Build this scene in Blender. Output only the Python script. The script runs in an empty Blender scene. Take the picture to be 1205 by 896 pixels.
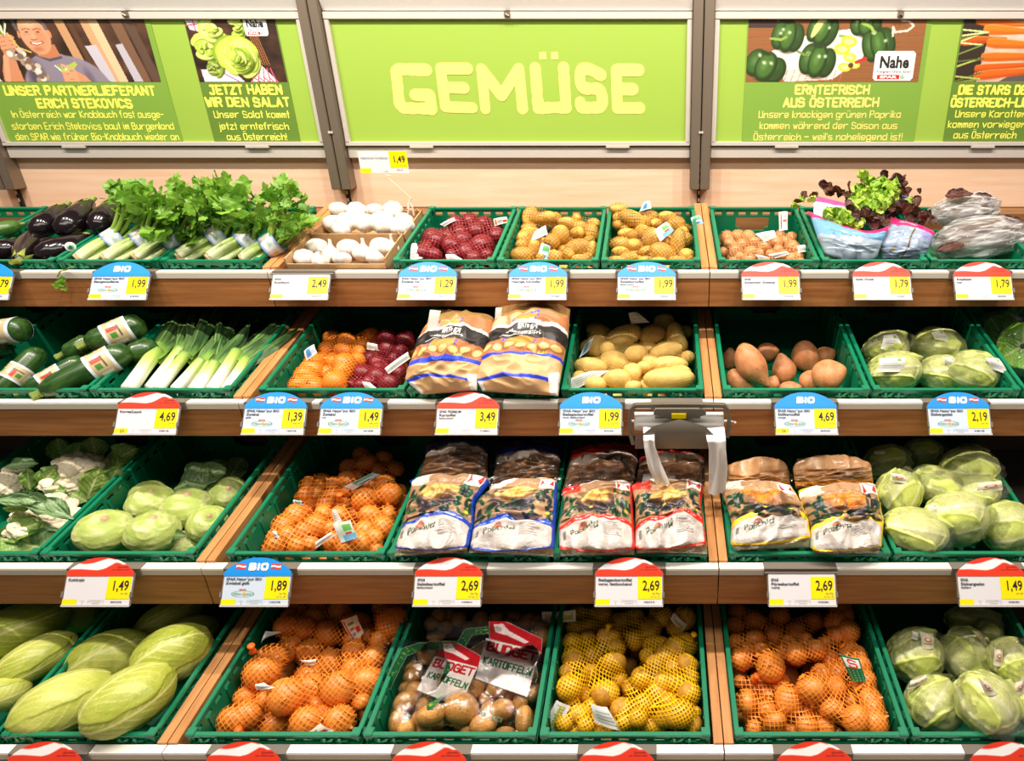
import bpy, bmesh, math, random
import numpy as np
from mathutils import Vector, Matrix
from mathutils.bvhtree import BVHTree

# ------------------------------------------------------------------ camera, world, lights, exposure
S = bpy.context.scene
COL = S.collection
FPX, PX0, PY0, TH = 800.0, 772.0, 448.0, math.radians(24.5)
CAMZ = 1.70
cam = bpy.data.cameras.new('camera')
cam.sensor_width = 36.0
cam.lens = FPX * 36.0 / 1205.0
cam.shift_x = -(PX0 - 602.5) / 1205.0
cam.clip_start = 0.05
camo = bpy.data.objects.new('camera', cam)
camo.location = (0, 0, CAMZ)
camo.rotation_euler = (math.radians(90) - TH, 0, 0)
COL.objects.link(camo)
S.camera = camo

w = bpy.data.worlds.new('store_light')
S.world = w
w.use_nodes = True
w.node_tree.nodes['Background'].inputs[0].default_value = (1.0, 0.93, 0.84, 1)
w.node_tree.nodes['Background'].inputs[1].default_value = 0.13


def lamp(name, kind, loc, energy, color=(1, 0.9, 0.79), rot=(0, 0, 0), **kw):
    l = bpy.data.lights.new(name, kind)
    l.energy = energy
    l.color = color
    for k, v in kw.items():
        setattr(l, k, v)
    o = bpy.data.objects.new(name, l)
    o.location = loc
    o.rotation_euler = rot
    COL.objects.link(o)
    return o


# a track of ceiling spots right above the shelf fronts, and the store's general ceiling light behind the viewer
for k, sx in enumerate((-2.15, -1.45, -0.75, -0.05, 0.65, 1.35)):
    lamp('track_spot', 'SPOT', (sx, 1.42, 3.05), 92, rot=(math.radians(12), 0, 0), spot_size=math.radians(115), spot_blend=0.6, shadow_soft_size=0.045)
lamp('aisle_light', 'AREA', (-0.4, 0.35, 3.1), 46, color=(1, 0.92, 0.82), rot=(math.radians(14), 0, 0), shape='RECTANGLE', size=4.5, size_y=0.5)

S.view_settings.view_transform = 'Standard'
S.view_settings.look = 'None'
S.view_settings.gamma = 1.0
S.view_settings.use_curve_mapping = False
S.view_settings.exposure = 0.0
try:
    S.cycles.transparent_max_bounces = 14
    S.cycles.max_bounces = 7
    S.cycles.diffuse_bounces = 3
    S.cycles.glossy_bounces = 2
    S.cycles.caustics_reflective = False
    S.cycles.caustics_refractive = False
except Exception:
    pass

# ------------------------------------------------------------------ pixel rays and shelf planes
CC = np.array([0, 0, CAMZ])
RT = np.array([1.0, 0, 0])
FW = np.array([0, math.cos(TH), -math.sin(TH)])
UP = np.array([0, math.sin(TH), math.cos(TH)])


def ray(px, py):
    return FW + RT * ((px - PX0) / FPX) - UP * ((py - PY0) / FPX)


ROW = {}
for i, (py, ppm, phi) in {1: (320, 417, 11.7), 2: (474, 448, 11.7), 3: (669.5, 488, 7.5), 4: (887, 530, 5.2)}.items():
    o = CC + ray(PX0, py) * (FPX / ppm)
    p = math.radians(phi)
    ROW[i] = dict(o=o, v=np.array([0, math.cos(p), math.sin(p)]), n=np.array([0, -math.sin(p), math.cos(p)]), phi=p)


def RW(i, x, v, w):
    r = ROW[i]
    q = r['o'] + r['v'] * v + r['n'] * w
    return np.array([x, q[1], q[2]])


def onplane(px, py, o, n):
    d = ray(px, py)
    t = np.dot(np.asarray(o) - CC, n) / np.dot(d, n)
    return CC + d * t, t


def P(i, px, py, w):
    r = ROW[i]
    return onplane(px, py, r['o'] + r['n'] * w, r['n'])[0]


def PT(i, px, py, w):
    r = ROW[i]
    return onplane(px, py, r['o'] + r['n'] * w, r['n'])[1]


def rowmat(i, x, v, w):
    r = ROW[i]
    q = RW(i, x, v, w)
    return Matrix(((1, 0, 0, q[0]), (0, r['v'][1], r['n'][1], q[1]), (0, r['v'][2], r['n'][2], q[2]), (0, 0, 0, 1)))


def PY_(px, py, Y):
    d = ray(px, py)
    return CC + d * (Y / d[1])


# crops used for reading coordinates off the photograph: offset and magnification
ZOOM = dict(A=(0, 215, 3.887), B=(300, 215, 3.887), C=(580, 215, 3.887), D=(820, 200, 3.13), E=(0, 350, 3.887), F=(280, 350, 3.887),
            G=(560, 350, 3.887), H=(820, 350, 3.13), I=(0, 510, 3.887), J=(260, 510, 3.887), K=(550, 510, 3.887), L=(830, 510, 3.213),
            M=(0, 690, 4.017), N=(200, 690, 4.017), O=(430, 700, 4.572), P=(620, 700, 4.572), Q=(830, 700, 4.572), R=(1000, 700, 4.571),
            a=(475, 350, 6.025), b=(460, 510, 5.975), c=(650, 510, 5.975), d=(845, 530, 6.025), e=(725, 455, 7.467), f=(935, 205, 6.694),
            g=(1080, 215, 8.536), h=(1130, 350, 7.467), i=(0, 510, 5.97), X=(0, 0, 1.0))


def zp(z, x, y):
    x0, y0, s = ZOOM[z]
    return x0 + x / s, y0 + y / s


# ------------------------------------------------------------------ objects
WM = {}
USED = {}


def setp(o, label=None, cat=None, group=None, kind=None):
    if label:
        o['label'] = label
    if cat:
        o['category'] = cat
    if group:
        o['group'] = group
    if kind:
        o['kind'] = kind
    return o


def link(o, M, parent):
    COL.objects.link(o)
    M = M if M is not None else Matrix()
    if parent is not None:
        o.parent = parent
        o.matrix_local = WM[parent.name].inverted() @ M
    else:
        o.matrix_local = M
    WM[o.name] = M.copy()
    return o


def obj(name, me, parent=None, M=None, **kw):
    o = bpy.data.objects.new(name, me)
    link(o, M, parent)
    return setp(o, **kw)


def thing(name, label, cat, loc=(0, 0, 0), group=None, M=None):
    o = bpy.data.objects.new(name, None)
    o.empty_display_size = 0.03
    link(o, M if M is not None else Matrix.Translation(Vector(loc)), None)
    return setp(o, label, cat, group)


def mesh(name, V, F, mat=None, mi=None, uv=None, col=None, smooth=True):
    """F: list of index tuples or an (n,k) array. uv, col: per vertex. col is sRGB(A) 0..1"""
    me = bpy.data.meshes.new(name)
    V = np.asarray(V, dtype=np.float32).reshape(-1, 3)
    if isinstance(F, np.ndarray):
        n, k = F.shape
        me.vertices.add(len(V))
        me.vertices.foreach_set('co', V.ravel())
        me.loops.add(n * k)
        me.loops.foreach_set('vertex_index', F.astype(np.int32).ravel())
        me.polygons.add(n)
        me.polygons.foreach_set('loop_start', np.arange(0, n * k, k, dtype=np.int32))
        me.polygons.foreach_set('loop_total', np.full(n, k, dtype=np.int32))
    else:
        me.from_pydata([tuple(map(float, v)) for v in V], [], [tuple(f) for f in F])
    mats = mat if isinstance(mat, (list, tuple)) else ([mat] if mat else [])
    for m in mats:
        me.materials.append(m)
    if mi is not None:
        me.polygons.foreach_set('material_index', np.asarray(mi, dtype=np.int32))
    me.update(calc_edges=True)
    if smooth:
        me.polygons.foreach_set('use_smooth', np.ones(len(me.polygons), dtype=bool))
    lv = None
    if uv is not None:
        lv = np.empty(len(me.loops), dtype=np.int32)
        me.loops.foreach_get('vertex_index', lv)
        me.uv_layers.new(name='UVMap').data.foreach_set('uv', np.asarray(uv, dtype=np.float32)[lv].ravel())
    if col is not None:
        c = np.asarray(col, dtype=np.float32)
        if c.shape[1] == 3:
            c = np.concatenate([c, np.ones((len(c), 1), np.float32)], 1)
        c = c.copy()
        c[:, :3] = lin(np.clip(c[:, :3], 0, 1))
        a = me.color_attributes.new('Col', 'FLOAT_COLOR', 'POINT')
        a.data.foreach_set('color', c.ravel())
    me.validate(clean_customdata=False)
    return me


def lin(c):
    c = np.asarray(c, dtype=np.float64)
    return np.where(c <= 0.04045, c / 12.92, ((c + 0.055) / 1.055) ** 2.4)


def hx(*c):
    """sRGB 0..255 to linear rgba"""
    return tuple(float(x) for x in lin(np.array(c[:3]) / 255.0)) + (1.0,)


class MB:
    """collects boxes, prisms, tubes in one mesh"""

    def __init__(self):
        self.V, self.F, self.I = [], [], []
        self.m = 0

    def add(self, V, F):
        b = len(self.V)
        self.V += [tuple(map(float, v)) for v in V]
        self.F += [tuple(i + b for i in f) for f in F]
        self.I += [self.m] * len(F)
        return self

    def box(self, x0, x1, y0, y1, z0, z1):
        V = [(x, y, z) for z in (z0, z1) for y in (y0, y1) for x in (x0, x1)]
        return self.add(V, [(0, 2, 3, 1), (4, 5, 7, 6), (0, 1, 5, 4), (2, 6, 7, 3), (0, 4, 6, 2), (1, 3, 7, 5)])

    def prism(self, poly, y0, y1, axis='y'):
        """poly in (x,z) extruded along y; axis 'x': poly in (y,z) extruded along x; axis 'z': poly in (x,y)"""
        n = len(poly)
        V = []
        for d in (y0, y1):
            for a, b in poly:
                V.append({'y': (a, d, b), 'x': (d, a, b), 'z': (a, b, d)}[axis])
        F = [tuple(range(n))[::-1], tuple(range(n, 2 * n))]
        F += [(i, (i + 1) % n, (i + 1) % n + n, i + n) for i in range(n)]
        return self.add(V, F)

    def tube(self, pts, rad, n=10, cap=True):
        V, F = tube(pts, rad, n)
        return self.add(V, F)

    def build(self, name, mat, bevel=0.0, smooth=False):
        me = mesh(name, self.V, self.F, mat, mi=self.I if isinstance(mat, (list, tuple)) else None, smooth=smooth)
        bm = bmesh.new()
        bm.from_mesh(me)
        bmesh.ops.recalc_face_normals(bm, faces=bm.faces)
        if bevel:
            bmesh.ops.bevel(bm, geom=list(bm.edges), offset=bevel, segments=2, affect='EDGES', clamp_overlap=True)
        bm.to_mesh(me)
        bm.free()
        return me


def tube(pts, rad, n=10, squash=None):
    pts = np.asarray(pts, float)
    m = len(pts)
    rad = np.broadcast_to(np.asarray(rad, float), (m,))
    T = np.gradient(pts, axis=0)
    T /= np.linalg.norm(T, axis=1)[:, None] + 1e-12
    ref = np.array([0, 0, 1.0]) if abs(T[:, 2]).max() < 0.92 else np.array([1.0, 0.02, 0])
    V = []
    for k in range(m):
        s = np.cross(T[k], ref)
        s /= np.linalg.norm(s) + 1e-12
        u = np.cross(s, T[k])
        for j in range(n):
            a = 2 * math.pi * j / n
            V.append(pts[k] + rad[k] * (math.cos(a) * s + math.sin(a) * u * (squash or 1)))
    F = []
    for k in range(m - 1):
        for j in range(n):
            F.append((k * n + j, k * n + (j + 1) % n, (k + 1) * n + (j + 1) % n, (k + 1) * n + j))
    V += [pts[0], pts[-1]]
    a, b = m * n, m * n + 1
    for j in range(n):
        F.append((a, (j + 1) % n, j))
        F.append((b, (m - 1) * n + j, (m - 1) * n + (j + 1) % n))
    return np.array(V), F


def gridF(nu, nv, wrap=False):
    """quads of a (nv rows x nu columns) vertex grid"""
    i = np.arange((nv - 1) * (nu if wrap else nu - 1))
    c = nu if wrap else nu - 1
    r, q = i // c, i % c
    q2 = (q + 1) % nu
    return np.stack([r * nu + q, r * nu + q2, (r + 1) * nu + q2, (r + 1) * nu + q], 1)


_ico = {}


def ico(k):
    if k not in _ico:
        bm = bmesh.new()
        bmesh.ops.create_icosphere(bm, subdivisions=k, radius=1)
        V = np.array([v.co[:] for v in bm.verts])
        F = np.array([[v.index for v in f.verts] for f in bm.faces])
        bm.free()
        _ico[k] = (V, F)
    V, F = _ico[k]
    return V.copy(), F


def sn(Pt, freq, seed, oct=3, K=9):
    """smooth numpy noise, about -1..1"""
    rng = np.random.RandomState(seed)
    out = np.zeros(len(Pt))
    amp, tot = 1.0, 0.0
    for o in range(oct):
        D = rng.normal(size=(K, 3))
        D /= np.linalg.norm(D, axis=1)[:, None]
        ph = rng.rand(K) * 6.283
        sc = rng.uniform(0.6, 1.4, K)
        out += amp * np.sin((Pt @ (D * (freq * sc)[:, None]).T) + ph).sum(1) / math.sqrt(K / 2)
        tot += amp
        amp *= 0.5
        freq *= 2.0
    return out / tot * 0.75


def smoothstep(a, b, x):
    t = np.clip((x - a) / (b - a), 0, 1)
    return t * t * (3 - 2 * t)


def frame(Bp, Tp, up):
    """matrix with y along B->T, z near up, at B"""
    Bp, Tp = np.asarray(Bp, float), np.asarray(Tp, float)
    y = Tp - Bp
    y /= np.linalg.norm(y)
    x = np.cross(y, up)
    x /= np.linalg.norm(x)
    z = np.cross(x, y)
    return Matrix(((x[0], y[0], z[0], Bp[0]), (x[1], y[1], z[1], Bp[1]), (x[2], y[2], z[2], Bp[2]), (0, 0, 0, 1)))


# ------------------------------------------------------------------ materials
def mat(name, c=None, rough=0.5, spec=0.5, metal=0.0, c2=None, nscale=8.0, nstretch=(1, 1, 1), coords='Object', ramp=(0.35, 0.65), bump=0.0,
        bscale=60.0, attr=False, rand=0.0, coat=0.0, alpha_attr=False, sss=0.0, trans=0.0, detail=4.0, bstretch=(1, 1, 1), spots=None):
    m = bpy.data.materials.new(name)
    m.use_nodes = True
    nt = m.node_tree
    b = nt.nodes['Principled BSDF']
    N = nt.nodes.new
    L = nt.links.new
    b.inputs['Roughness'].default_value = rough
    b.inputs['Specular IOR Level'].default_value = spec
    b.inputs['Metallic'].default_value = metal
    b.inputs['Coat Weight'].default_value = coat
    b.inputs['Coat Roughness'].default_value = 0.08
    tc = N('ShaderNodeTexCoord')
    cs = None
    if attr:
        a = N('ShaderNodeAttribute')
        a.attribute_name = 'Col'
        cs = a.outputs['Color']
    elif c is not None and c2 is None:
        b.inputs['Base Color'].default_value = hx(*c)
    if c2 is not None:
        mp = N('ShaderNodeMapping')
        mp.inputs['Scale'].default_value = nstretch
        L(tc.outputs[coords], mp.inputs[0])
        nz = N('ShaderNodeTexNoise')
        nz.inputs['Scale'].default_value = nscale
        nz.inputs['Detail'].default_value = detail
        L(mp.outputs[0], nz.inputs['Vector'])
        r = N('ShaderNodeValToRGB')
        r.color_ramp.elements[0].position, r.color_ramp.elements[1].position = ramp
        if c is not None:
            r.color_ramp.elements[0].color = hx(*c)
            r.color_ramp.elements[1].color = hx(*c2)
            L(nz.outputs['Fac'], r.inputs[0])
            cs = r.outputs['Color']
    if spots:
        v = N('ShaderNodeTexNoise')
        v.inputs['Scale'].default_value = spots[1]
        v.inputs['Detail'].default_value = 2
        L(tc.outputs['Object'], v.inputs['Vector'])
        r2 = N('ShaderNodeValToRGB')
        r2.color_ramp.elements[0].position, r2.color_ramp.elements[1].position = spots[2], spots[2] + 0.06
        L(v.outputs['Fac'], r2.inputs[0])
        mx = N('ShaderNodeMixRGB')
        mx.inputs[2].default_value = hx(*spots[0])
        L(r2.outputs['Color'], mx.inputs[0])
        if cs is not None:
            L(cs, mx.inputs[1])
        else:
            mx.inputs[1].default_value = hx(*c)
        cs = mx.outputs[0]
    if rand:
        oi = N('ShaderNodeObjectInfo')
        mr = N('ShaderNodeMapRange')
        mr.inputs['To Min'].default_value, mr.inputs['To Max'].default_value = 1 - rand, 1 + rand
        L(oi.outputs['Random'], mr.inputs['Value'])
        h = N('ShaderNodeHueSaturation')
        L(mr.outputs[0], h.inputs['Value'])
        if cs is not None:
            L(cs, h.inputs['Color'])
        else:
            h.inputs['Color'].default_value = hx(*c)
        cs = h.outputs[0]
    if cs is not None:
        L(cs, b.inputs['Base Color'])
    if bump:
        mp = N('ShaderNodeMapping')
        mp.inputs['Scale'].default_value = bstretch
        L(tc.outputs[coords], mp.inputs[0])
        nz = N('ShaderNodeTexNoise')
        nz.inputs['Scale'].default_value = bscale
        nz.inputs['Detail'].default_value = 3
        L(mp.outputs[0], nz.inputs['Vector'])
        bp = N('ShaderNodeBump')
        bp.inputs['Strength'].default_value = bump
        bp.inputs['Distance'].default_value = 0.004
        L(nz.outputs['Fac'], bp.inputs['Height'])
        L(bp.outputs[0], b.inputs['Normal'])
    if sss:
        b.inputs['Subsurface Weight'].default_value = sss
        b.inputs['Subsurface Radius'].default_value = (0.02, 0.012, 0.006)
        b.inputs['Subsurface Scale'].default_value = 0.4
    if alpha_attr:
        L(a.outputs['Alpha'], b.inputs['Alpha'])
    if trans:
        # thin leaf: part of the light passes through
        tr = N('ShaderNodeBsdfTranslucent')
        if cs is not None:
            L(cs, tr.inputs['Color'])
        else:
            tr.inputs['Color'].default_value = hx(*c)
        ms = N('ShaderNodeMixShader')
        ms.inputs[0].default_value = trans
        L(b.outputs[0], ms.inputs[1])
        L(tr.outputs[0], ms.inputs[2])
        L(ms.outputs[0], nt.nodes['Material Output'].inputs[0])
    return m


def film_mat(name, tint=(250, 250, 250), k=0.5, base=0.05, rough=0.12, bump=0.6, bscale=30.0, printed=False, haze=0.0):
    """clear plastic film: transparent with gloss, opaque where its print is"""
    m = bpy.data.materials.new(name)
    m.use_nodes = True
    nt = m.node_tree
    N, L = nt.nodes.new, nt.links.new
    nt.nodes.remove(nt.nodes['Principled BSDF'])
    tr = N('ShaderNodeBsdfTransparent')
    tr.inputs[0].default_value = hx(*tint)
    gl = N('ShaderNodeBsdfGlossy')
    gl.inputs['Roughness'].default_value = rough
    gl.inputs[0].default_value = (0.95, 0.95, 0.95, 1)
    tc = N('ShaderNodeTexCoord')
    nz = N('ShaderNodeTexNoise')
    nz.inputs['Scale'].default_value = bscale
    nz.inputs['Detail'].default_value = 3
    nz.inputs['Distortion'].default_value = 1.5
    L(tc.outputs['Object'], nz.inputs['Vector'])
    bp = N('ShaderNodeBump')
    bp.inputs['Strength'].default_value = bump
    bp.inputs['Distance'].default_value = 0.01
    L(nz.outputs['Fac'], bp.inputs['Height'])
    L(bp.outputs[0], gl.inputs['Normal'])
    lw = N('ShaderNodeLayerWeight')
    lw.inputs[0].default_value = 0.35
    L(bp.outputs[0], lw.inputs['Normal'])
    ma = N('ShaderNodeMath')
    ma.operation = 'MULTIPLY_ADD'
    ma.inputs[1].default_value = k
    ma.inputs[2].default_value = base
    ma.use_clamp = True
    L(lw.outputs['Facing'], ma.inputs[0])
    mx = N('ShaderNodeMixShader')
    L(ma.outputs[0], mx.inputs[0])
    L(tr.outputs[0], mx.inputs[1])
    L(gl.outputs[0], mx.inputs[2])
    out = mx.outputs[0]
    if haze:
        df = N('ShaderNodeBsdfDiffuse')
        df.inputs[0].default_value = hx(*tint)
        m2 = N('ShaderNodeMixShader')
        m2.inputs[0].default_value = haze
        if haze > 0.1:  # streaked haze: milky film, with white crease highlights painted in
            mp = N('ShaderNodeMapping')
            mp.inputs['Scale'].default_value = (0.8, 2.6, 2.0)
            L(tc.outputs['Object'], mp.inputs[0])
            hz = N('ShaderNodeTexNoise')
            hz.inputs['Scale'].default_value = 1.7
            hz.inputs['Detail'].default_value = 3
            hz.inputs['Distortion'].default_value = 0.9
            L(mp.outputs[0], hz.inputs['Vector'])
            hr = N('ShaderNodeMapRange')
            hr.inputs['From Min'].default_value, hr.inputs['From Max'].default_value = 0.42, 0.66
            hr.inputs['To Min'].default_value, hr.inputs['To Max'].default_value = haze * 0.3, haze * 3.2
            L(hz.outputs['Fac'], hr.inputs['Value'])
            L(hr.outputs[0], m2.inputs[0])
        L(out, m2.inputs[1])
        L(df.outputs[0], m2.inputs[2])
        out = m2.outputs[0]
    if printed:
        a = N('ShaderNodeAttribute')
        a.attribute_name = 'Col'
        pb = N('ShaderNodeBsdfPrincipled')
        pb.inputs['Roughness'].default_value = 0.3
        L(a.outputs['Color'], pb.inputs['Base Color'])
        L(bp.outputs[0], pb.inputs['Normal'])
        m3 = N('ShaderNodeMixShader')
        L(a.outputs['Alpha'], m3.inputs[0])
        L(out, m3.inputs[1])
        L(pb.outputs[0], m3.inputs[2])
        out = m3.outputs[0]
    L(out, nt.nodes['Material Output'].inputs[0])
    return m


def net_mat(name, c, thick=0.16, nu=1.0, nv=1.0, rough=0.45):
    """diamond netting: strands opaque, the rest open"""
    m = bpy.data.materials.new(name)
    m.use_nodes = True
    nt = m.node_tree
    N, L = nt.nodes.new, nt.links.new
    b = nt.nodes['Principled BSDF']
    b.inputs['Base Color'].default_value = hx(*c)
    b.inputs['Roughness'].default_value = rough
    uv = N('ShaderNodeUVMap')
    sp = N('ShaderNodeSeparateXYZ')
    L(uv.outputs[0], sp.inputs[0])

    def math_(op, x, y=None):
        n = N('ShaderNodeMath')
        n.operation = op
        for k, q in enumerate((x, y)):
            if q is None:
                continue
            if isinstance(q, (int, float)):
                n.inputs[k].default_value = q
            else:
                L(q, n.inputs[k])
        return n.outputs[0]
    us = math_('MULTIPLY', sp.outputs[0], nu)
    vs = math_('MULTIPLY', sp.outputs[1], nv)
    f = None
    for op in ('ADD', 'SUBTRACT'):
        d = math_('ABSOLUTE', math_('SUBTRACT', math_('FRACT', math_(op, us, vs)), 0.5))
        g = math_('GREATER_THAN', d, 0.5 - thick * 0.5)
        f = g if f is None else math_('MAXIMUM', f, g)
    L(f, b.inputs['Alpha'])
    return m


def wood(name, c, c2, stretch, scale=6.0, rough=0.45, spec=0.35):
    return mat(name, c, rough=rough, spec=spec, c2=c2, nscale=scale, nstretch=stretch, ramp=(0.3, 0.72), detail=8.0)


M_wall = wood('pale_beech_panel', (232, 200, 174), (222, 184, 150), (0.6, 1, 9), 7, rough=0.5)
M_fascia = wood('brown_oak', (176, 118, 68), (142, 86, 44), (1.0, 6, 16), 6)
M_rail = wood('rail_wood', (205, 148, 92), (178, 120, 68), (14, 1.2, 8), 6)
M_ledge = wood('ledge_wood', (150, 105, 65), (120, 82, 48), (1, 8, 8), 6)
M_strip = mat('white_strip', (243, 238, 228), rough=0.4)
M_stripface = mat('grey_strip_face', (205, 195, 182), rough=0.4)
M_board = mat('dark_board', (70, 62, 54), rough=0.6)
M_steel = mat('brushed_steel', (222, 212, 202), rough=0.36, metal=0.35, bump=0.08, bscale=80, bstretch=(0.4, 6, 30))
M_canopy = mat('bright_canopy_steel', (246, 240, 236), rough=0.4, metal=0.15, bump=0.04, bscale=80, bstretch=(0.4, 6, 30))
M_alu = mat('light_aluminium', (226, 216, 204), rough=0.4, metal=0.35, bump=0.03, bscale=60, bstretch=(12, 1, 0.6))
M_post = mat('dark_bronze_metal', (138, 124, 108), rough=0.42, metal=0.6)
M_black = mat('black_gap', (18, 15, 12), rough=0.7)
M_green = mat('green_crate_plastic', (8, 122, 84), rough=0.38, spec=0.5, rand=0.06)
M_poster = mat('lime_green_print', (150, 182, 68), rough=0.5, coat=0.25)
M_poster_dark = mat('olive_green_print', (98, 130, 44), rough=0.5, coat=0.2)
M_poster_mid = mat('leaf_green_print', (122, 160, 58), rough=0.5, coat=0.2)
M_yellow_txt = mat('pale_yellow_ink', (244, 220, 116), rough=0.5)
M_yellow_txt2 = mat('yellow_ink', (242, 238, 96), rough=0.5)
M_pic = mat('photo_print', attr=True, rough=0.45, coat=0.2)
M_tagwhite = mat('white_card', (222, 219, 222), rough=0.35, coat=0.4)
M_tagyellow = mat('yellow_price_field', (255, 226, 0), rough=0.35, coat=0.3)
M_tagblue = mat('blue_topper', (24, 144, 232), rough=0.35, coat=0.3)
M_tagpale = mat('pale_blue_card', (200, 214, 230), rough=0.35, coat=0.3)
M_tagred = mat('red_topper', (232, 62, 36), rough=0.35, coat=0.3)
M_paperwhite = mat('paper_white', (248, 246, 242), rough=0.5)
M_grey = mat('grey_holder', (116, 108, 98), rough=0.45, spec=0.4)
M_ink = mat('black_ink', (38, 34, 36), rough=0.5)
M_greyink = mat('grey_ink', (96, 98, 106), rough=0.5)
M_ink2 = mat('dark_grey_ink', (66, 68, 78), rough=0.5)
M_inkred = mat('red_ink', (226, 52, 44), rough=0.5)
M_inkgreen = mat('green_ink', (52, 148, 72), rough=0.5)
M_inkorange = mat('orange_ink', (246, 170, 20), rough=0.5)
M_clear = film_mat('clear_acrylic', k=0.25, base=0.03, rough=0.05, bump=0.0)


# ------------------------------------------------------------------ lettering
GLY = dict(A="022842,1434", B="0208,~0828483505,~0525454202", C="~472808022243", D="0208,~082848422202", E="48080242,0535", F="480802,0535",
           G="~472808022242,424525", H="0208,4248,0545", I="2228", J="~383332120203,1848", K="0208,480542", L="080242", M="0208244842",
           N="02084248", O="~28080222424828", P="0208,~082848452505", Q="~28080222424828,3351", R="0208,~082848452505,2542",
           S="~47280805254542220203", T="0848,2822", U="~08020222424248", V="082248", W="0812263248", X="0842,4802", Y="082548,2522", Z="08480242",
           a="~462606022243,4642", b="0802,~05264642220203", c="~452606022243", d="~462606022243,4842", e="~0444462606022243", f="~482822,1636",
           g="~462606022243,~4641401001", h="0802,~04264642", i="2622,2828", j="~26212010,2828", k="0802,360432", l="2822",
           m="0602,~04162622,~24364642", n="0602,~04264642", o="~26060222424626", p="0600,~05264642220203", q="~462606022243,4640",
           r="0602,~042646", s="~462606042444422202", t="2822,1636", u="~0603022243,4642", v="062246", w="0612253246", x="0642,4602",
           y="0622,4610", z="06460242")
for c_, b_ in (('ä', 'a'), ('ö', 'o'), ('ü', 'u')):
    GLY[c_] = GLY[b_] + ",1818,3838"
for c_, b_ in (('Ä', 'A'), ('Ö', 'O'), ('Ü', 'U')):
    GLY[c_] = GLY[b_] + ",1919,3939"
GLY.update({'-': "0535", '–': "0545", '!': "2824,2222", '.': "2222", ',': "2211", "'": "2827", '*': "1737,2826"})


def chaikin(p, n=2):
    for _ in range(n):
        q = [p[0]]
        for a, b in zip(p[:-1], p[1:]):
            q += [a * 0.75 + b * 0.25, a * 0.25 + b * 0.75]
        q.append(p[-1])
        p = q
    return p


def stroke_text(s, jit=0.0, seed=0, gap=1.7):
    """polylines in units of cap height, baseline at 0"""
    rng = random.Random(seed)
    out, x = [], 0.0
    for ch in s:
        if ch == ' ':
            x += 3.0
            continue
        g = GLY.get(ch)
        if g is None:
            x += 2
            continue
        pls = []
        for st in g.split(','):
            sm = st[0] == '~'
            st = st.lstrip('~')
            pts = [np.array([float(st[k]), (9.9 if st[k + 1] == '9' else float(st[k + 1])) - 2]) for k in range(0, len(st), 2)]
            pts = [p + np.array([rng.uniform(-jit, jit), rng.uniform(-jit, jit)]) for p in pts]
            if sm:
                pts = chaikin(pts)
            pls.append(np.array(pts))
        lo = min(p[:, 0].min() for p in pls)
        hi = max(p[:, 0].max() for p in pls)
        dy = rng.uniform(-jit, jit)
        for p in pls:
            out.append(np.stack([(p[:, 0] - lo + x) / 6.0, (p[:, 1] + dy) / 6.0], 1))
        x += hi - lo + gap
    W = (x - gap) / 6.0
    return out, W


def ribbons(pls, wd, z=0.0, seed=0, jit=0.0, nd=8):
    """flat brush strokes of width wd around polylines -> V (2D+z), F"""
    rng = random.Random(seed)
    V, F = [], []
    z0 = z
    for p in pls:
        if len(p) == 2 and np.allclose(p[0], p[1]):
            p = p[:1]
        for k in range(len(p)):
            r = wd * 0.5 * (1 + rng.uniform(-jit, jit))
            b = len(V)
            z = z0 + 6e-6 * (len(F) % 97)
            for j in range(nd):
                a = 2 * math.pi * j / nd + 0.2
                V.append((p[k][0] + r * math.cos(a), p[k][1] + r * math.sin(a), z))
            F.append(tuple(range(b, b + nd)))
            if k + 1 < len(p):
                d = p[k + 1] - p[k]
                n = np.array([-d[1], d[0]]) / (np.linalg.norm(d) + 1e-9) * r
                b = len(V)
                z += 3e-6
                for q in (p[k] - n, p[k + 1] - n, p[k + 1] + n, p[k] + n):
                    V.append((q[0], q[1], z))
                F.append((b, b + 1, b + 2, b + 3))
    return V, F


_fc = {}


def font_text(s, bold=0.0):
    key = (s, bold)
    if key not in _fc:
        c = bpy.data.curves.new('lettering', 'FONT')
        c.body = s
        c.offset = bold
        c.resolution_u = 3
        o = bpy.data.objects.new('lettering', c)
        me = bpy.data.meshes.new_from_object(o)
        V = np.array([v.co[:] for v in me.vertices]).reshape(-1, 3)
        F = [tuple(p.vertices) for p in me.polygons]
        bpy.data.objects.remove(o)
        bpy.data.meshes.remove(me)
        bpy.data.curves.remove(c)
        _fc[key] = (V, F)
    return _fc[key]


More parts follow.
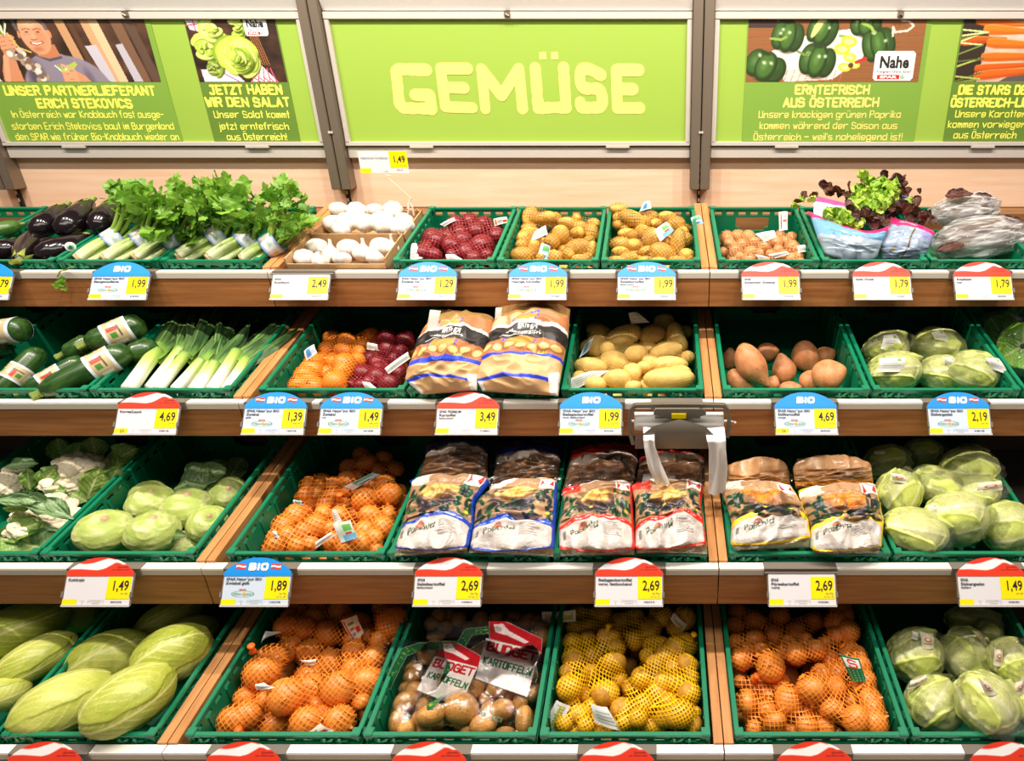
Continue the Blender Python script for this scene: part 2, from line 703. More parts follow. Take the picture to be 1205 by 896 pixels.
# ------------------------------------------------------------------ flat painted prints (posters, bag prints, clip tags)
class Cv:
    def __init__(self, w, h, c=(255, 255, 255), a=1.0):
        self.w, self.h = w, h
        self.A = np.zeros((h, w, 4))
        self.A[..., :3] = np.array(c) / 255.0
        self.A[..., 3] = a
        yy, xx = np.mgrid[0:h, 0:w]
        self.x, self.y = xx / (w - 1), yy / (h - 1)   # y from the top
        self.asp = w / h

    def mix(self, k, c, a=1.0):
        k = np.clip(k, 0, 1)[..., None]
        tgt = np.concatenate([np.array(c[:3]) / 255.0, [a]])
        self.A = self.A * (1 - k) + tgt * k
        return self

    def ell(self, cx, cy, rx, ry=None, rot=0, c=(0, 0, 0), soft=0.25, a=1.0, k=1.0):
        ry = rx if ry is None else ry
        t = math.radians(rot)
        dx, dy = (self.x - cx), (self.y - cy) / self.asp
        u = dx * math.cos(t) + dy * math.sin(t)
        v = -dx * math.sin(t) + dy * math.cos(t)
        d = np.sqrt((u / rx) ** 2 + (v / ry) ** 2)
        return self.mix((1 - smoothstep(1 - soft, 1.0 + 1e-6, d)) * k, c, a)

    def rect(self, x0, y0, x1, y1, c, a=1.0, k=1.0):
        return self.mix(((self.x >= x0) & (self.x <= x1) & (self.y >= y0) & (self.y <= y1)).astype(float) * k, c, a)

    def poly(self, pts, c, a=1.0, k=1.0):
        ins = np.zeros(self.x.shape, bool)
        n = len(pts)
        for i in range(n):
            x0, y0 = pts[i]
            x1, y1 = pts[(i + 1) % n]
            if y0 == y1:
                continue
            cnd = ((y0 > self.y) != (y1 > self.y)) & (self.x < (x1 - x0) * (self.y - y0) / (y1 - y0) + x0)
            ins ^= cnd
        return self.mix(ins.astype(float) * k, c, a)

    def line(self, pts, wd, c, a=1.0, k=1.0):
        best = np.full(self.x.shape, 9.0)
        for (x0, y0), (x1, y1) in zip(pts[:-1], pts[1:]):
            ax, ay = self.x - x0, (self.y - y0) / self.asp
            bx, by = x1 - x0, (y1 - y0) / self.asp
            t = np.clip((ax * bx + ay * by) / (bx * bx + by * by + 1e-12), 0, 1)
            best = np.minimum(best, np.hypot(ax - t * bx, ay - t * by))
        return self.mix((best < wd * 0.5).astype(float) * k, c, a)

    def band(self, y0, y1, c, wav=0.0, a=1.0, x0=0.0, x1=1.0, ph=0.0):
        """horizontal wavy band"""
        o = wav * np.sin(self.x * 6.0 + ph)
        return self.mix(((self.y >= y0 + o) & (self.y <= y1 + o) & (self.x >= x0) & (self.x <= x1)).astype(float), c, a)

    def noise(self, amt, f=20, seed=1):
        Pn = np.stack([self.x.ravel() * f * self.asp, self.y.ravel() * f, self.x.ravel() * 0], 1)
        n = sn(Pn, 1.0, seed).reshape(self.x.shape)
        self.A[..., :3] = np.clip(self.A[..., :3] * (1 + amt * n[..., None]), 0, 1)
        return self

    def text(self, s, x, y, h, wd, c, w=None, rot=0.0, seed=0):
        """stroke text, (x,y) left end of the baseline, h cap height in canvas heights"""
        pls, W = stroke_text(s, 0.0, seed)
        sx = (w / W) if w else h / self.asp
        t = math.radians(rot)
        for p in pls:
            q = []
            for a, b in p:
                u, v = a * sx, b * h
                q.append((x + u * math.cos(t) - v / self.asp * math.sin(t) * 1.0, y - v * math.cos(t) - u * self.asp * math.sin(t)))
            self.line(q if len(q) > 1 else q * 2, wd, c)
        return self

    def cols(self):
        return self.A.reshape(-1, 4)


def flat_print(name, cv, corners, mt, parent, thick_n=None, **kw):
    """canvas on a flat quad given by 4 world corners TL,TR,BR,BL"""
    TL, TR, BR, BL = [np.asarray(c, float) for c in corners]
    u = cv.x.reshape(-1, 1)
    v = cv.y.reshape(-1, 1)
    V = (TL * (1 - u) + TR * u) * (1 - v) + (BL * (1 - u) + BR * u) * v
    o = V.mean(0)
    me = mesh(name, V - o, gridF(cv.w, cv.h)[:, ::-1].copy(), mt, col=cv.cols())
    return obj(name, me, parent, Matrix.Translation(Vector(o)), **kw)

# ------------------------------------------------------------------ the setting: floor, wall, ledge
SEAM = [0.152 - 2.5, 0.152 - 1.25, 0.152, 0.152 + 1.25]
HS = [-2.272] + SEAM[1:]     # seams of the wall and the header
XL, XR = SEAM[0], SEAM[3]
YW, YH = 2.486, 2.465
obj('floor', MB().box(XL - 0.6, XR + 0.6, -2.6, YW + 0.1, -0.06, 0).build('floor', mat('grey_store_floor', (176, 168, 158), rough=0.4, c2=(160, 152, 142), nscale=3)), kind='structure')
zb = PY_(772, 243.5, YW)[2]
for k in range(-1, 3):
    if k < 0:
        obj('wall_back', MB().box(-3.6, HS[0] - 0.006, YW, YW + 0.03, zb, 2.35).build('wall_back', M_wall), kind='structure')
        continue
    obj('wall_back' if k == 0 else 'wall_back', MB().box(HS[k] + 0.006, HS[k + 1] - 0.006, YW, YW + 0.03, zb, 2.35).build('wall_back', M_wall), kind='structure')
obj('wall_rear', MB().box(-3.6, XR, YW + 0.031, YW + 0.06, 0.0, 2.35).build('wall_rear', M_black), kind='structure')
r1 = ROW[1]
yb1 = RW(1, 0, 0.5, 0)
obj('trim_1', MB().box(-3.6, XR, yb1[1] + 0.002, YW + 0.03, zb - 0.15, zb - 0.003).build('trim_1', M_ledge), kind='structure')

# ------------------------------------------------------------------ header signs, posts
zpx = lambda y, Y=YH: PY_(772, y, Y)[2]


def hp(px, py, off=0.0):
    q = PY_(px, py, YH - off)
    return q[0], q[2]


def header_text(parent, s, x0, x1, yb, cap, wd, mt, off, jit=0.12, seed=0, name='lettering'):
    a, b = hp(x0, yb, off), hp(x1, yb, off)
    pls, W = stroke_text(s, jit, seed)
    hz = hp(x0, yb - cap, off)[1] - a[1]
    k = (b[0] - a[0]) / W
    pls = [np.stack([p[:, 0] * k, p[:, 1] * hz], 1) for p in pls]
    V, F = ribbons(pls, wd / 345.0, 0, seed, 0.15)
    V = [(v[0], -v[2], v[1]) for v in V]
    return obj(name, mesh(name, V, F, mt, smooth=False), parent, Matrix.Translation((a[0], YH - off, a[1])))


def header_print(parent, name, X0, X1, y0, y1, mt, off):
    z0, z1 = zpx(y1, YH - off), zpx(y0, YH - off)
    return obj(name, MB().box(X0, X1, YH - off, YH - off + 0.0012, z0, z1).build(name, mt), parent)


def header(k, label):
    a, b = HS[k] + 0.036, HS[k + 1] - 0.036
    t = thing('header_sign', label, 'sign', ((a + b) / 2, YH, zpx(185)))
    obj('panel', MB().box(a + 0.01, b - 0.01, YH - 0.002, YH + 0.012, zpx(168), zpx(20)).build('panel', M_poster), t)
    f = MB()
    f.box(a, b, YH - 0.016, YH + 0.014, zpx(23), zpx(14)).box(a, b, YH - 0.016, YH + 0.014, zpx(171.5), zpx(166.5))
    f.box(a, a + 0.016, YH - 0.014, YH + 0.014, zpx(171), zpx(15)).box(b - 0.016, b, YH - 0.014, YH + 0.014, zpx(171), zpx(15))
    obj('frame', f.build('frame', M_alu, bevel=0.002), t)
    obj('bottom_rail', MB().box(a, b, YH - 0.006, YH + 0.02, zpx(186), zpx(173)).build('bottom_rail', M_steel, bevel=0.002), t)
    obj('top_rail', MB().prism([(YH - 0.005, zpx(12.5)), (YH - 0.06, zpx(-30)), (YH + 0.02, zpx(-30)), (YH + 0.02, zpx(12.5))], a, b, axis='x').build('top_rail', M_canopy), t)
    for fr in (0.22, 0.79):
        x = a + (b - a) * fr
        obj('hinge', MB().box(x - 0.04, x + 0.04, YH - 0.018, YH + 0.01, zpx(173.8), zpx(170.6)).build('hinge', M_alu, bevel=0.001), t)
    x = (a + b) / 2 + 0.0
    obj('catch', MB().box(x - 0.009, x + 0.009, YH - 0.022, YH, zpx(20), zpx(14)).tube([(x - 0.004, YH - 0.026, zpx(17)), (x + 0.006, YH - 0.026, zpx(19.5))], 0.003, 6).build('catch', M_post), t)
    return t


def post_pair(k):
    x = HS[k]
    for s in (-1, 1):
        where = {0: 'at the far left end of the wall', 1: 'above the garlic boxes', 2: 'beside the pepper sign'}[k]
        t = thing('header_post', 'dark metal post %s of the seam %s' % ('left' if s < 0 else 'right', where), 'post', (x + s * 0.018, YH, zpx(222)))
        a, b = sorted((x + s * 0.002, x + s * 0.034))
        obj('upright', MB().box(a, b, YH - 0.03, YH + 0.06, zpx(222), zpx(-30)).build('upright', M_post, bevel=0.002), t)
        obj('bolt', MB().tube([(x + s * 0.004, YH - 0.034, zpx(155)), (x + s * 0.004, YH - 0.026, zpx(155))], 0.004, 8).build('bolt', M_alu), t)
    sl = MB().box(x - 0.005, x + 0.005, YW - 0.012, YW - 0.004, zb, zpx(190))
    z = zb + 0.02
    while z < zpx(192):
        sl.m = 1
        sl.box(x - 0.003, x + 0.003, YW - 0.0135, YW - 0.0115, z, z + 0.012)
        sl.m = 0
        z += 0.026
    o = obj('slotted_rail', sl.build('slotted_rail', [M_black, M_steel]), None, label='black slotted wall rail running down behind the %s' % ('cucumbers', 'garlic', 'shallots and potatoes')[k], cat='rail')
    o['category'] = 'rail'


hl = header(0, 'green header sign with the farmer photo and the lettuce photo')
hc = header(1, 'green header sign with one large pale yellow word')
hr = header(2, 'green header sign with the green pepper photo and carrot photo')
post_pair(0)
post_pair(1)
post_pair(2)

# dark text panels and photos
panel_farmer = header_print(hl, 'text_panel', -2.215, -1.622, 22.5, 166, M_poster_mid, 0.004)
panel_salad = header_print(hl, 'text_panel', -1.514, -1.219, 22.5, 166, M_poster_dark, 0.004)
panel_pepper = header_print(hr, 'text_panel', 0.294, 0.884, 22.5, 166, M_poster_mid, 0.004)
panel_carrot = header_print(hr, 'text_panel', 0.983, 1.345, 22.5, 166, M_poster_dark, 0.004)


def photo(parent, X0, X1, cv):
    z0, z1 = zpx(96.5, YH - 0.0046), zpx(22.5, YH - 0.0046)
    Y = YH - 0.0046
    return flat_print('photo', cv, ((X0, Y, z1), (X1, Y, z1), (X1, Y, z0), (X0, Y, z0)), M_pic, parent)


def paint_man():
    c = Cv(300, 108, (74, 50, 36))
    c.noise(0.35, 9, 3)
    # timber posts and white cloths behind
    for x, wd, col in ((0.545, 0.05, (196, 150, 108)), (0.60, 0.03, (92, 62, 44)), (0.69, 0.055, (206, 160, 118)), (0.735, 0.05, (226, 190, 152)), (0.86, 0.06, (120, 88, 66)), (0.93, 0.05, (92, 70, 56))):
        c.line([(x - 0.035, -0.1), (x + 0.06, 1.1)], wd, col)
    c.poly([(0.625, 0.42), (0.69, 0.40), (0.745, 1.0), (0.69, 1.0)], (196, 190, 200))
    c.poly([(0.80, 0.40), (0.84, 0.38), (0.90, 1.0), (0.85, 1.0)], (186, 180, 190))
    c.poly([(0, 0.02), (0.05, 0.06), (0.03, 0.2), (0, 0.22)], (240, 240, 236))
    c.poly([(0, 0.5), (0.03, 0.6), (0.02, 0.75), (0, 0.72)], (120, 150, 60))
    c.line([(0.0, 0.75), (0.15, 0.38)], 0.006, (190, 180, 170))
    c.poly([(0, 0.75), (0.04, 0.8), (0.09, 1), (0, 1)], (210, 204, 198))
    # shirt
    c.ell(0.46, 1.08, 0.25, 0.19, 0, (146, 134, 150), 0.05)
    c.poly([(0.30, 0.62), (0.345, 0.55), (0.48, 0.55), (0.56, 0.68), (0.66, 0.80), (0.71, 1.0), (0.24, 1.0)], (142, 130, 146))
    c.ell(0.30, 0.9, 0.07, 0.12, 0, (88, 80, 96), 0.7)
    c.ell(0.60, 0.93, 0.035, 0.09, -15, (112, 102, 118), 0.8)
    c.line([(0.335, 0.56), (0.40, 0.645), (0.47, 0.60)], 0.016, (92, 84, 98))
    # neck, head
    c.poly([(0.335, 0.40), (0.455, 0.40), (0.47, 0.58), (0.40, 0.62), (0.345, 0.58)], (196, 124, 88))
    c.ell(0.362, 0.23, 0.088, 0.125, -8, (226, 160, 122), 0.12)
    c.ell(0.345, 0.07, 0.075, 0.035, 0, (236, 184, 148), 0.8)
    c.ell(0.395, 0.28, 0.05, 0.09, 0, (206, 136, 98), 0.8, k=0.6)
    c.line([(0.262, 0.0), (0.268, 0.14), (0.278, 0.2)], 0.018, (96, 88, 84))
    c.line([(0.40, 0.0), (0.43, 0.08), (0.437, 0.15)], 0.02, (110, 100, 96))
    c.ell(0.447, 0.23, 0.011, 0.026, -5, (212, 140, 104), 0.2)
    c.ell(0.274, 0.24, 0.009, 0.024, 5, (206, 132, 98), 0.2)
    for ex in (0.322, 0.385):
        c.line([(ex - 0.022, 0.165), (ex, 0.145), (ex + 0.022, 0.16)], 0.006, (150, 104, 78))
        c.ell(ex, 0.2, 0.013, 0.006, 0, (96, 62, 48), 0.5)
        c.line([(ex - 0.02, 0.235), (ex + 0.02, 0.235)], 0.003, (190, 122, 90))
    c.ell(0.352, 0.27, 0.02, 0.028, 0, (236, 168, 130), 0.7)
    c.line([(0.335, 0.315), (0.352, 0.325), (0.37, 0.31)], 0.006, (168, 96, 70))
    c.line([(0.328, 0.37), (0.355, 0.395), (0.392, 0.362)], 0.016, (176, 92, 76))
    c.line([(0.336, 0.372), (0.356, 0.387), (0.385, 0.366)], 0.007, (248, 238, 228))
    c.ell(0.36, 0.47, 0.05, 0.025, 0, (196, 126, 90), 0.8)
    # raised arm and hand with garlic braid
    c.poly([(0.155, 0.52), (0.205, 0.55), (0.215, 1.0), (0.10, 1.0), (0.11, 0.82)], (214, 142, 104))
    c.line([(0.125, 0.96), (0.155, 0.60)], 0.03, (232, 166, 128))
    c.ell(0.19, 0.40, 0.045, 0.075, 12, (212, 138, 100), 0.15)
    for q in range(4):
        c.line([(0.155, 0.26 + q * 0.065), (0.205, 0.24 + q * 0.062), (0.232, 0.285 + q * 0.06)], 0.02, (226, 156, 118))
        c.line([(0.16, 0.29 + q * 0.065), (0.225, 0.275 + q * 0.062)], 0.004, (150, 84, 60))
    rng = random.Random(4)
    for q in range(16):
        x = 0.135 + rng.random() * 0.10
        c.line([(0.19, 0.26), (x, 0.03 + rng.random() * 0.08)], 0.008, rng.choice([(190, 196, 92), (226, 222, 170), (120, 150, 50), (236, 232, 206)]))
    c.line([(0.21, 0.22), (0.25, 0.45), (0.31, 0.52)], 0.009, (214, 190, 90))
    for q in range(34):
        tt = rng.random()
        x, y = 0.215 + tt * 0.125 + rng.uniform(-0.035, 0.035), 0.52 + tt * 0.42 + rng.uniform(-0.07, 0.07)
        c.ell(x, min(y, 0.97), 0.022, 0.022, rng.uniform(0, 90), rng.choice([(214, 196, 176), (170, 148, 128), (236, 226, 212), (130, 104, 88)]), 0.35)
    # second hand with chives
    for q in range(8):
        c.line([(0.46, 0.86), (0.42 + q * 0.018, 0.70 + rng.random() * 0.06)], 0.008, rng.choice([(190, 200, 90), (240, 238, 214), (150, 176, 60)]))
    c.poly([(0.485, 0.74), (0.545, 0.66), (0.535, 0.76), (0.49, 0.82)], (176, 196, 70))
    c.poly([(0.45, 0.86), (0.53, 0.82), (0.575, 0.90), (0.60, 1.0), (0.46, 1.0)], (216, 146, 108))
    for q in range(4):
        c.line([(0.455, 0.855 + q * 0.04), (0.525, 0.845 + q * 0.045)], 0.017, (228, 160, 120))
        c.line([(0.455, 0.875 + q * 0.04), (0.52, 0.868 + q * 0.045)], 0.003, (160, 92, 66))
    c.line([(0.46, 0.72), (0.52, 0.80)], 0.014, (230, 164, 124))
    return c


def nahe_badge(c, x0, y0, x1, y1):
    dx, dy = (x1 - x0), (y1 - y0)
    c.poly([(x0 + 0.06 * dx, y0), (x1 - 0.06 * dx, y0), (x1, y0 + 0.1 * dy), (x1, y1 - 0.1 * dy), (x1 - 0.06 * dx, y1), (x0 + 0.06 * dx, y1), (x0, y1 - 0.1 * dy), (x0, y0 + 0.1 * dy)], (250, 250, 246))
    c.rect(x0 + 0.1 * dx, y0 + 0.79 * dy, x0 + 0.66 * dx, y0 + 0.95 * dy, (222, 40, 34))
    c.ell(x0 + 0.74 * dx, y0 + 0.87 * dy, 0.06 * dx, 0.06 * dx, 0, (20, 136, 80), 0.1)
    c.ell(x0 + 0.74 * dx, y0 + 0.87 * dy, 0.042 * dx, 0.042 * dx, 0, (250, 250, 246), 0.1)
    c.poly([(x0 + 0.74 * dx, y0 + 0.82 * dy), (x0 + 0.77 * dx, y0 + 0.89 * dy), (x0 + 0.71 * dx, y0 + 0.89 * dy)], (20, 136, 80))


def leafy(c, cx, cy, r, n, seed, cols, dark=(78, 92, 20)):
    rng = random.Random(seed)
    for q in range(n):
        k = 1 - q / n
        a = rng.uniform(0, 6.283)
        x, y = cx + r * k * 0.8 * math.cos(a), cy + r * c.asp * k * 0.7 * math.sin(a)
        rr = r * (0.55 * k + 0.22)
        ro = math.degrees(a) + 90
        c.ell(x + 0.01, y + 0.02, rr * 1.04, rr * 0.62, ro, dark, 0.3)
        col = rng.choice(cols)
        c.ell(x, y, rr, rr * 0.58, ro, col, 0.12)
        c.ell(x - 0.2 * rr, y - 0.2 * rr, rr * 0.6, rr * 0.3, ro, tuple(min(255, v + 30) for v in col), 0.7, k=0.7)
        c.line([(x - rr * 0.8 * math.cos(math.radians(ro)), y - rr * 0.8 * c.asp * math.sin(math.radians(ro))), (x + rr * 0.8 * math.cos(math.radians(ro)), y + rr * 0.8 * c.asp * math.sin(math.radians(ro)))], 0.006, (232, 240, 170))


def paint_lettuce():
    c = Cv(180, 126, (60, 38, 26))
    c.noise(0.4, 14, 8)
    for q in range(5):
        c.line([(0.68 + q * 0.02, 0.2), (0.74 + q * 0.025, 0.72)], 0.008, (176, 112, 58))
    c.poly([(0.0, 0.0), (0.17, 0.0), (0.14, 0.2), (0.04, 0.16)], (226, 220, 224))
    c.line([(0.0, 0.1), (0.16, 0.07)], 0.014, (190, 60, 80))
    c.line([(0.09, 0), (0.1, 0.18)], 0.014, (190, 60, 80))
    c.poly([(0.05, 0.80), (0.4, 0.80), (0.52, 1.0), (0.06, 1.0)], (228, 220, 230))
    c.poly([(0.66, 0.62), (0.74, 0.72), (0.90, 1.0), (0.58, 1.0), (0.68, 0.88)], (236, 226, 232))
    for q in range(5):
        c.line([(0.62 + q * 0.06, 0.92 - q * 0.0), (0.70 + q * 0.05, 1.0)], 0.012, (206, 40, 72))
        c.line([(0.60 + q * 0.07, 1.0), (0.68 + q * 0.04, 0.78)], 0.012, (220, 90, 120))
    c.line([(0.30, 0.86), (0.45, 0.99)], 0.014, (222, 100, 140))
    cl = [(166, 196, 56), (190, 214, 84), (140, 172, 44), (206, 222, 118)]
    leafy(c, 0.14, 0.42, 0.15, 12, 1, cl)
    leafy(c, 0.18, 0.78, 0.11, 9, 2, [(120, 144, 44), (140, 164, 60), (100, 124, 36)])
    leafy(c, 0.30, 0.12, 0.17, 10, 3, cl)
    leafy(c, 0.56, 0.12, 0.11, 9, 4, cl)
    leafy(c, 0.50, 0.62, 0.24, 26, 5, cl)
    nahe_badge(c, 0.645, -0.05, 0.90, 0.26)
    return c


def paint_peppers():
    c = Cv(300, 108, (142, 92, 56))
    for q in range(40):
        c.line([(0, q / 40 + 0.01), (1, q / 40 - 0.02)], 0.004, (112 + (q * 37) % 50, 68 + (q * 17) % 30, 38), k=0.6)
    c.rect(0, 0, 0.16, 0.14, (66, 48, 42))
    c.poly([(0.14, 0.5), (0.36, 0.22), (0.62, 0.14), (0.70, 0.3), (0.66, 0.62), (0.5, 0.96), (0.22, 1.0), (0.20, 0.72)], (232, 224, 214))
    for q in range(9):
        c.line([(0.22 + q * 0.04, 1.0), (0.24 + q * 0.04, 0.80)], 0.004, (214, 92, 80), k=0.8)
        c.line([(0.2, 0.78 + q * 0.03), (0.5, 0.78 + q * 0.035)], 0.003, (214, 92, 80), k=0.5)

    def pep(cx, cy, rx, ry, rot, seed):
        rng = random.Random(seed)
        c.ell(cx + 0.006, cy + 0.03, rx * 1.05, ry * 1.04, rot, (36, 44, 20), 0.3, k=0.8)
        tt = math.radians(rot)
        for s, w_, hgt, base in ((-.52, .56, .92, (58, 92, 34)), (.55, .54, .88, (48, 78, 28)), (.02, .56, 1.0, (66, 104, 38))):
            x, y = cx + s * rx * math.cos(tt), cy + s * rx * math.sin(tt) * c.asp
            c.ell(x, y, rx * w_, ry * hgt, rot, (34, 54, 20), 0.1)
            c.ell(x - .03 * rx, y - .02, rx * w_ * .9, ry * hgt * .94, rot, base, 0.35)
            c.ell(x - .08 * rx, y - .12 * ry * c.asp, rx * w_ * .5, ry * hgt * .6, rot, tuple(min(255, v + 34) for v in base), 0.9, k=.8)
        c.ell(cx, cy - .82 * ry * c.asp, rx * .34, ry * .16, rot, (40, 62, 24), .5)
        for _ in range(3):
            c.ell(cx + rng.uniform(-.6, .5) * rx, cy + rng.uniform(-.7, -.1) * ry * c.asp, rx * .18, ry * .16, rng.uniform(0, 90), (214, 226, 196), .9, k=.85)
        c.ell(cx + .55 * rx, cy + .4 * ry * c.asp, rx * .35, ry * .5, rot, (44, 66, 26), .9, k=.7)
    pep(0.225, 0.27, 0.088, 0.098, 10, 1)
    pep(0.42, 0.17, 0.082, 0.098, 20, 2)
    c.ell(0.395, 0.10, 0.02, 0.085, 28, (226, 226, 130), 0.2)
    pep(0.66, 0.08, 0.085, 0.075, 0, 3)
    pep(0.745, 0.40, 0.09, 0.105, -15, 4)
    pep(0.405, 0.66, 0.10, 0.105, 12, 5)
    pep(0.11, 0.75, 0.115, 0.095, 22, 6)
    c.line([(0.13, 0.30), (0.19, 0.32), (0.215, 0.28)], 0.014, (140, 166, 72))
    c.line([(0.29, 0.51), (0.33, 0.56), (0.36, 0.53)], 0.014, (110, 140, 60))
    c.line([(0.64, 0.06), (0.69, 0.12), (0.71, 0.2)], 0.016, (150, 180, 80))
    c.line([(0.52, 0.26), (0.58, 0.28)], 0.016, (140, 170, 70))
    for x, y, r in ((0.575, 0.35, 0.05), (0.54, 0.47, 0.05), (0.59, 0.60, 0.04), (0.565, 0.76, 0.04), (0.62, 0.72, 0.035)):
        c.ell(x, y, r, r * 0.7, 10, (196, 206, 50), 0.15)
        c.ell(x, y, r * 0.72, r * 0.45, 10, (238, 230, 150), 0.4)
    c.ell(0.60, 0.73, 0.018, 0.018, 0, (96, 60, 40), 0.3)
    c.line([(0.82, 0.26), (0.815, 0.12), (0.83, 0.2), (0.90, 0.18), (0.93, 0.1), (0.90, 0.03), (0.86, 0.02)], 0.012, (226, 210, 190))
    c.line([(0.63, 0.68), (0.68, 0.62)], 0.02, (190, 50, 40))
    nahe_badge(c, 0.735, 0.50, 0.965, 0.98)
    return c


def paint_carrots():
    c = Cv(240, 130, (196, 172, 156))
    c.noise(0.16, 10, 5)
    c.poly([(0, 0), (0.26, 0), (0.20, 1), (0, 1)], (52, 40, 30))
    c.poly([(0.5, 0.9), (1, 0.7), (1, 1), (0.4, 1)], (96, 84, 84))
    rng = random.Random(3)

    def car(x0, y0, x1, y1, wd, col):
        for q in range(36):
            tt = q / 35
            r = wd * (1 - 0.75 * tt ** 1.6) * (0.75 + 0.25 * min(1, tt * 8))
            x, y = x0 + (x1 - x0) * tt, y0 + (y1 - y0) * tt
            c.ell(x, y, 0.018, r, 0, tuple(v * 0.8 for v in col), 0.3)
            c.ell(x, y - r * 0.25 * c.asp, 0.018, r * 0.62, 0, col, 0.5)
            c.ell(x, y - r * 0.8 * c.asp, 0.014, r * 0.22, 0, (255, 196, 120), 0.8, k=0.5)
        for q in range(5):
            t2 = rng.uniform(0.1, 0.7)
            x = x0 + (x1 - x0) * t2
            y = y0 + (y1 - y0) * t2
            c.line([(x, y - wd * 0.6), (x + 0.005, y)], 0.003, (190, 80, 20), k=0.7)
    car(0.12, 0.02, 0.62, 0.10, 0.05, (246, 120, 30))
    car(0.0, 0.35, 0.4, 0.3, 0.05, (216, 92, 24))
    car(0.20, 0.16, 0.68, 0.2, 0.055, (250, 130, 32))
    car(0.25, 0.37, 0.84, 0.43, 0.056, (248, 124, 30))
    car(0.22, 0.60, 0.96, 0.58, 0.055, (246, 116, 28))
    car(0.18, 0.78, 0.80, 0.70, 0.045, (232, 96, 24))
    car(0.18, 0.91, 0.98, 0.76, 0.055, (244, 104, 26))
    for q in range(14):
        y = rng.choice([0.2, 0.4, 0.62, 0.85, 0.95])
        c.line([(0.24 - rng.random() * 0.05, y), (0.0, y + rng.uniform(-0.05, 0.15))], 0.014, rng.choice([(176, 186, 90), (214, 220, 150), (120, 136, 60), (90, 104, 44)]))
    return c


photo(hl, -2.215, -1.640, paint_man())
photo_salad = photo(hl, -1.512, -1.222, paint_lettuce())
photo_pepper = photo(hr, 0.297, 0.868, paint_peppers())
photo(hr, 0.988, 1.345, paint_carrots())
for q, (par, s, x0, x1, yb, cap, wd, mt) in enumerate((
        (panel_farmer, 'UNSER PARTNERLIEFERANT', 7.3, 183, 111.5, 9.6, 2.5, 0), (panel_farmer, 'ERICH STEKOVICS', 45.5, 156, 126.5, 9.6, 2.5, 0),
        (panel_farmer, 'In Österreich war Knoblauch fast ausge-', 15.6, 193, 138.4, 7.6, 1.15, 0), (panel_farmer, 'storben Erich Stekovics baut im Burgenland', 15.6, 205, 152.2, 7.6, 1.15, 0),
        (panel_farmer, 'den SPAR wie früher Bio-Knoblauch wieder an', 20, 211, 164.6, 7.4, 1.15, 0),
        (panel_salad, 'JETZT HABEN', 248, 332, 110.5, 9.8, 2.4, 0), (panel_salad, 'WIR DEN SALAT', 244, 341, 125, 9.6, 2.4, 0), (panel_salad, 'Unser Salat kommt', 253, 341, 138.4, 7.6, 1.15, 0),
        (panel_salad, 'jetzt erntefrisch', 259, 340, 152.2, 7.6, 1.15, 0), (panel_salad, 'aus Österreich!', 268, 338, 164.6, 7.4, 1.15, 0),
        (panel_pepper, 'ERNTEFRISCH', 936, 1022, 110.5, 9.6, 2.4, 1), (panel_pepper, 'AUS ÖSTERREICH', 922, 1033, 125.4, 9.6, 2.4, 1),
        (panel_pepper, 'Unsere knackigen grünen Paprika', 893, 1059, 138.4, 7.6, 1.15, 1), (panel_pepper, 'kommen während der Saison aus', 894, 1055, 151.5, 7.6, 1.15, 1),
        (panel_pepper, "Österreich – weil's naheliegend ist!", 887, 1061, 164.6, 7.4, 1.15, 1),
        (panel_carrot, 'DIE STARS DER', 1128, 1215, 110.5, 9.4, 2.4, 0), (panel_carrot, 'ÖSTERREICH-LIGA', 1119, 1217, 125.4, 9.4, 2.4, 0), (panel_carrot, 'Unsere Karotten', 1124, 1207, 137.8, 7.6, 1.15, 0),
        (panel_carrot, 'kommen vorwiegend', 1115.5, 1213, 150, 7.6, 1.15, 0), (panel_carrot, 'aus Österreich', 1122, 1195, 162.6, 7.6, 1.15, 0))):
    header_text(par, s, x0, x1, yb, cap, wd, (M_yellow_txt2, M_yellow_txt)[mt], 0.0044, 0.12, q)
# the large word: six brush painted letters, each fitted to its own box
big = []
for ch, x0, x1 in (('G', 222, 338), ('E', 361, 467), ('M', 484, 624), ('U', 646, 761), ('S', 777, 876), ('E', 890, 992)):
    GLY['G'], keep = '~48280806040222424244,4424', GLY['G']
    pls, W = stroke_text(ch, 0.12, ord(ch) + x0)
    GLY['G'] = keep
    hw = 17.2 / 2.62
    a, b = hp(380 + x0 / 2.62 + hw, 133 - hw * 0.9), hp(380 + x1 / 2.62 - hw, 75 + hw * 0.9)
    big += [np.stack([a[0] + p[:, 0] / W * (b[0] - a[0]), a[1] + p[:, 1] * (b[1] - a[1])], 1) for p in pls]
V, F = ribbons(big, 13.0 / 352, 0, 5, 0.07, 12)
for dx in (678, 715):
    q = hp(380 + dx / 2.62, 172 / 2.62)
    b = len(V)
    V += [(q[0] + sx * 0.0115, q[1] + sz * 0.0115, 0) for sx, sz in ((-1, -1), (1.05, -0.95), (1, 1), (-0.95, 0.95))]
    F.append((b, b + 1, b + 2, b + 3))
obj('lettering', mesh('lettering', [(v[0], -v[2], v[1]) for v in V], F, M_yellow_txt, smooth=False), hc, Matrix.Translation((0, YH - 0.0028, 0)))

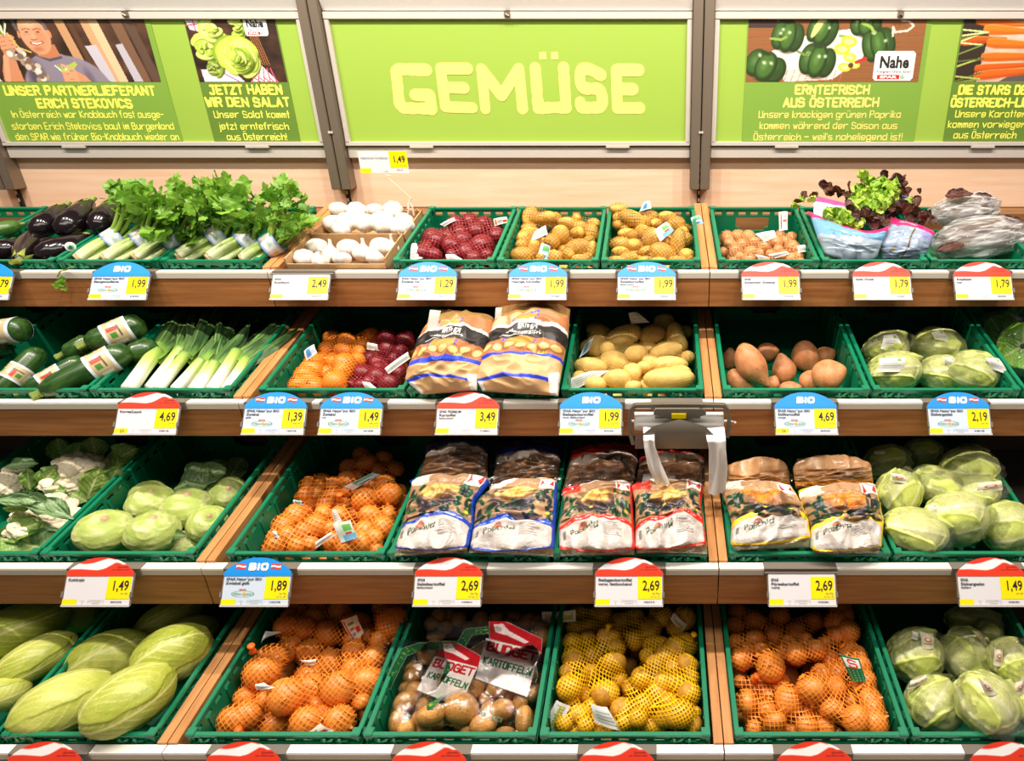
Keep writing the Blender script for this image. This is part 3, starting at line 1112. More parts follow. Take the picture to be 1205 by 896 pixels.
# badge lettering on the two photos
def badge(parent, X0, X1, x0, y0, x1, y1):
    Y = YH - 0.0046
    zt, zb_ = zpx(22.5, Y), zpx(96.5, Y)
    bx = X0 + (X1 - X0) * x0
    bw = (X1 - X0) * (x1 - x0)
    z = lambda f: zt + (zb_ - zt) * (y0 + (y1 - y0) * f)
    bh = z(0) - z(1)
    for nm, s, fx, fb, fh, fw, mt, bold in (('badge_word', 'Nahe', .12, .55, .40, .74, 'M_ink', .03), ('badge_line', 'liegendes bei', .07, .72, .09, .86, 'M_greyink', 0), ('badge_logo', 'SPAR', .17, .915, .09, .43, 'M_paperwhite', .04)):
        Vt, Ft = font_text(s, bold)
        W = Vt[:, 0].max()
        Vt = np.stack([Vt[:, 0] / W * bw * fw, Vt[:, 0] * 0, Vt[:, 1] / .73 * bh * fh], 1)
        obj(nm, mesh(nm, Vt, Ft, globals()[mt], smooth=False), parent, Matrix.Translation((bx + bw * fx, Y - 0.0012, z(fb))))


badge(photo_salad, -1.512, -1.222, 0.645, -0.05, 0.90, 0.26)
badge(photo_pepper, 0.297, 0.868, 0.735, 0.50, 0.965, 0.98)

# ------------------------------------------------------------------ shelves
FB = {1: 361.0, 2: 513.5, 3: 711.5}
ROWN = {1: 'top', 2: 'second', 3: 'third', 4: 'bottom'}
MODN = ('left', 'middle', 'right')
DEP = {1: 0.5, 2: 0.64, 3: 0.64, 4: 0.64}
CH = {1: 0.11, 2: 0.14, 3: 0.15, 4: 0.20}     # crate heights


def shelf(i, k):
    o = ROW[i]['o']
    a, b = SEAM[k] + 0.0015, SEAM[k + 1] - 0.0015
    t = thing('produce_shelf', '%s wooden produce shelf of the %s bay with white front strip' % (ROWN[i], MODN[k]), 'shelf', ((a + b) / 2, o[1], o[2] - 0.1), group='produce shelves')
    zf = PY_(772, FB[i], o[1])[2] if i in FB else o[2] - 0.20
    obj('fascia', MB().box(a, b, o[1] + 0.002, o[1] + 0.018, zf, o[2] - 0.019).build('fascia', M_fascia), t)
    s = MB()
    s.box(a, b, o[1], o[1] + 0.022, o[2] - 0.004, o[2])
    s.m = 1
    s.box(a, b, o[1] - 0.001, o[1] + 0.004, o[2] - 0.019, o[2] - 0.0035)
    obj('front_strip', s.build('front_strip', [M_strip, M_stripface]), t)
    M = rowmat(i, 0, 0, 0)
    for x0, x1 in ((a, a + 0.021), (b - 0.021, b)):
        obj('side_rail', MB().box(x0, x1, 0.022, DEP[i], 0.016 - CH[i], 0.004).build('side_rail', M_rail), t, M)
    obj('board', MB().box(a, b, 0.05 if i < 4 else 0.02, DEP[i], 0.006 - CH[i], 0.016 - CH[i]).build('board', M_board), t, M)
    if i > 1:
        q = RW(i, 0, DEP[i], -0.1)
        zt = min(q[2] + 0.5, RW(i - 1, 0, q[1] - ROW[i - 1]['o'][1], -0.15)[2])
        obj('back_panel', MB().box(a, b, q[1] + 0.004, q[1] + 0.016, q[2] - 0.04, zt).build('back_panel', M_board), t)


for i in (1, 2, 3, 4):
    for k in range(3):
        shelf(i, k)

# ------------------------------------------------------------------ crates
CR = {}


def crate_meshes(W, D, h):
    key = (W, D, h)
    if key in CR:
        return CR[key]
    t = 0.005
    b = MB()
    b.box(0.004, W - 0.004, 0.004, D - 0.004, 0, 0.004)
    g0, g1 = h - 0.026, h - 0.015   # row of slots under the rim

    def wall(L, put, hole):
        put(0, L, 0, g0 if not hole else 0.03)
        if hole:
            hw = 0.055
            put(0, L / 2 - hw, 0.03, g0)
            put(L / 2 + hw, L, 0.03, g0)
            put(L / 2 - hw, L / 2 + hw, h - 0.034, g0)
            put(L / 2 - hw, L / 2 - hw + 0.012, 0.03, 0.042)
            put(L / 2 + hw - 0.012, L / 2 + hw, 0.03, 0.042)
        put(0, L, g1, h - 0.002)
        x = 0.0
        while x < L:
            put(x, min(x + 0.016, L), g0, g1)
            x += 0.04
    wall(W, lambda x0, x1, z0, z1: b.box(x0, x1, 0.004, 0.004 + t, z0, z1), False)
    wall(W, lambda x0, x1, z0, z1: b.box(x0, x1, D - 0.004 - t, D - 0.004, z0, z1), True)
    wall(D, lambda x0, x1, z0, z1: b.box(0.004, 0.004 + t, x0, x1, z0, z1), False)
    wall(D, lambda x0, x1, z0, z1: b.box(W - 0.004 - t, W - 0.004, x0, x1, z0, z1), False)
    x = 0.06
    while x < D - 0.03:      # ribs on the inner side walls
        b.box(0.004 + t, 0.004 + t + 0.003, x, x + 0.006, 0, g0).box(W - 0.004 - t - 0.003, W - 0.004 - t, x, x + 0.006, 0, g0)
        x += 0.075
    x = 0.05
    while x < W - 0.03:
        b.box(x, x + 0.006, D - 0.004 - t - 0.003, D - 0.004 - t, 0, 0.028)
        x += 0.06
    for cx in (0.002, W - 0.016):
        for cy in (0.002, D - 0.016):
            b.box(cx, cx + 0.014, cy, cy + 0.014, 0, h - 0.004)
    r = MB()
    for z0, z1, e in ((h - 0.007, h, 0.011), (h - 0.031, h - 0.027, 0.007)):
        r.box(0, W, 0, e, z0, z1).box(0, W, D - e, D, z0, z1).box(0, e, e, D - e, z0, z1).box(W - e, W, e, D - e, z0, z1)
    for cx in (0, W - 0.02):
        for cy in (0, D - 0.02):
            r.box(cx, cx + 0.02, cy, cy + 0.02, h - 0.010, h + 0.003)
    l = MB()
    for dx in (0, 0.034):
        l.box(dx, dx + 0.026, -0.002, 0.004, h - 0.022, h - 0.017).box(dx + 0.006, dx + 0.012, -0.003, 0.003, h - 0.026, h - 0.009)
    l.prism([(0.002, h - 0.028), (0.008, h - 0.028), (0.03, h - 0.010), (0.024, h - 0.010)], -0.003, 0.002)
    CR[key] = (b.build('body', M_green), r.build('rim', M_green, bevel=0.0012), l.build('latch', M_green))
    return CR[key]


CRATES = {}


def crate(i, key, x0, x1, label):
    W = round(x1 - x0 - 0.006, 3)
    D, h = (0.40 if i == 1 else 0.595), CH[i]
    M = rowmat(i, x0 + 0.003, 0.028, 0.02 - h)
    t = thing('produce_crate', label, 'crate', group='green folding crates', M=M)
    b, r, l = crate_meshes(W, D, h)
    obj('body', b, t, M)
    obj('rim', r, t, M)
    obj('latch', l, t, M @ Matrix.Translation((0.025, 0, 0)))
    obj('latch', l, t, M @ Matrix.Translation((W - 0.09, 0, 0)))
    CRATES[key] = dict(row=i, x0=x0 + 0.014, x1=x1 - 0.014, v0=0.04, v1=0.028 + D - 0.012, floor=0.02 - h + 0.005, obs=[])


G_ = 'green plastic crate holding '
for a in ((1, 'cuke', -2.30, -2.01, G_ + 'cucumbers on the top shelf'), (1, 'egg', -2.006, -1.709, G_ + 'glossy dark eggplants'),
          (1, 'cel1', -1.706, -1.412, G_ + 'celery next to the eggplants'), (1, 'cel2', -1.413, -1.124, G_ + 'celery next to the garlic boxes'),
          (1, 'ron', -0.752, -0.458, G_ + 'netted red onions on the top shelf'), (1, 'pot1', -0.456, -0.161, G_ + 'netted potatoes beside the red onions on the top shelf'),
          (1, 'pot2', -0.159, 0.13, G_ + 'netted potatoes beside the shallots on the top shelf'), (1, 'shal', 0.175, 0.468, G_ + 'netted shallots'),
          (1, 'duo', 0.47, 0.775, G_ + 'blue and pink bags of mixed lettuce'), (1, 'redl', 0.778, 1.09, G_ + 'wrapped red lettuce heads'),
          (2, 'zuc0', -2.30, -1.90, G_ + 'courgettes at the far left edge of the second shelf'), (2, 'zuc', -1.897, -1.503, G_ + 'courgettes next to the leeks'),
          (2, 'leek', -1.502, -1.123, G_ + 'leeks'),
          (2, 'on2', -1.055, -0.662, G_ + 'orange and red onions side by side'), (2, 'pap', -0.66, -0.257, G_ + 'brown paper sacks of potatoes'),
          (2, 'pot3', -0.254, 0.129, G_ + 'pale yellow netted potatoes on the second shelf'), (2, 'swp', 0.175, 0.57, G_ + 'loose sweet potatoes'),
          (2, 'ice2', 0.572, 0.968, G_ + 'wrapped icebergs with white labels'), (2, 'rom', 0.97, 1.365, G_ + 'bagged leafy green lettuce'),
          (3, 'caul', -1.89, -1.502, G_ + 'cauliflowers'), (3, 'kohl', -1.502, -1.122, G_ + 'kohlrabi'), (3, 'on3', -1.05, -0.658, G_ + 'netted onions on the third shelf'),
          (3, 'blue', -0.655, -0.258, G_ + 'blue banded potato bags'), (3, 'red', -0.255, 0.128, G_ + 'red banded potato bags'),
          (3, 'yel', 0.176, 0.574, G_ + 'yellow banded potato bags'), (3, 'ice3', 0.577, 0.972, G_ + 'film wrapped icebergs on the third shelf'),
          (4, 'cab0', -1.865, -1.475, G_ + 'cabbages at the far left of the bottom shelf'), (4, 'cab', -1.473, -1.122, G_ + 'four large cabbages in front, beside the wooden rail'),
          (4, 'on4', -1.06, -0.662, G_ + 'netted onions left of the clear potato sacks'), (4, 'bud', -0.66, -0.266, G_ + 'clear sacks of potatoes'),
          (4, 'ynet', -0.264, 0.125, G_ + 'potatoes in bright yellow nets'), (4, 'on5', 0.174, 0.57, G_ + 'netted onions beside the icebergs on the bottom shelf'),
          (4, 'ice4', 0.572, 0.965, G_ + 'film wrapped icebergs on the bottom shelf')):
    crate(*a)

# ------------------------------------------------------------------ price tags
def rect2(x0, x1, y0, y1, z):
    return [(x0, y0, z), (x1, y0, z), (x1, y1, z), (x0, y1, z)], [(0, 1, 2, 3)]


TW = 0.0805


def arch(x):
    return 0.004 + 0.033 * max(0.0, 1 - abs(x / TW) ** 2.3)


def put_text(parent, M, name, s, x, y, h, mt, w=None, bold=0.0, z=0.0016, slant=0.0, right=False):
    V, F = font_text(s, bold)
    if len(V) == 0:
        return
    V = V.copy()
    W = V[:, 0].max()
    sx = (w / W) if w else h / 0.73
    V = np.stack([V[:, 0] * sx + V[:, 1] * h / 0.73 * slant, V[:, 1] * h / 0.73, V[:, 0] * 0], 1)
    if right:
        V[:, 0] -= V[:, 0].max()
    return obj(name, mesh(name, V + np.array([x, y, 0]), F, mt, smooth=False), parent, M @ Matrix.Translation((0, 0, z)))


_tagm = {}


def tag_mesh(kind):
    if kind in _tagm:
        return _tagm[kind]
    n = 44
    xs = np.linspace(-TW, TW, n)
    V, F, C = [], [], []
    mq = 26
    for x in xs:
        for j in range(mq):
            V.append((x, arch(x) * j / (mq - 1), 0.0012))
    V = np.array(V)
    F = gridF(mq, n)
    col = np.tile(np.array([24, 144, 232]) / 255.0, (len(V), 1))
    if kind == 'flag':
        u, s = V[:, 0] / TW, V[:, 1] / 0.037
        lo = np.interp(u, [-1, -0.6, -0.1, 0.1, 0.4, 0.52, 0.62, 0.9, 1], [0.25, 0.27, 0.2, 0.3, 0.68, 0.66, 0.55, 0.6, 0.5])
        hi = np.interp(u, [-1, -0.75, -0.5, -0.25, 0.18, 0.38, 0.46, 0.6, 1], [0.5, 0.62, 0.58, 0.66, 0.95, 0.84, 0.93, 2, 2])
        kk = (smoothstep(-0.03, 0.03, s - lo) * (1 - smoothstep(-0.03, 0.03, s - hi)))[:, None]
        col = np.array([230, 58, 34]) / 255.0 * (1 - kk) + np.array([246, 244, 244]) / 255.0 * kk
    top = mesh('topper', V, F, M_pic, col=col, smooth=False)
    band = mesh('topper_band', *rect2(-TW, TW, -0.0065, -0.0, 0.0011), {'bio': M_tagblue, 'flag': M_tagred}.get(kind, M_tagblue), smooth=False)
    _tagm[kind] = (top, band)
    return _tagm[kind]


def price_tag(i, px, kind, lines, price, sub, label, no=None, swiss=False, tiny=('', '')):
    o = ROW[i]['o']
    X = PY_(px, {1: 323, 2: 478, 3: 674, 4: 893}[i], o[1] - 0.004)[0]
    a = math.radians(37.5)
    Mt = Matrix(((1, 0, 0, X), (0, math.sin(a), -math.cos(a), o[1] - 0.0125), (0, math.cos(a), math.sin(a), o[2] - 0.004), (0, 0, 0, 1)))
    t = thing('price_tag', label, 'price tag', group='shelf price tags', M=Mt)
    # holder hooked over the white strip
    h = MB().box(X - 0.088, X + 0.088, o[1] - 0.001, o[1] + 0.021, o[2] + 0.0002, o[2] + 0.0022).box(X - 0.088, X + 0.088, o[1] - 0.0035, o[1] - 0.0012, o[2] - 0.020, o[2] + 0.0022)
    obj('holder', h.build('holder', M_grey), t)
    if kind == 'grey':
        Vp, Fp = rect2(-0.083, 0.083, -0.074, 0.002, -0.0012)
    else:
        Vp, Fp = rect2(-0.083, 0.083, -0.074, 0.001, -0.0012)
    bk = MB().box(-0.0825, 0.0825, -0.0745, 0.001, -0.0028, -0.0008)
    bk.box(-0.0845, -0.0805, -0.055, -0.042, -0.002, 0.003).box(0.0795, 0.0845, -0.055, -0.042, -0.002, 0.003)
    obj('back_plate', bk.build('back_plate', M_grey), t, Mt)
    card = obj('card', mesh('card', *rect2(-0.0795, 0.0795, -0.0715, -0.0, 0), M_tagpale if kind == 'bio' else M_tagwhite, smooth=False), t, Mt)
    if kind == 'grey':
        g = MB().box(-0.088, 0.088, 0.0, 0.004, -0.002, 0.002)
        obj('grey_bar', g.build('grey_bar', M_grey), t, Mt)
    else:
        tp, bd = tag_mesh(kind)
        topper = obj('topper', tp, t, Mt)
        obj('topper_band', bd, t, Mt)
        if kind == 'bio':
            pls, W = stroke_text('BIO', 0.0, 1, gap=2.3)
            hh, ww = 0.0125, 0.042
            xc = 0.0
            pls = [np.stack([p[:, 0] / W * ww + p[:, 1] * 0.0012 - ww / 2 + xc, 0.0095 + p[:, 1] * hh], 1) for p in pls]
            V, F = ribbons(pls, 0.0056, 0, 3, 0.06, 8)
            obj('lettering', mesh('lettering', V, F, M_paperwhite, smooth=False), topper, Mt @ Matrix.Translation((0, 0, 0.0018)))
            if swiss:
                for xc in (-0.042, 0.042):
                    b = MB()
                    for q, (m_, y0) in enumerate(((0, 0.0105), (1, 0.0145), (0, 0.0185))):
                        b.m = m_
                        for s in range(6):
                            x0 = xc - 0.0115 + s * 0.0039
                            d0, d1 = 0.0012 * math.sin(s * 1.05), 0.0012 * math.sin((s + 1) * 1.05)
                            b.add([(x0, y0 + d0, 0), (x0 + 0.0039, y0 + d1, 0), (x0 + 0.0039, y0 + d1 + 0.004, 0), (x0, y0 + d0 + 0.004, 0)], [(0, 1, 2, 3)])
                    obj('flag', b.build('flag', [M_tagred, M_paperwhite]), topper, Mt @ Matrix.Translation((0, 0, 0.0018)))
        else:
            put_text(topper, Mt, 'lettering', 'Qualität', 0.038, 0.0135, 0.0036, M_ink, w=0.026, z=0.0019, slant=0.2)
            put_text(topper, Mt, 'lettering', 'aus Österreich', 0.026, 0.0075, 0.0036, M_ink, w=0.041, z=0.0019, slant=0.2)
    if price:
        y1 = -0.0075
        field = obj('price_field', mesh('price_field', *rect2(0.021, 0.077, -0.0585, y1, 0.0008), M_tagyellow, smooth=False), t, Mt)
        put_text(field, Mt, 'price', price, 0.0725, -0.0385, 0.0235, M_ink, w=0.0405, bold=0.012, right=True)
        if sub:
            put_text(field, Mt, 'unit_text', sub, 0.0735, -0.0475, 0.0042, M_greyink, right=True, slant=0.2)
            if tiny[0]:
                put_text(field, Mt, 'unit_text', tiny[0], 0.0735, -0.0545, 0.0036, M_greyink, right=True)
        y = -0.0175 if kind != 'bio' else -0.0155
        for q, s in enumerate(lines):
            small = q == 2
            w_ = min(0.092, len(s) * (0.0034 if small else 0.0047))
            put_text(card, Mt, 'product_name', s, -0.0735, y, 0.0042 if small else 0.0062, M_ink2, w=w_, bold=0.03)
            y -= 0.0072 if q == 1 else 0.0092
        # bottom line: yellow corner, boxes, bar code
        corner = obj('corner_field', mesh('corner_field', *rect2(-0.0795, -0.046, -0.0715, -0.059, 0.0008), M_tagyellow, smooth=False), t, Mt)
        if no:
            put_text(corner, Mt, 'number', no, -0.0655, -0.0695, 0.0085, M_ink, w=0.011)
        b = MB()
        for x0, x1, y0, y1 in ((-0.018, 0.018, -0.0655, -0.0652), (-0.018, -0.0177, -0.0715, -0.061), (0.018, 0.0183, -0.0715, -0.061), (-0.018, 0.018, -0.0611, -0.0608),
                               (-0.0315, -0.0308, -0.0715, -0.0665), (-0.036, -0.027, -0.0637, -0.0632), (-0.014, 0.012, -0.0637, -0.0632), (-0.01, 0.010, -0.0690, -0.0684)):
            V, F = rect2(x0, x1, y0, y1, 0)
            b.add(V, F)
        x = 0.036
        rng = random.Random(len(label))
        while x < 0.060:
            wd = rng.choice([0.0007, 0.0014, 0.0021])
            V, F = rect2(x, x + wd, -0.067, -0.0632, 0)
            b.add(V, F)
            x += wd + rng.choice([0.0008, 0.0016])
        obj('small_print', b.build('small_print', M_greyink), card, Mt @ Matrix.Translation((0, 0, 0.0014)))
        if kind == 'bio':
            put_text(card, Mt, 'logo_word', 'SPAR', -0.040, -0.0385, 0.0036, M_inkred, w=0.018, bold=0.03)
            V, F = [], []
            for q in range(28):
                an = 2 * math.pi * q / 28
                for rr in (1.0, 0.93):
                    V.append((-0.030 + 0.027 * rr * math.cos(an), -0.0465 + 0.0072 * rr * math.sin(an), 0))
            F = [(2 * q, 2 * ((q + 1) % 28), 2 * ((q + 1) % 28) + 1, 2 * q + 1) for q in range(28)]
            obj('logo_ring', mesh('logo_ring', V, F, M_inkgreen, smooth=False), card, Mt @ Matrix.Translation((0, 0, 0.0014)))
            put_text(card, Mt, 'logo_word', 'Natur', -0.051, -0.0485, 0.0052, M_inkgreen, w=0.020, slant=0.2, bold=0.01)
            put_text(card, Mt, 'logo_word', 'pur', -0.0215, -0.0485, 0.0052, M_inkgreen, w=0.013, slant=0.2, bold=0.01)
            V = [(-0.0265 + 0.0038 * math.cos(q * 0.7854), -0.0462 + 0.0038 * math.sin(q * 0.7854), 0) for q in range(8)]
            obj('logo_sun', mesh('logo_sun', V, [tuple(range(8))], M_inkorange, smooth=False), card, Mt @ Matrix.Translation((0, 0, 0.0015)))
    obj('clear_edge', MB().box(-0.081, 0.081, -0.0765, -0.0715, -0.001, 0.002).build('clear_edge', mat('clear_edge_plastic', (196, 190, 190), rough=0.25) if 'ce' not in USED else USED['ce']), t, Mt)
    if 'ce' not in USED:
        USED['ce'] = bpy.data.materials['clear_edge_plastic']


B_, F_, N_ = 'SPAR Natur*pur BIO', 'SPAR', ''
T_ = 'price tag reading '
price_tag(1, -14, 'bio', [B_, 'Melanzani'], '1,79', 'per Stk.', 'blue BIO ' + T_ + '1,79 below the eggplants')
price_tag(1, 146, 'bio', [B_, 'Stangensellerie'], '1,99', 'per Stk.', 'blue BIO ' + T_ + '1,99 below the celery')
price_tag(1, 357, 'grey', [F_, 'Knoblauch'], '2,49', '250g Netz', 'plain white ' + T_ + '2,49 below the garlic', tiny=('per kg 9,96', ''))
price_tag(1, 505, 'bio', [B_, 'Zwiebel rot'], '1,29', '500g Netz', 'blue BIO ' + T_ + '1,29 below the red onions', swiss=True)
price_tag(1, 634, 'bio', [B_, 'Heurige Kartoffel'], '1,99', '1kg Netz', 'blue BIO ' + T_ + '1,99 below the potatoes beside the red onions', swiss=True)
price_tag(1, 761, 'bio', [B_, 'Salatkartoffel', 'festkochend'], '1,99', '1kg Netz', 'blue BIO ' + T_ + '1,99 below the potatoes beside the shallots', swiss=True)
price_tag(1, 906, 'flag', [F_, 'Schalotten Zwiebel'], '1,99', '500g Netz', 'red and white topped ' + T_ + '1,99 below the shallots', tiny=('per kg 3,98', ''))
price_tag(1, 1036, 'flag', ['Salat Duett'], '1,79', 'per Pkg.', 'red and white topped ' + T_ + '1,79 below the blue and pink lettuce bags')
price_tag(1, 1154, 'flag', ['Kopfsalat', 'rot'], '1,79', 'per Stk.', 'red and white topped ' + T_ + '1,79 below the wrapped red lettuce')
price_tag(2, 179, 'flag', ['Porree/Lauch'], '4,69', 'per kg', 'red and white topped ' + T_ + '4,69 below the leeks', no='23')
price_tag(2, 327, 'bio', [B_, 'Zwiebel', 'gelb'], '1,39', '500g Netz', 'blue BIO ' + T_ + '1,39 below the orange onions', swiss=True, tiny=('per kg 2,78', ''))
price_tag(2, 416, 'bio', [B_, 'Zwiebel', 'rot'], '1,49', '500g Netz', 'blue BIO ' + T_ + '1,49 below the red onions of the second shelf', swiss=True, tiny=('per kg 2,98', ''))
price_tag(2, 552, 'flag', ['SPAR PREMIUM', 'Kartoffel', 'festkochend'], '3,49', '3kg Pkg.', 'red and white topped ' + T_ + '3,49 below the brown paper sacks')
price_tag(2, 696, 'bio', [B_, 'Beilagenkartoffel', 'vorw. festkochend'], '1,99', '1kg Netz', 'blue BIO ' + T_ + '1,99 beside the bag roll holder')
price_tag(2, 947, 'bio', [B_, 'Süßkartoffel', 'orange'], '4,69', 'per kg', 'blue BIO ' + T_ + '4,69 below the sweet potatoes', no='26')
price_tag(2, 1125.5, 'bio', [B_, 'Eisbergsalat'], '2,19', 'per Stk.', 'blue BIO ' + T_ + '2,19 below the labelled icebergs', swiss=True)
price_tag(3, 122.5, 'flag', ['Kohlrabi'], '1,49', 'per Stk.', 'red and white topped ' + T_ + '1,49 below the kohlrabi')
price_tag(3, 306.5, 'bio', [B_, 'Zwiebel gelb'], '1,89', '1kg Pkg.', 'blue BIO ' + T_ + '1,89 below the netted onions', swiss=True, tiny=('per kg 1,89', ''))
price_tag(3, 529.5, 'flag', [F_, 'Salatkartoffel', 'festkochend'], '2,69', '2kg Pkg.', 'red and white topped ' + T_ + '2,69 below the blue banded potato bags', tiny=('per kg 1,35', ''))
price_tag(3, 740.5, 'flag', ['Beilagenkartoffel', 'vorw. festkochend'], '2,69', '2kg Pkg.', 'red and white topped ' + T_ + '2,69 below the red banded potato bags', tiny=('per kg 1,35', ''))
price_tag(3, 942, 'grey', [F_, 'Püreekartoffel', 'mehlig'], '2,69', '2kg Pkg.', 'plain white ' + T_ + '2,69 below the yellow banded potato bags', tiny=('per kg 1,35', ''))
price_tag(3, 1163, 'flag', [F_, 'Eisbergsalat', 'foliert'], '1,49', 'per Stk.', 'red and white topped ' + T_ + '1,49 below the wrapped icebergs')
for px, wh in ((58, 'cabbages'), (290, 'netted onions beside the wooden rail'), (507, 'clear potato sacks'), (726, 'yellow netted potatoes'), (957, 'onions beside the icebergs'), (1182, 'icebergs of the bottom shelf')):
    price_tag(4, px, 'flag', [], '', '', 'red and white topped price tag cut off below the ' + wh)

# ------------------------------------------------------------------ hanging price card with its clear stand
Yc = 2.24
q = lambda x, y: PY_(400 + x / 9.43, 165 + y / 9.43, Yc)
c0, c1, c2_, c3 = q(203, 123), q(745, 123), q(770, 366), q(225, 366)
t = thing('price_card', 'small white and yellow price card reading 1,49 on a clear stand above the garlic', 'price card', tuple(q(790, 835)))
wd, hh = c1[0] - c0[0], c0[2] - c3[2]
Mt = Matrix(((1, 0, 0, (c3[0] + c0[0]) / 2), (0, 0, -1, Yc), (0, 1, 0, c3[2]), (0, 0, 0, 1)))
obj('card', MB().box(0, wd, 0, hh, -0.001, 0).build('card', M_tagwhite), t, Mt)
obj('price_field', mesh('price_field', *rect2(wd * 0.63, wd, hh * 0.24, hh, 0.0006), M_tagyellow, smooth=False), t, Mt)
obj('corner_field', mesh('corner_field', *rect2(0, wd * 0.22, 0, hh * 0.22, 0.0006), M_tagyellow, smooth=False), t, Mt)
put_text(t, Mt, 'price', '1,49', wd * 0.95, hh * 0.5, hh * 0.31, M_ink, w=wd * 0.25, bold=0.012, right=True)
put_text(t, Mt, 'unit_text', 'per Stk', wd * 0.96, hh * 0.33, hh * 0.07, M_greyink, right=True)
put_text(t, Mt, 'product_name', 'Italienischer Knoblauch', wd * 0.04, hh * 0.66, hh * 0.1, M_greyink, w=wd * 0.56, bold=0.006)
put_text(t, Mt, 'small_print', '0961 67', wd * 0.75, hh * 0.12, hh * 0.07, M_ink)
put_text(t, Mt, 'small_print', '1   Knobl', wd * 0.42, hh * 0.06, hh * 0.07, M_greyink)
M_rod = mat('clear_rod_plastic', (214, 200, 184), rough=0.15)
s = MB().tube([q(500, 385), q(560, 395), q(535, 418), q(790, 645)], 0.0016, 6)
obj('stand_rod', s.build('stand_rod', M_rod), t)
s = MB().tube([q(790, 640), q(770, 690), q(765, 760), q(755, 830)], 0.003, 6).tube([q(775, 690), q(805, 740), q(822, 835)], 0.003, 6).tube([q(755, 700), q(750, 760), q(800, 770)], 0.0025, 6)
obj('clip_foot', s.build('clip_foot', M_rod), t)

# ------------------------------------------------------------------ roll of plastic bags on its metal holder
o2 = ROW[2]['o']
Yd = o2[1] - 0.062
e = lambda x, y, dy=0.0: PY_(*zp('e', x, y), Yd + dy)
t = thing('bag_roll_holder', 'grey metal holder for a roll of bags clipped to the second shelf', 'bag holder', tuple(e(555, 420)))
a, b = e(305, 100), e(780, 100)
obj('hook_plate', MB().box(a[0] * 1.0, b[0], o2[1] - 0.004, o2[1] + 0.021, o2[2] + 0.0005, o2[2] + 0.003).box(a[0], b[0], o2[1] - 0.006, o2[1] - 0.002, o2[2] - 0.02, o2[2] + 0.003)
    .box(a[0] + 0.01, b[0] - 0.01, Yd, o2[1] - 0.003, o2[2] - 0.014, o2[2] - 0.011).build('hook_plate', M_grey), t)
M_br = mat('grey_bracket_metal', (112, 104, 92), rough=0.4, metal=0.2)
s = MB()
fr = [e(150, 500), e(122, 400), e(122, 260), e(130, 200), e(165, 165), e(400, 160), e(700, 160), e(945, 165), e(980, 200), e(990, 260), e(992, 350), e(975, 440)]
for A_, B2 in zip(fr[:-1], fr[1:]):
    d = B2 - A_
    n = np.array([-d[2], 0, d[0]]) / np.linalg.norm(d) * 0.0045
    s.add([A_ + n + (0, -0.008, 0), A_ - n + (0, -0.008, 0), B2 - n + (0, -0.008, 0), B2 + n + (0, -0.008, 0), A_ + n + (0, 0.008, 0), A_ - n + (0, 0.008, 0), B2 - n + (0, 0.008, 0), B2 + n + (0, 0.008, 0)],
          [(0, 1, 2, 3), (4, 7, 6, 5), (0, 4, 5, 1), (1, 5, 6, 2), (2, 6, 7, 3), (3, 7, 4, 0)])
obj('bracket', s.build('bracket', M_br), t)
tri = [e(330, 190), e(330, 215), e(555, 282), e(785, 215), e(785, 190), e(760, 165), e(350, 165)]
obj('upper_plate', MB().prism([(p[0], p[2]) for p in tri][::-1], Yd - 0.022, Yd - 0.019).build('upper_plate', M_br), t)
p0, p1 = e(487, 245), e(612, 203)
obj('sticker', MB().box(p0[0], p1[0], Yd - 0.0240, Yd - 0.0222, p0[2], p1[2]).build('sticker', M_tagyellow), t)
lp = [(160, 360), (240, 415), (330, 380), (340, 350), (555, 290), (775, 350), (790, 380), (860, 430), (945, 440), (945, 500), (860, 548), (240, 548), (165, 500)]
n1 = 13
V, F = [], []
cols_ = np.linspace(165, 945, 40)
for x in cols_:
    top = np.interp(x, [165, 240, 330, 555, 780, 860, 945], [420, 420, 352, 290, 352, 430, 440])
    for j in range(n1):
        y = top + (548 - top) * j / (n1 - 1)
        dy = -0.030 - 0.014 * math.sin(math.pi * min(1, max(0, (y - 250) / 300.0)))
        for back in (0,):
            V.append(e(x, y, dy - 0.002))
V = np.array(V)
m = len(V)
V2 = V + np.array([0, 0.0025, 0])
Fg = gridF(n1, 40)
obj('cover_plate', mesh('cover_plate', np.concatenate([V, V2]), np.concatenate([Fg, Fg[:, ::-1] + m]), M_br), t)
ra, rb = e(160, 335), e(945, 335)
zc, rr = e(555, 335)[2], (e(555, 262)[2] - e(555, 410)[2]) / 2
obj('pin', MB().tube([(ra[0] - 0.014, Yd + 0.018, zc), (ra[0] - 0.001, Yd + 0.018, zc)], 0.004, 8).build('pin', M_alu), t)
obj('pin', MB().tube([(rb[0] + 0.001, Yd + 0.018, zc), (rb[0] + 0.02, Yd + 0.018, zc)], 0.004, 8).tube([(rb[0] + 0.018, Yd + 0.018, zc), (rb[0] + 0.03, Yd, zc + 0.006), (rb[0] + 0.028, Yd - 0.01, zc + 0.012)], 0.003, 6).build('pin', M_alu), t)
M_bag = mat('white_bag_film', (240, 238, 234), rough=0.3, trans=0.25, bump=0.15, bscale=25)
roll = thing('plastic_bag_roll', 'white roll of thin plastic bags in the grey holder with two strips hanging', 'bag roll', (float((ra[0] + rb[0]) / 2), Yd + 0.018, float(zc)))
obj('roll', MB().tube([(ra[0], Yd + 0.018, zc), (ra[0] + 0.004, Yd + 0.018, zc), (rb[0] - 0.004, Yd + 0.018, zc), (rb[0], Yd + 0.018, zc)], rr, 28).build('roll', M_bag, smooth=True), roll)


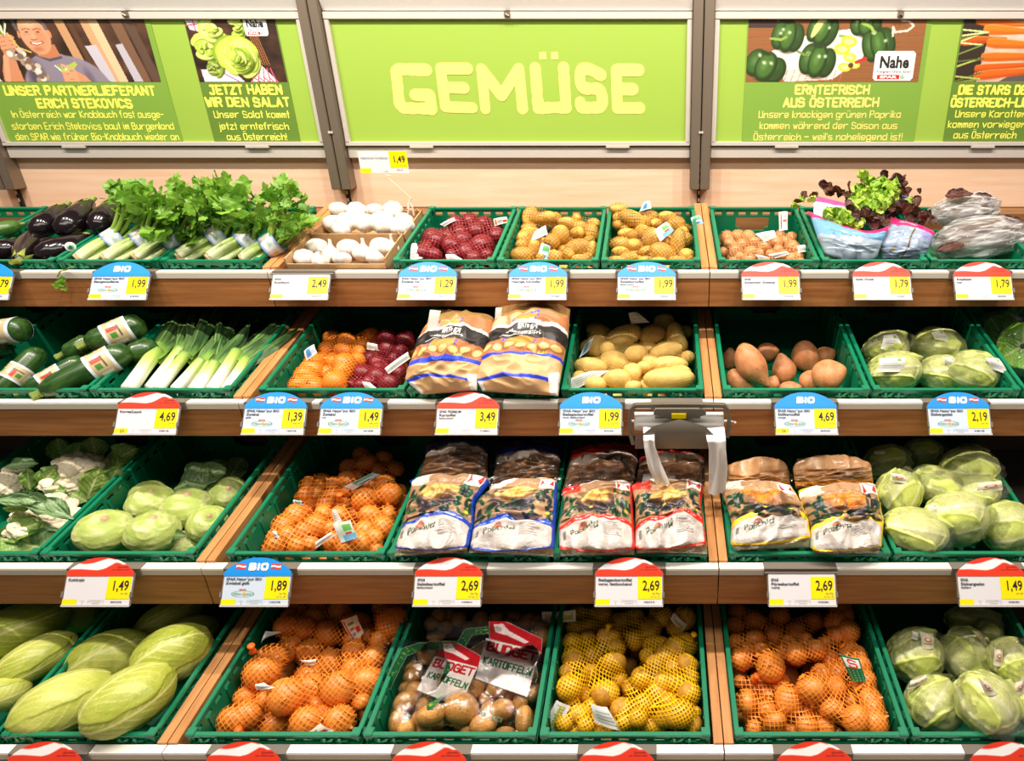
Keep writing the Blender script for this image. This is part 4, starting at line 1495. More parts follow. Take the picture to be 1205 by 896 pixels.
def strip(L, Rr, seed):
    V = []
    n, mcol = len(L), 9
    Ls = np.array([e(*p) for p in L])
    Rs = np.array([e(*p) for p in Rr])
    k = np.linspace(0, n - 1, 26)
    for kk in k:
        A_ = np.array([np.interp(kk, range(n), Ls[:, c]) for c in range(3)])
        B2 = np.array([np.interp(kk, range(n), Rs[:, c]) for c in range(3)])
        for j in range(mcol):
            u = j / (mcol - 1)
            q_ = A_ * (1 - u) + B2 * u
            fold = 0.004 * math.sin(u * 9 + kk * 1.2 + seed) * min(1, kk) + 0.003 * math.sin(u * 4 - kk * 2 + seed)
            V.append(q_ + np.array([0, np.interp(kk, [0, 0.35], [-0.02, -0.064]) + fold, 0]))
    V = np.array(V)
    Fg = gridF(mcol, 26)
    o = obj('bag_strip', mesh('bag_strip', np.concatenate([V, V + np.array([0, 0.0015, 0])]), np.concatenate([Fg, Fg[:, ::-1] + len(V)]), M_bag), roll)


strip([(240, 330), (250, 430), (285, 600), (352, 742)], [(335, 330), (345, 420), (400, 580), (468, 735)], 1)
strip([(775, 330), (800, 440), (800, 640), (795, 825)], [(945, 330), (945, 440), (960, 600), (940, 830)], 4)

# ------------------------------------------------------------------ settling produce into its crate along the view ray
def parse(z, s):
    out = []
    for e_ in s.replace('\n', ' ').split(';'):
        f = [float(v) for v in e_.split(',')] if e_.strip() else None
        if not f:
            continue
        a = f[2]
        b = f[3] if len(f) > 3 else a
        ang = f[4] if len(f) > 4 else 0.0
        x, y = zp(z, f[0], f[1])
        sc = ZOOM[z][2]
        out.append(dict(px=x, py=y, a=a / sc, b=b / sc, ang=ang))
    return out


def basis(px, py, ang=0.0, lift=0.0):
    e3 = -ray(px, py)
    e3 /= np.linalg.norm(e3)
    e1 = np.cross(UP, e3)
    e1 /= np.linalg.norm(e1)
    e2 = np.cross(e3, e1)
    if lift:
        c, s = math.cos(lift), math.sin(lift)
        e3, e2 = e3 * c + e2 * s, e2 * c - e3 * s
    c, s = math.cos(math.radians(ang)), math.sin(math.radians(ang))
    return e1 * c + e2 * s, e2 * c - e1 * s, e3


def settle(cr, b, tol=0.93, flat=1.0, maxw=0.16, rest=None):
    """the body moves away from the viewer along its ray until it lies on the crate floor, the crate's back or what lies there already"""
    i = cr['row']
    R = ROW[i]
    rp = (0.55 * b['b'] + 0.45 * b['a']) * flat / FPX
    t = 2.0
    v = 0.3
    for it in range(14):
        d = ray(b['px'], b['py'])
        r = rp * t
        zf = cr['floor'] + (cr.get('pile', cr['floor']) - cr['floor']) * float(smoothstep(-0.02, 0.13, v) if i == 4 or b['b'] > 21 else smoothstep(0.03, 0.19, v))
        w = zf + b['b'] * flat / FPX * t
        t = PT(i, b['px'], b['py'], w)
        q = CC + d * t
        v = np.dot(q - R['o'], R['v'])
        if v + r > cr['v1']:
            tgt = R['o'] + R['v'] * (cr['v1'] - r)
            t = np.dot(tgt - CC, R['v']) / np.dot(d, R['v'])
            q = CC + d * t
        # inside the side walls and behind the front wall
        rx = rp * t * (1.0 if b['b'] < 21 else 0.25)
        nx = min(max(q[0], cr['x0'] + rx), cr['x1'] - rx)
        b['px'] += (nx - q[0]) * FPX / t * 0.5
        v = np.dot(CC + ray(b['px'], b['py']) * t - R['o'], R['v'])
        fk = 0.75 if b['b'] < 21 else 0.45
        if v < cr['v0'] + fk * r and it < (9 if b['b'] < 21 else 5):
            b['py'] -= min(1.2, (cr['v0'] + fk * r - v) * 200)
    d = ray(b['px'], b['py'])
    tmin = PT(i, b['px'], b['py'], maxw)
    tmin = max(tmin, t - 1.15 * rp * t)
    t = max(t, tmin)
    while t > tmin:
        q = CC + d * t
        r = rp * t
        hit = False
        for p, rr in cr['obs']:
            if np.linalg.norm(q - p) < tol * (r + rr):
                hit = True
                break
        if not hit:
            break
        t -= 0.003
    q = CC + d * t
    cr['obs'].append((q, rp * t))
    b['t'], b['p'], b['r'] = t, q, rp * t
    e1, e2, e3 = basis(b['px'], b['py'], b['ang'])
    b['E'] = (e1, e2, e3)
    b['A'], b['B'] = b['a'] * t / FPX, b['b'] * t / FPX
    return b


LIFT = {1: 0.032, 2: 0.04, 3: 0.045, 4: 0.10}
BAGS = {}


def fill_under(ck, r, kind, vmax=0.42):
    """the lower layer of each net: bodies on the crate floor under the visible ones, parts of the nearest bag"""
    cr = CRATES[ck]
    i = cr['row']
    rng = random.Random(len(ck))
    v = cr['v0'] + r
    k = 0
    while v < min(cr['v1'] - r, vmax):
        x = cr['x0'] + r + (r * .9 if k % 2 else 0)
        while x < cr['x1'] - r:
            rr = r * rng.uniform(.85, 1.05)
            p = RW(i, x + rng.uniform(-.004, .004), v, cr['floor'] + rr)
            if all(np.linalg.norm(p - q) > .72 * (rr + s_) for q, s_ in cr['obs']):
                t = min(BAGS[ck], key=lambda g: np.linalg.norm(g[1] - p))[0]
                e1, e2, e3 = basis(900, 500, rng.uniform(0, 180))
                body(kind, dict(p=p, A=rr, B=rr * .92, E=(e1, e2, e3)), t)
            x += r * 2.0
        v += r * 1.75
        k += 1


def matE(p, e1, e2, e3, sx=1.0, sy=1.0, sz=1.0):
    return Matrix(((e1[0] * sx, e2[0] * sy, e3[0] * sz, p[0]), (e1[1] * sx, e2[1] * sy, e3[1] * sz, p[1]), (e1[2] * sx, e2[2] * sy, e3[2] * sz, p[2]), (0, 0, 0, 1)))


def rotm(rng):
    q = np.array([rng.gauss(0, 1) for _ in range(4)])
    q /= np.linalg.norm(q)
    from mathutils import Quaternion
    return Quaternion(q).to_matrix().to_4x4()


# ------------------------------------------------------------------ produce meshes
def lathe(prof, n, lob=None):
    V, uv = [], []
    m = len(prof)
    for k, (r, z) in enumerate(prof):
        for j in range(n + 1):
            a = 2 * math.pi * j / n
            rr = r * (lob(a, k / (m - 1)) if lob else 1)
            V.append((rr * math.cos(a), rr * math.sin(a), z))
            uv.append((j / n, k / (m - 1)))
    return np.array(V), gridF(n + 1, m), np.array(uv)


def interp_prof(pts, m):
    pts = np.array(pts, float)
    s = np.concatenate([[0], np.cumsum(np.hypot(*np.diff(pts, axis=0).T))])
    k = np.linspace(0, s[-1], m)
    return list(zip(np.interp(k, s, pts[:, 0]), np.interp(k, s, pts[:, 1])))


def onion_mesh(name, mt, seed, tall=1.0, neck=1.0):
    pts = chaikin([np.array(p, float) for p in ((0, -.88), (.14, -.9), (.32, -.82), (.66, -.7), (.9, -.42), (1.02, -.05), (.98, .28), (.8, .58), (.5, .82), (.24, .94), (.12, 1.02 + .04 * neck), (.10, 1.02 + .2 * neck), (.04, 1.04 + .26 * neck), (0, 1.03 + .26 * neck))], 2)
    V, F, uv = lathe([(p[0], p[1] * tall) for p in pts], 22, lambda a, k: 1 + 0.02 * math.sin(3 * a + seed))
    V += (sn(V, 2.2, seed, 2) * 0.05)[:, None] * V
    return mesh(name, V, F, mt, uv=uv)


def potato_mesh(name, mt, seed, k=4, amp=0.13, taper=0.0):
    V, F = ico(k)
    n = sn(V, 1.5, seed, 2)
    V = V * (1 + amp * n[:, None])
    if taper:
        V[:, 1:] *= (1 - taper * smoothstep(-0.1, 1.0, V[:, 0]) ** 1.3)[:, None]
        V[:, 1] += 0.16 * V[:, 0] ** 2
    V[:, 2] *= 0.9
    return mesh(name, V, F, mt)


def skin(name, a, b, dark, **kw):
    return mat(name, a, c2=b, coords='UV', nscale=3.0, nstretch=(22, 1.3, 1), ramp=(0.3, 0.75), rough=0.36, rand=0.12, detail=5, bump=0.06, bscale=3.0, bstretch=(30, 1.0, 1), **kw)


M_onion = skin('onion_skin', (240, 160, 74), (208, 110, 42), (120, 70, 30))
M_onionor = skin('orange_onion_skin', (240, 152, 56), (222, 122, 34), (190, 100, 30))
M_onionred = skin('red_onion_skin', (134, 34, 42), (84, 18, 28), (60, 10, 20))
M_shallot = skin('shallot_skin', (222, 158, 104), (172, 106, 62), (120, 70, 40))
M_garlic = mat('garlic_skin', (236, 230, 222), c2=(218, 204, 192), coords='UV', nscale=3, nstretch=(20, 1, 1), rough=0.5, bump=0.1, bscale=3, bstretch=(24, 1, 1))
pot = dict(nscale=2.2, rough=0.55, rand=0.10, bump=0.18, bscale=9.0)
M_pot_gold = mat('golden_potato_skin', (232, 184, 84), c2=(212, 158, 62), spots=((150, 104, 44), 7.0, 0.62), **pot)
M_pot_pale = mat('pale_potato_skin', (240, 204, 120), c2=(228, 184, 94), spots=((186, 138, 66), 6.0, 0.66), **pot)
M_pot_brown = mat('brown_potato_skin', (214, 158, 82), c2=(190, 132, 62), spots=((140, 92, 44), 8.0, 0.6), **pot)
M_pot_yel = mat('yellow_potato_skin', (216, 160, 44), c2=(186, 128, 30), spots=((120, 80, 20), 7.0, 0.64), **pot)
M_sweet = mat('sweet_potato_skin', (216, 148, 96), c2=(194, 122, 74), spots=((128, 72, 44), 9.0, 0.66), **pot)
ONI = {k: [onion_mesh(n, m, s, tl) for s, tl in ((1, .92), (2, 1.02), (3, .84))] for k, n, m in (('on', 'onion', M_onion), ('or', 'onion', M_onionor), ('red', 'red_onion', M_onionred), ('sh', 'shallot', M_shallot))}
POT = {k: [potato_mesh('potato', m, s) for s in (11, 12, 13, 14)] for k, m in (('gold', M_pot_gold), ('pale', M_pot_pale), ('brown', M_pot_brown), ('yel', M_pot_yel))}
RNG = random.Random(77)


def body(kind, b, parent, name=None):
    if kind in ONI:
        me = RNG.choice(ONI[kind])
        s = 0.5 * (b['A'] + b['B']) * 0.98
        M = Matrix.Translation(Vector(b['p'])) @ rotm(RNG) @ Matrix.Scale(s, 4)
        b['mat3'] = np.eye(3) * s
    else:
        me = RNG.choice(POT[kind])
        e1, e2, e3 = b['E']
        a = RNG.uniform(0, 6.28)
        f2, f3 = e2 * math.cos(a) + e3 * math.sin(a), e3 * math.cos(a) - e2 * math.sin(a)
        if RNG.random() < .5:
            e1, f2 = -e1, -f2
        M = matE(b['p'], e1, f2, f3, b['A'], b['B'], b['B'])
        b['mat3'] = np.stack([e1 * b['A'], f2 * b['B'], f3 * b['B']], 1)
    return obj(name or me.name.split('.')[0], me, parent, M)


def ray_blob(o, d, b, infl=1.0):
    """distances (near, far) along unit-free ray to the ellipsoid of a blob; None when missed"""
    A = np.linalg.inv(b['mat3'] * infl)
    oo, dd = A @ (o - b['p']), A @ d
    qa, qb, qc = dd @ dd, oo @ dd, oo @ oo - 1
    h = qb * qb - qa * qc
    if h < 0:
        return None
    h = math.sqrt(h)
    return (-qb - h) / qa, (-qb + h) / qa


def shell(blobs, infl=1.05, fill=10, smooth=1, nu=52, nv=34, cell=0.018, wrinkle=0.0, seed=0):
    c = np.mean([b['p'] for b in blobs], axis=0)
    if len(blobs) > 2:
        X = np.array([b['p'] for b in blobs]) - c
        ax = np.linalg.svd(X)[2][0]
    else:
        ax = blobs[0]['E'][0]
    t1 = np.cross(ax, [0.3, 0.2, 0.9])
    t1 /= np.linalg.norm(t1)
    t2 = np.cross(ax, t1)
    th = np.linspace(0.02, math.pi - 0.02, nv)
    ph = np.linspace(0, 2 * math.pi, nu + 1)
    TH_, PH_ = np.meshgrid(th, ph, indexing='ij')
    D = (np.cos(TH_)[..., None] * ax + np.sin(TH_)[..., None] * (np.cos(PH_)[..., None] * t1 + np.sin(PH_)[..., None] * t2)).reshape(-1, 3)
    R = np.zeros(len(D))
    for b in blobs:
        A = np.linalg.inv(b['mat3'] * infl)
        oo, dd = A @ (c - b['p']), D @ A.T
        qa, qb, qc = (dd * dd).sum(1), dd @ oo, oo @ oo - 1
        h = qb * qb - qa * qc
        far = np.where(h > 0, (-qb + np.sqrt(np.maximum(h, 0))) / qa, 0)
        R = np.maximum(R, far)
    R = R.reshape(nv, nu + 1)
    R0 = R.copy()

    def nb(R):
        Q = R[:, :-1]
        up, dn = np.vstack([Q[:1], Q[:-1]]), np.vstack([Q[1:], Q[-1:]])
        m = (np.roll(Q, 1, 1) + np.roll(Q, -1, 1) + up + dn) / 4
        return np.concatenate([m, m[:, :1]], 1)
    for _ in range(fill):
        R = np.maximum(R, nb(R) * 0.995)
    for _ in range(smooth):
        R = 0.5 * R + 0.5 * nb(R)
    R = np.maximum(R, R0 * 0.995).ravel() * 1.012
    if wrinkle:
        w = sn(D, 5.0, seed, 3)
        R = R * (1 + wrinkle * (np.abs(w) - 0.25))
    V = c + D * R[:, None]
    rm = R.mean()
    e1, e2, e3 = basis(602, 600, 18 + seed * 13)
    Q = V - c
    dz = Q @ e3
    uv = np.stack([Q @ e1, Q @ e2], 1) / cell + 0.22 * np.stack([sn(Q, 30, seed + 1, 2), sn(Q, 30, seed + 2, 2)], 1)
    return c, V - c, gridF(nu + 1, nv)[:, ::-1].copy(), uv, ax, R


def near_t(px, py, blobs, infl=1.06):
    d = ray(px, py)
    best = None
    for b in blobs:
        h = ray_blob(CC, d, b, infl)
        if h and h[0] > 0 and (best is None or h[0] < best):
            best = h[0]
    return best


def clip_tag(parent, name, z, quad, cv, blobs, lift=0.004, mt=None, row=None, curve=0.006):
    """small printed tag lying on the bag: quad TL,TR,BR,BL in crop pixels"""
    pts = [zp(z, *q) for q in quad]
    cx, cy = np.mean(pts, axis=0)
    ts = [near_t(x, y, blobs) for x, y in pts + [(cx, cy)]]
    ts = [t for t in ts if t]
    tc = (min(ts) if ts else np.mean([b['t'] for b in blobs]) - 0.02) - lift
    C4 = [CC + ray(x, y) * tc for x, y in pts]
    u, v = cv.x.reshape(-1, 1), cv.y.reshape(-1, 1)
    TL, TR, BR, BL = C4
    V = (TL * (1 - u) + TR * u) * (1 - v) + (BL * (1 - u) + BR * u) * v
    n = np.cross(TR - TL, BL - TL)
    n /= -np.linalg.norm(n)
    if n @ (CC - TL) < 0:
        n = -n
    V = V + n * (curve * (np.sin(u * math.pi) * 0.7 + 0.3 * np.sin(v * 5)) - curve * 0.5)
    Fg = gridF(cv.w, cv.h)
    m = len(V)
    o = V.mean(0)
    VV = np.concatenate([V, V - n * 0.0012]) - o
    return obj(name, mesh(name, VV, np.concatenate([Fg[:, ::-1], Fg + m]), mt or M_tagprint, col=np.concatenate([cv.cols(), cv.cols() * 0 + np.array([.93, .92, .9, 1])])), parent, Matrix.Translation(Vector(o)))


M_tagprint = mat('printed_tag', attr=True, rough=0.35)
NETS = {k: net_mat('net_' + k, c, th) for k, c, th in (('brown', (150, 104, 40), .17), ('orange', (255, 148, 44), .19), ('red', (160, 44, 52), .15), ('straw', (238, 200, 110), .12), ('yellow', (255, 200, 10), .26), ('pale', (226, 160, 100), .12))}
M_knot = {k: mat('knot_' + k, c, rough=0.5) for k, c in (('brown', (190, 140, 70)), ('orange', (244, 110, 30)), ('red', (190, 40, 60)), ('straw', (238, 200, 110)), ('yellow', (250, 180, 20)), ('pale', (226, 160, 100)))}


def cvtag(kind):
    c = Cv(30, 18, (246, 245, 242))
    if kind == 'green':
        c.rect(0.3, 0, 1, 1, (214, 232, 206)).rect(0.45, 0.15, 0.9, 0.5, (110, 180, 90)).rect(0.3, 0.7, 1, 1, (120, 186, 220)).rect(0.5, 0.55, 0.85, 0.66, (220, 60, 50))
    elif kind == 'bluegreen':
        c.rect(0.25, 0, 1, 1, (150, 200, 222)).rect(0.3, 0.1, 0.95, 0.45, (96, 164, 96)).rect(0.3, 0.55, 0.95, 0.7, (240, 240, 236)).rect(0.35, 0.75, 0.7, 0.9, (60, 110, 180))
    elif kind == 'print':
        for q in range(5):
            c.rect(0.2, 0.12 + q * 0.17, 0.9, 0.17 + q * 0.17, (170, 170, 166))
    elif kind == 'red':
        c.rect(0.15, 0.1, 0.3, 0.9, (214, 60, 50)).rect(0.4, 0.2, 0.8, 0.3, (190, 190, 186)).rect(0.4, 0.45, 0.85, 0.55, (214, 120, 110))
    elif kind == 'beige':
        c.rect(0, 0, 1, 1, (226, 214, 190)).rect(0.08, 0.1, 0.2, 0.9, (206, 40, 40)).rect(0.3, 0.2, 0.7, 0.32, (60, 140, 90)).rect(0.3, 0.45, 0.6, 0.55, (120, 110, 100)).rect(0.65, 0.5, 0.92, 0.8, (206, 40, 40)).rect(0.3, 0.7, 0.55, 0.8, (96, 150, 190))
    elif kind == 'blue':
        c.rect(0.2, 0.1, 0.6, 0.9, (84, 150, 214)).rect(0.62, 0.2, 0.9, 0.8, (206, 214, 224))
    elif kind == 'pink':
        c.rect(0, 0, 1, 1, (226, 172, 152)).rect(0.2, 0.3, 0.8, 0.4, (206, 130, 116))
    elif kind == 'name':
        c = Cv(90, 32, (238, 236, 236))
        c.text('Thaysland', 0.1, 0.72, 0.46, 0.035, (70, 80, 20), w=0.8)
        c.text('Thaysland', 0.1, 0.70, 0.46, 0.022, (214, 214, 20), w=0.8)
    elif kind == 's':
        c = Cv(40, 60, (20, 120, 70))
        for a in range(5):
            for b in range(4):
                c.ell(0.15 + b * 0.24, 0.55 + a * 0.1, 0.05, 0.05, 0, (120, 190, 140))
        c.rect(0.1, 0.08, 0.9, 0.44, (246, 246, 244)).text('S', 0.3, 0.42, 0.30, 0.10, (226, 40, 44), w=0.4)
    return c


def net_bag(ck, z, s, kind, net, label, group, tags=(), knot=None, name='onion_net_bag', cell=0.018, flat=1.0):
    cr = CRATES[ck]
    cr['pile'] = cr['floor'] + LIFT[cr['row']]
    bl = parse(z, s)
    bl.sort(key=lambda b: b['py'])
    for b in bl:
        settle(cr, b, flat=flat, tol=0.84)
    c = np.mean([b['p'] for b in bl], axis=0)
    t = thing(name, label, 'bag of onions' if kind in ('on', 'or', 'red', 'sh') else 'bag of potatoes', tuple(c), group=group)
    BAGS.setdefault(ck, []).append((t, c))
    for b in bl:
        body(kind, b, t)
    if net:
        cc, V, F, uv, ax, R = shell(bl, 1.04, cell=cell * 0.85, nu=84, nv=56, seed=len(label) % 7)
        obj('net', mesh('net', V, F, NETS[net], uv=uv), t, Matrix.Translation(Vector(cc)))
        if knot:
            x, y = zp(z, *knot)
            tt = (near_t(x, y, bl) or bl[-1]['t']) - 0.004
            p = CC + ray(x, y) * tt
            k = MB().tube([p + (0, 0, -0.008), p, p + (0.002, -0.004, 0.008), p + (0.004, -0.006, 0.018)], [0.010, 0.006, 0.004, 0.009], 9)
            obj('knot', k.build('knot', M_knot[net], smooth=True), t)
    for tg in tags:
        clip_tag(t, 'label_tag', z, tg[1], cvtag(tg[0]), bl)
    return t, bl


# ---- heads: cabbage, iceberg
def head_mesh(name, seed, k, leaves, c_lo, c_hi, vein, layer=0.022, wr=0.02, vw=0.06, A=1.25, edge=0.0, latk=0.75):
    V, F = ico(k)
    rng = np.random.RandomState(seed)
    n = len(V)
    H = np.zeros(n)
    C = np.tile(np.array(c_lo) / 255.0, (n, 1))
    nz = sn(V, 3.0, seed, 3)
    n2 = sn(V, 9.0, seed + 1, 2)
    for q in range(leaves):
        az = q * 2.4 + rng.uniform(-.3, .3)
        el = rng.uniform(-0.15, 0.55)
        m = np.array([math.cos(az) * math.cos(el), math.sin(az) * math.cos(el), math.sin(el)])
        upv = np.array([0, 0, 1.0]) - m * m[2]
        upv /= np.linalg.norm(upv)
        rt = np.cross(upv, m)
        ca = np.clip(V @ m, -1, 1)
        psi = np.arccos(ca)
        sn_ = np.maximum(np.sin(psi), 1e-6)
        lx, ly = psi * (V @ rt) / sn_, psi * (V @ upv) / sn_
        AA, BB = A * rng.uniform(.75, 1.05), A * rng.uniform(1.0, 1.3)
        rag = 1 + 0.10 * nz + 0.05 * n2
        d = np.sqrt((lx / AA) ** 2 + ((ly + 0.25) / BB) ** 2) / rag
        ins = smoothstep(1.0, 0.95, d)
        mid = np.exp(-(lx / (vw * (0.35 + 0.65 * np.clip((BB - ly) / (2 * BB), 0, 1)))) ** 2)
        ph = (ly * 1.0 - np.abs(lx) * 1.15 + 0.18 * nz) / 0.30 + q * 0.37
        lat = np.exp(-(np.abs(ph - np.round(ph)) / 0.085) ** 2) * smoothstep(1.05, 0.3, d) * latk
        ph2 = (ly * 0.7 + np.abs(lx) * 0.9 + 0.25 * n2) / 0.14
        fine = np.exp(-(np.abs(ph2 - np.round(ph2)) / 0.12) ** 2) * 0.28
        vn = np.clip(np.maximum(mid, lat) + fine, 0, 1) * ins
        tone = np.clip(0.5 + 0.45 * nz + 0.5 * (d - 0.45) + rng.uniform(-.25, .25), 0, 1)
        base = np.array(c_lo) / 255.0 * (1 - tone[:, None]) + np.array(c_hi) / 255.0 * tone[:, None]
        base = base * (1 - vn[:, None] * 0.8) + np.array(vein) / 255.0 * vn[:, None] * 0.8
        C = C * (1 - ins[:, None]) + base * ins[:, None]
        lipped = edge * np.exp(-((d - 0.93) / 0.07) ** 2)
        h = layer * (q + 1) / leaves * 3 + wr * (0.6 * nz + 0.4 * n2) * (0.4 + d) + 0.012 * vn + lipped
        H = H * (1 - ins) + h * ins
    V = V * (1 + H - 0.03)[:, None]
    V = V[:, [2, 0, 1]]        # stem axis along local x
    return mesh(name, V, F, M_leaf, col=C)


M_leaf = mat('leaf_surface', attr=True, rough=0.38, spec=0.45, bump=0.15, bscale=14.0, rand=0.05)
M_leafmatt = mat('leaf_blade', attr=True, rough=0.45, spec=0.4, trans=0.2, bump=0.35, bscale=45.0)
M_film = film_mat('clear_wrap', tint=(252, 254, 250), k=0.5, base=0.07, rough=0.10, bump=1.0, bscale=8.0)
M_filmbag = film_mat('clear_bag_film', k=0.42, base=0.03, rough=0.12, bump=0.7, bscale=26.0)
M_filmhazy = film_mat('crumpled_bag_film', k=0.6, base=0.08, rough=0.14, bump=1.0, bscale=22.0, haze=0.17)
M_printbag = film_mat('printed_bag_film', k=0.42, base=0.04, rough=0.16, bump=0.6, bscale=26.0, printed=True)
CAB = [head_mesh('cabbage', s, 6, 9, (210, 212, 108), (158, 170, 56), (234, 230, 168), wr=0.03, edge=0.014) for s in (3, 8, 21)]
ICE = [head_mesh('head', s, 6, 15, (236, 234, 160), (192, 204, 98), (244, 240, 206), layer=0.03, wr=0.085, vw=0.10, A=0.95, edge=0.04, latk=0.3) for s in (5, 15, 27)]


def heads(ck, z, rows, meshes, group, name, cat, wrap=False, flat=0.92, stickers=None, lab=''):
    cr = CRATES[ck]
    for q, (s, label, *st) in enumerate(rows):
        b = parse(z, s)[0]
        settle(cr, b, flat=flat, tol=1.02)
        e1, e2, e3 = b['E']
        rng = random.Random(q * 7 + len(label))
        me = meshes[rng.randrange(len(meshes))]
        a = rng.uniform(-0.5, 0.5)
        f2, f3 = e2 * math.cos(a) + e3 * math.sin(a), e3 * math.cos(a) - e2 * math.sin(a)
        k = 0.965
        cz = min(b['A'], b['B']) if wrap else b['B']
        M = matE(b['p'], e1, f2, f3, b['A'] * k, b['B'] * k, (b['A'] * 0.3 + b['B'] * 0.7) * k)
        b['mat3'] = np.array(M.to_3x3())
        if not wrap:
            obj(name, me, None, M, label=label, cat=cat, group=group)
            continue
        t = thing(name, label, cat, tuple(b['p']), group=group)
        obj('head', me, t, M)
        V, F = ico(5)
        w1 = sn(V, 4.0, q + 11, 3)
        w2 = sn(V, 11.0, q + 31, 2)
        V = V * (1.05 + 0.035 * np.abs(w1) + 0.022 * np.abs(w2))[:, None]
        V[:, 0] += 0.10 * smoothstep(0.85, 1.0, V[:, 0]) * (1 + w2)
        obj('film', mesh('film', V, F, M_film), t, matE(b['p'], *b['E'], b['A'] * k, b['B'] * k, (b['A'] * 0.3 + b['B'] * 0.7) * k))
        for kind, quad in st:
            c = Cv(36, 24, (240, 238, 232))
            if kind == 'oval':
                c = Cv(36, 24, (236, 226, 206), 1.0)
                c.ell(0.5, 0.4, 0.3, 0.12, 0, (206, 60, 50), 0.2, k=0.9).rect(0.2, 0.62, 0.8, 0.7, (150, 140, 130)).ell(0.5, 0.38, 0.2, 0.07, 0, (238, 228, 210), 0.2)
            else:
                for g in range(4):
                    c.rect(0.12, 0.2 + g * 0.16, 0.7 if g % 2 else 0.85, 0.25 + g * 0.16, (196, 196, 192))
                c.ell(0.75, 0.15, 0.10, 0.06, 0, (130, 196, 60))
            clip_tag(t, 'sticker', z, quad, c, [b], lift=0.003, curve=0.008, mt=M_tagprint)

# ================================================================== TOP SHELF
# ---- garlic in two shallow cardboard boxes
M_card = mat('cardboard', (196, 158, 112), c2=(182, 142, 98), nscale=30, rough=0.7)


def card_box(name, label, x0, x1, v0, v1, w0, h):
    M = rowmat(1, x0, v0, w0)
    W, D, t_ = x1 - x0, v1 - v0, 0.004
    b = MB().box(0, W, 0, D, 0, t_)
    b.box(0, W, 0, t_, 0, h * 0.72).box(0, W, D - t_, D, 0, h).box(0, t_, 0, D, 0, h).box(W - t_, W, 0, D, 0, h)
    o = thing(name, label, 'box', M=M)
    obj('tray', b.build('tray', M_card), o, M)
    b = MB()
    for cx in (0.006, W - 0.018):
        b.prism([(cx, h), (cx + 0.012, h), (cx + 0.006, h + 0.01)], D - 0.012, D - 0.004)
    obj('flap', b.build('flap', M_card), o, M)
    CRATES[name + str(v0)] = dict(row=1, x0=x0, x1=x1, v0=v0, v1=v1, floor=w0 + t_ + 0.004, obs=[])
    return CRATES[name + str(v0)]


bx1 = card_box('cardboard_box', 'shallow front cardboard box of small garlic bulbs', -1.055, -0.768, 0.028, 0.20, -0.035, 0.062)
bx2 = card_box('cardboard_box', 'rear cardboard box heaped with large white garlic bulbs', -1.055, -0.768, 0.205, 0.40, -0.03, 0.05)


def garlic_mesh(seed, neck):
    pts = chaikin([np.array(p, float) for p in ((0, -.72), (.2, -.78), (.55, -.72), (.9, -.45), (1.04, -.05), (.92, .35), (.55, .68), (.26, .9), (.17, 1.2), (.15, 1.3 + .5 * neck), (.17, 1.34 + .5 * neck), (0, 1.34 + .5 * neck))], 2)
    V, F, uv = lathe([tuple(p) for p in pts], 32, lambda a, k: 1 + 0.13 * (abs(math.cos(3.5 * a + seed)) - 0.5) * math.sin(math.pi * min(1, k * 1.6)) if k < 0.62 else 1)
    V[:, 0] += 0.16 * smoothstep(0.8, 1.8, V[:, 2]) * math.cos(seed)
    V[:, 1] += 0.16 * smoothstep(0.8, 1.8, V[:, 2]) * math.sin(seed)
    return mesh('garlic_bulb', V, F, M_garlic, uv=uv)


GAR = [garlic_mesh(s, n) for s, n in ((1, .3), (2, 1.0), (3, 0.5))]
GL = 'white garlic bulb '
for box, z, rows in ((bx2, 'B', (("375,125,42", 'at the back left of the heap'), ("465,130,44", 'second along the back of the heap'), ("550,130,40", 'third along the back of the heap'), ("632,125,42", 'at the top right of the heap under the price card'),
                                 ("320,190,48", 'at the left end of the rear box'), ("425,180,50", 'beside the left end of the rear box'), ("500,185,48", 'in the middle of the rear box'), ("585,185,56", 'largest in the rear box'),
                                 ("680,180,44", 'at the right side of the rear box'), ("738,200,40", 'touching the red onion crate'), ("660,215,40", 'tucked low behind the front box edge'), ("395,215,40", 'low in the rear box above the cardboard flap'))),
                     (bx1, 'B', (("285,295,46", 'at the back left of the front box'), ("430,300,50", 'in the middle of the front box, at its rear wall'), ("580,295,52", 'plump at the right of the front box'), ("625,300,34", 'squeezed in the right corner of the front box'),
                                 ("345,330,44", 'behind the grey tag in the front box'), ("495,325,44", 'right of the centre of the front box'), ("215,345,46", 'lying at the front left corner of the front box'), ("300,352,40", 'half hidden at the front edge, second from the left corner'), ("400,352,40", 'low at the centre front edge'), ("550,345,38", 'at the front right edge of the front box')))):
    for s, l in rows:
        b = settle(box, parse(z, s)[0])
        rng = random.Random(len(l) * 3)
        e1, e2, e3 = basis(b['px'], b['py'], rng.uniform(-50, 50), lift=rng.uniform(-2.6, -1.2) if box is bx2 else rng.choice([rng.uniform(-2.2, -1.2), rng.uniform(0.8, 1.6)]))
        s_ = (b['A'] + b['B']) / 2
        obj('garlic_bulb', rng.choice(GAR if box is bx1 else GAR[:1]), None, matE(b['p'], e1, e2, e3, s_, s_, s_), label=GL + l, cat='garlic', group='garlic bulbs')

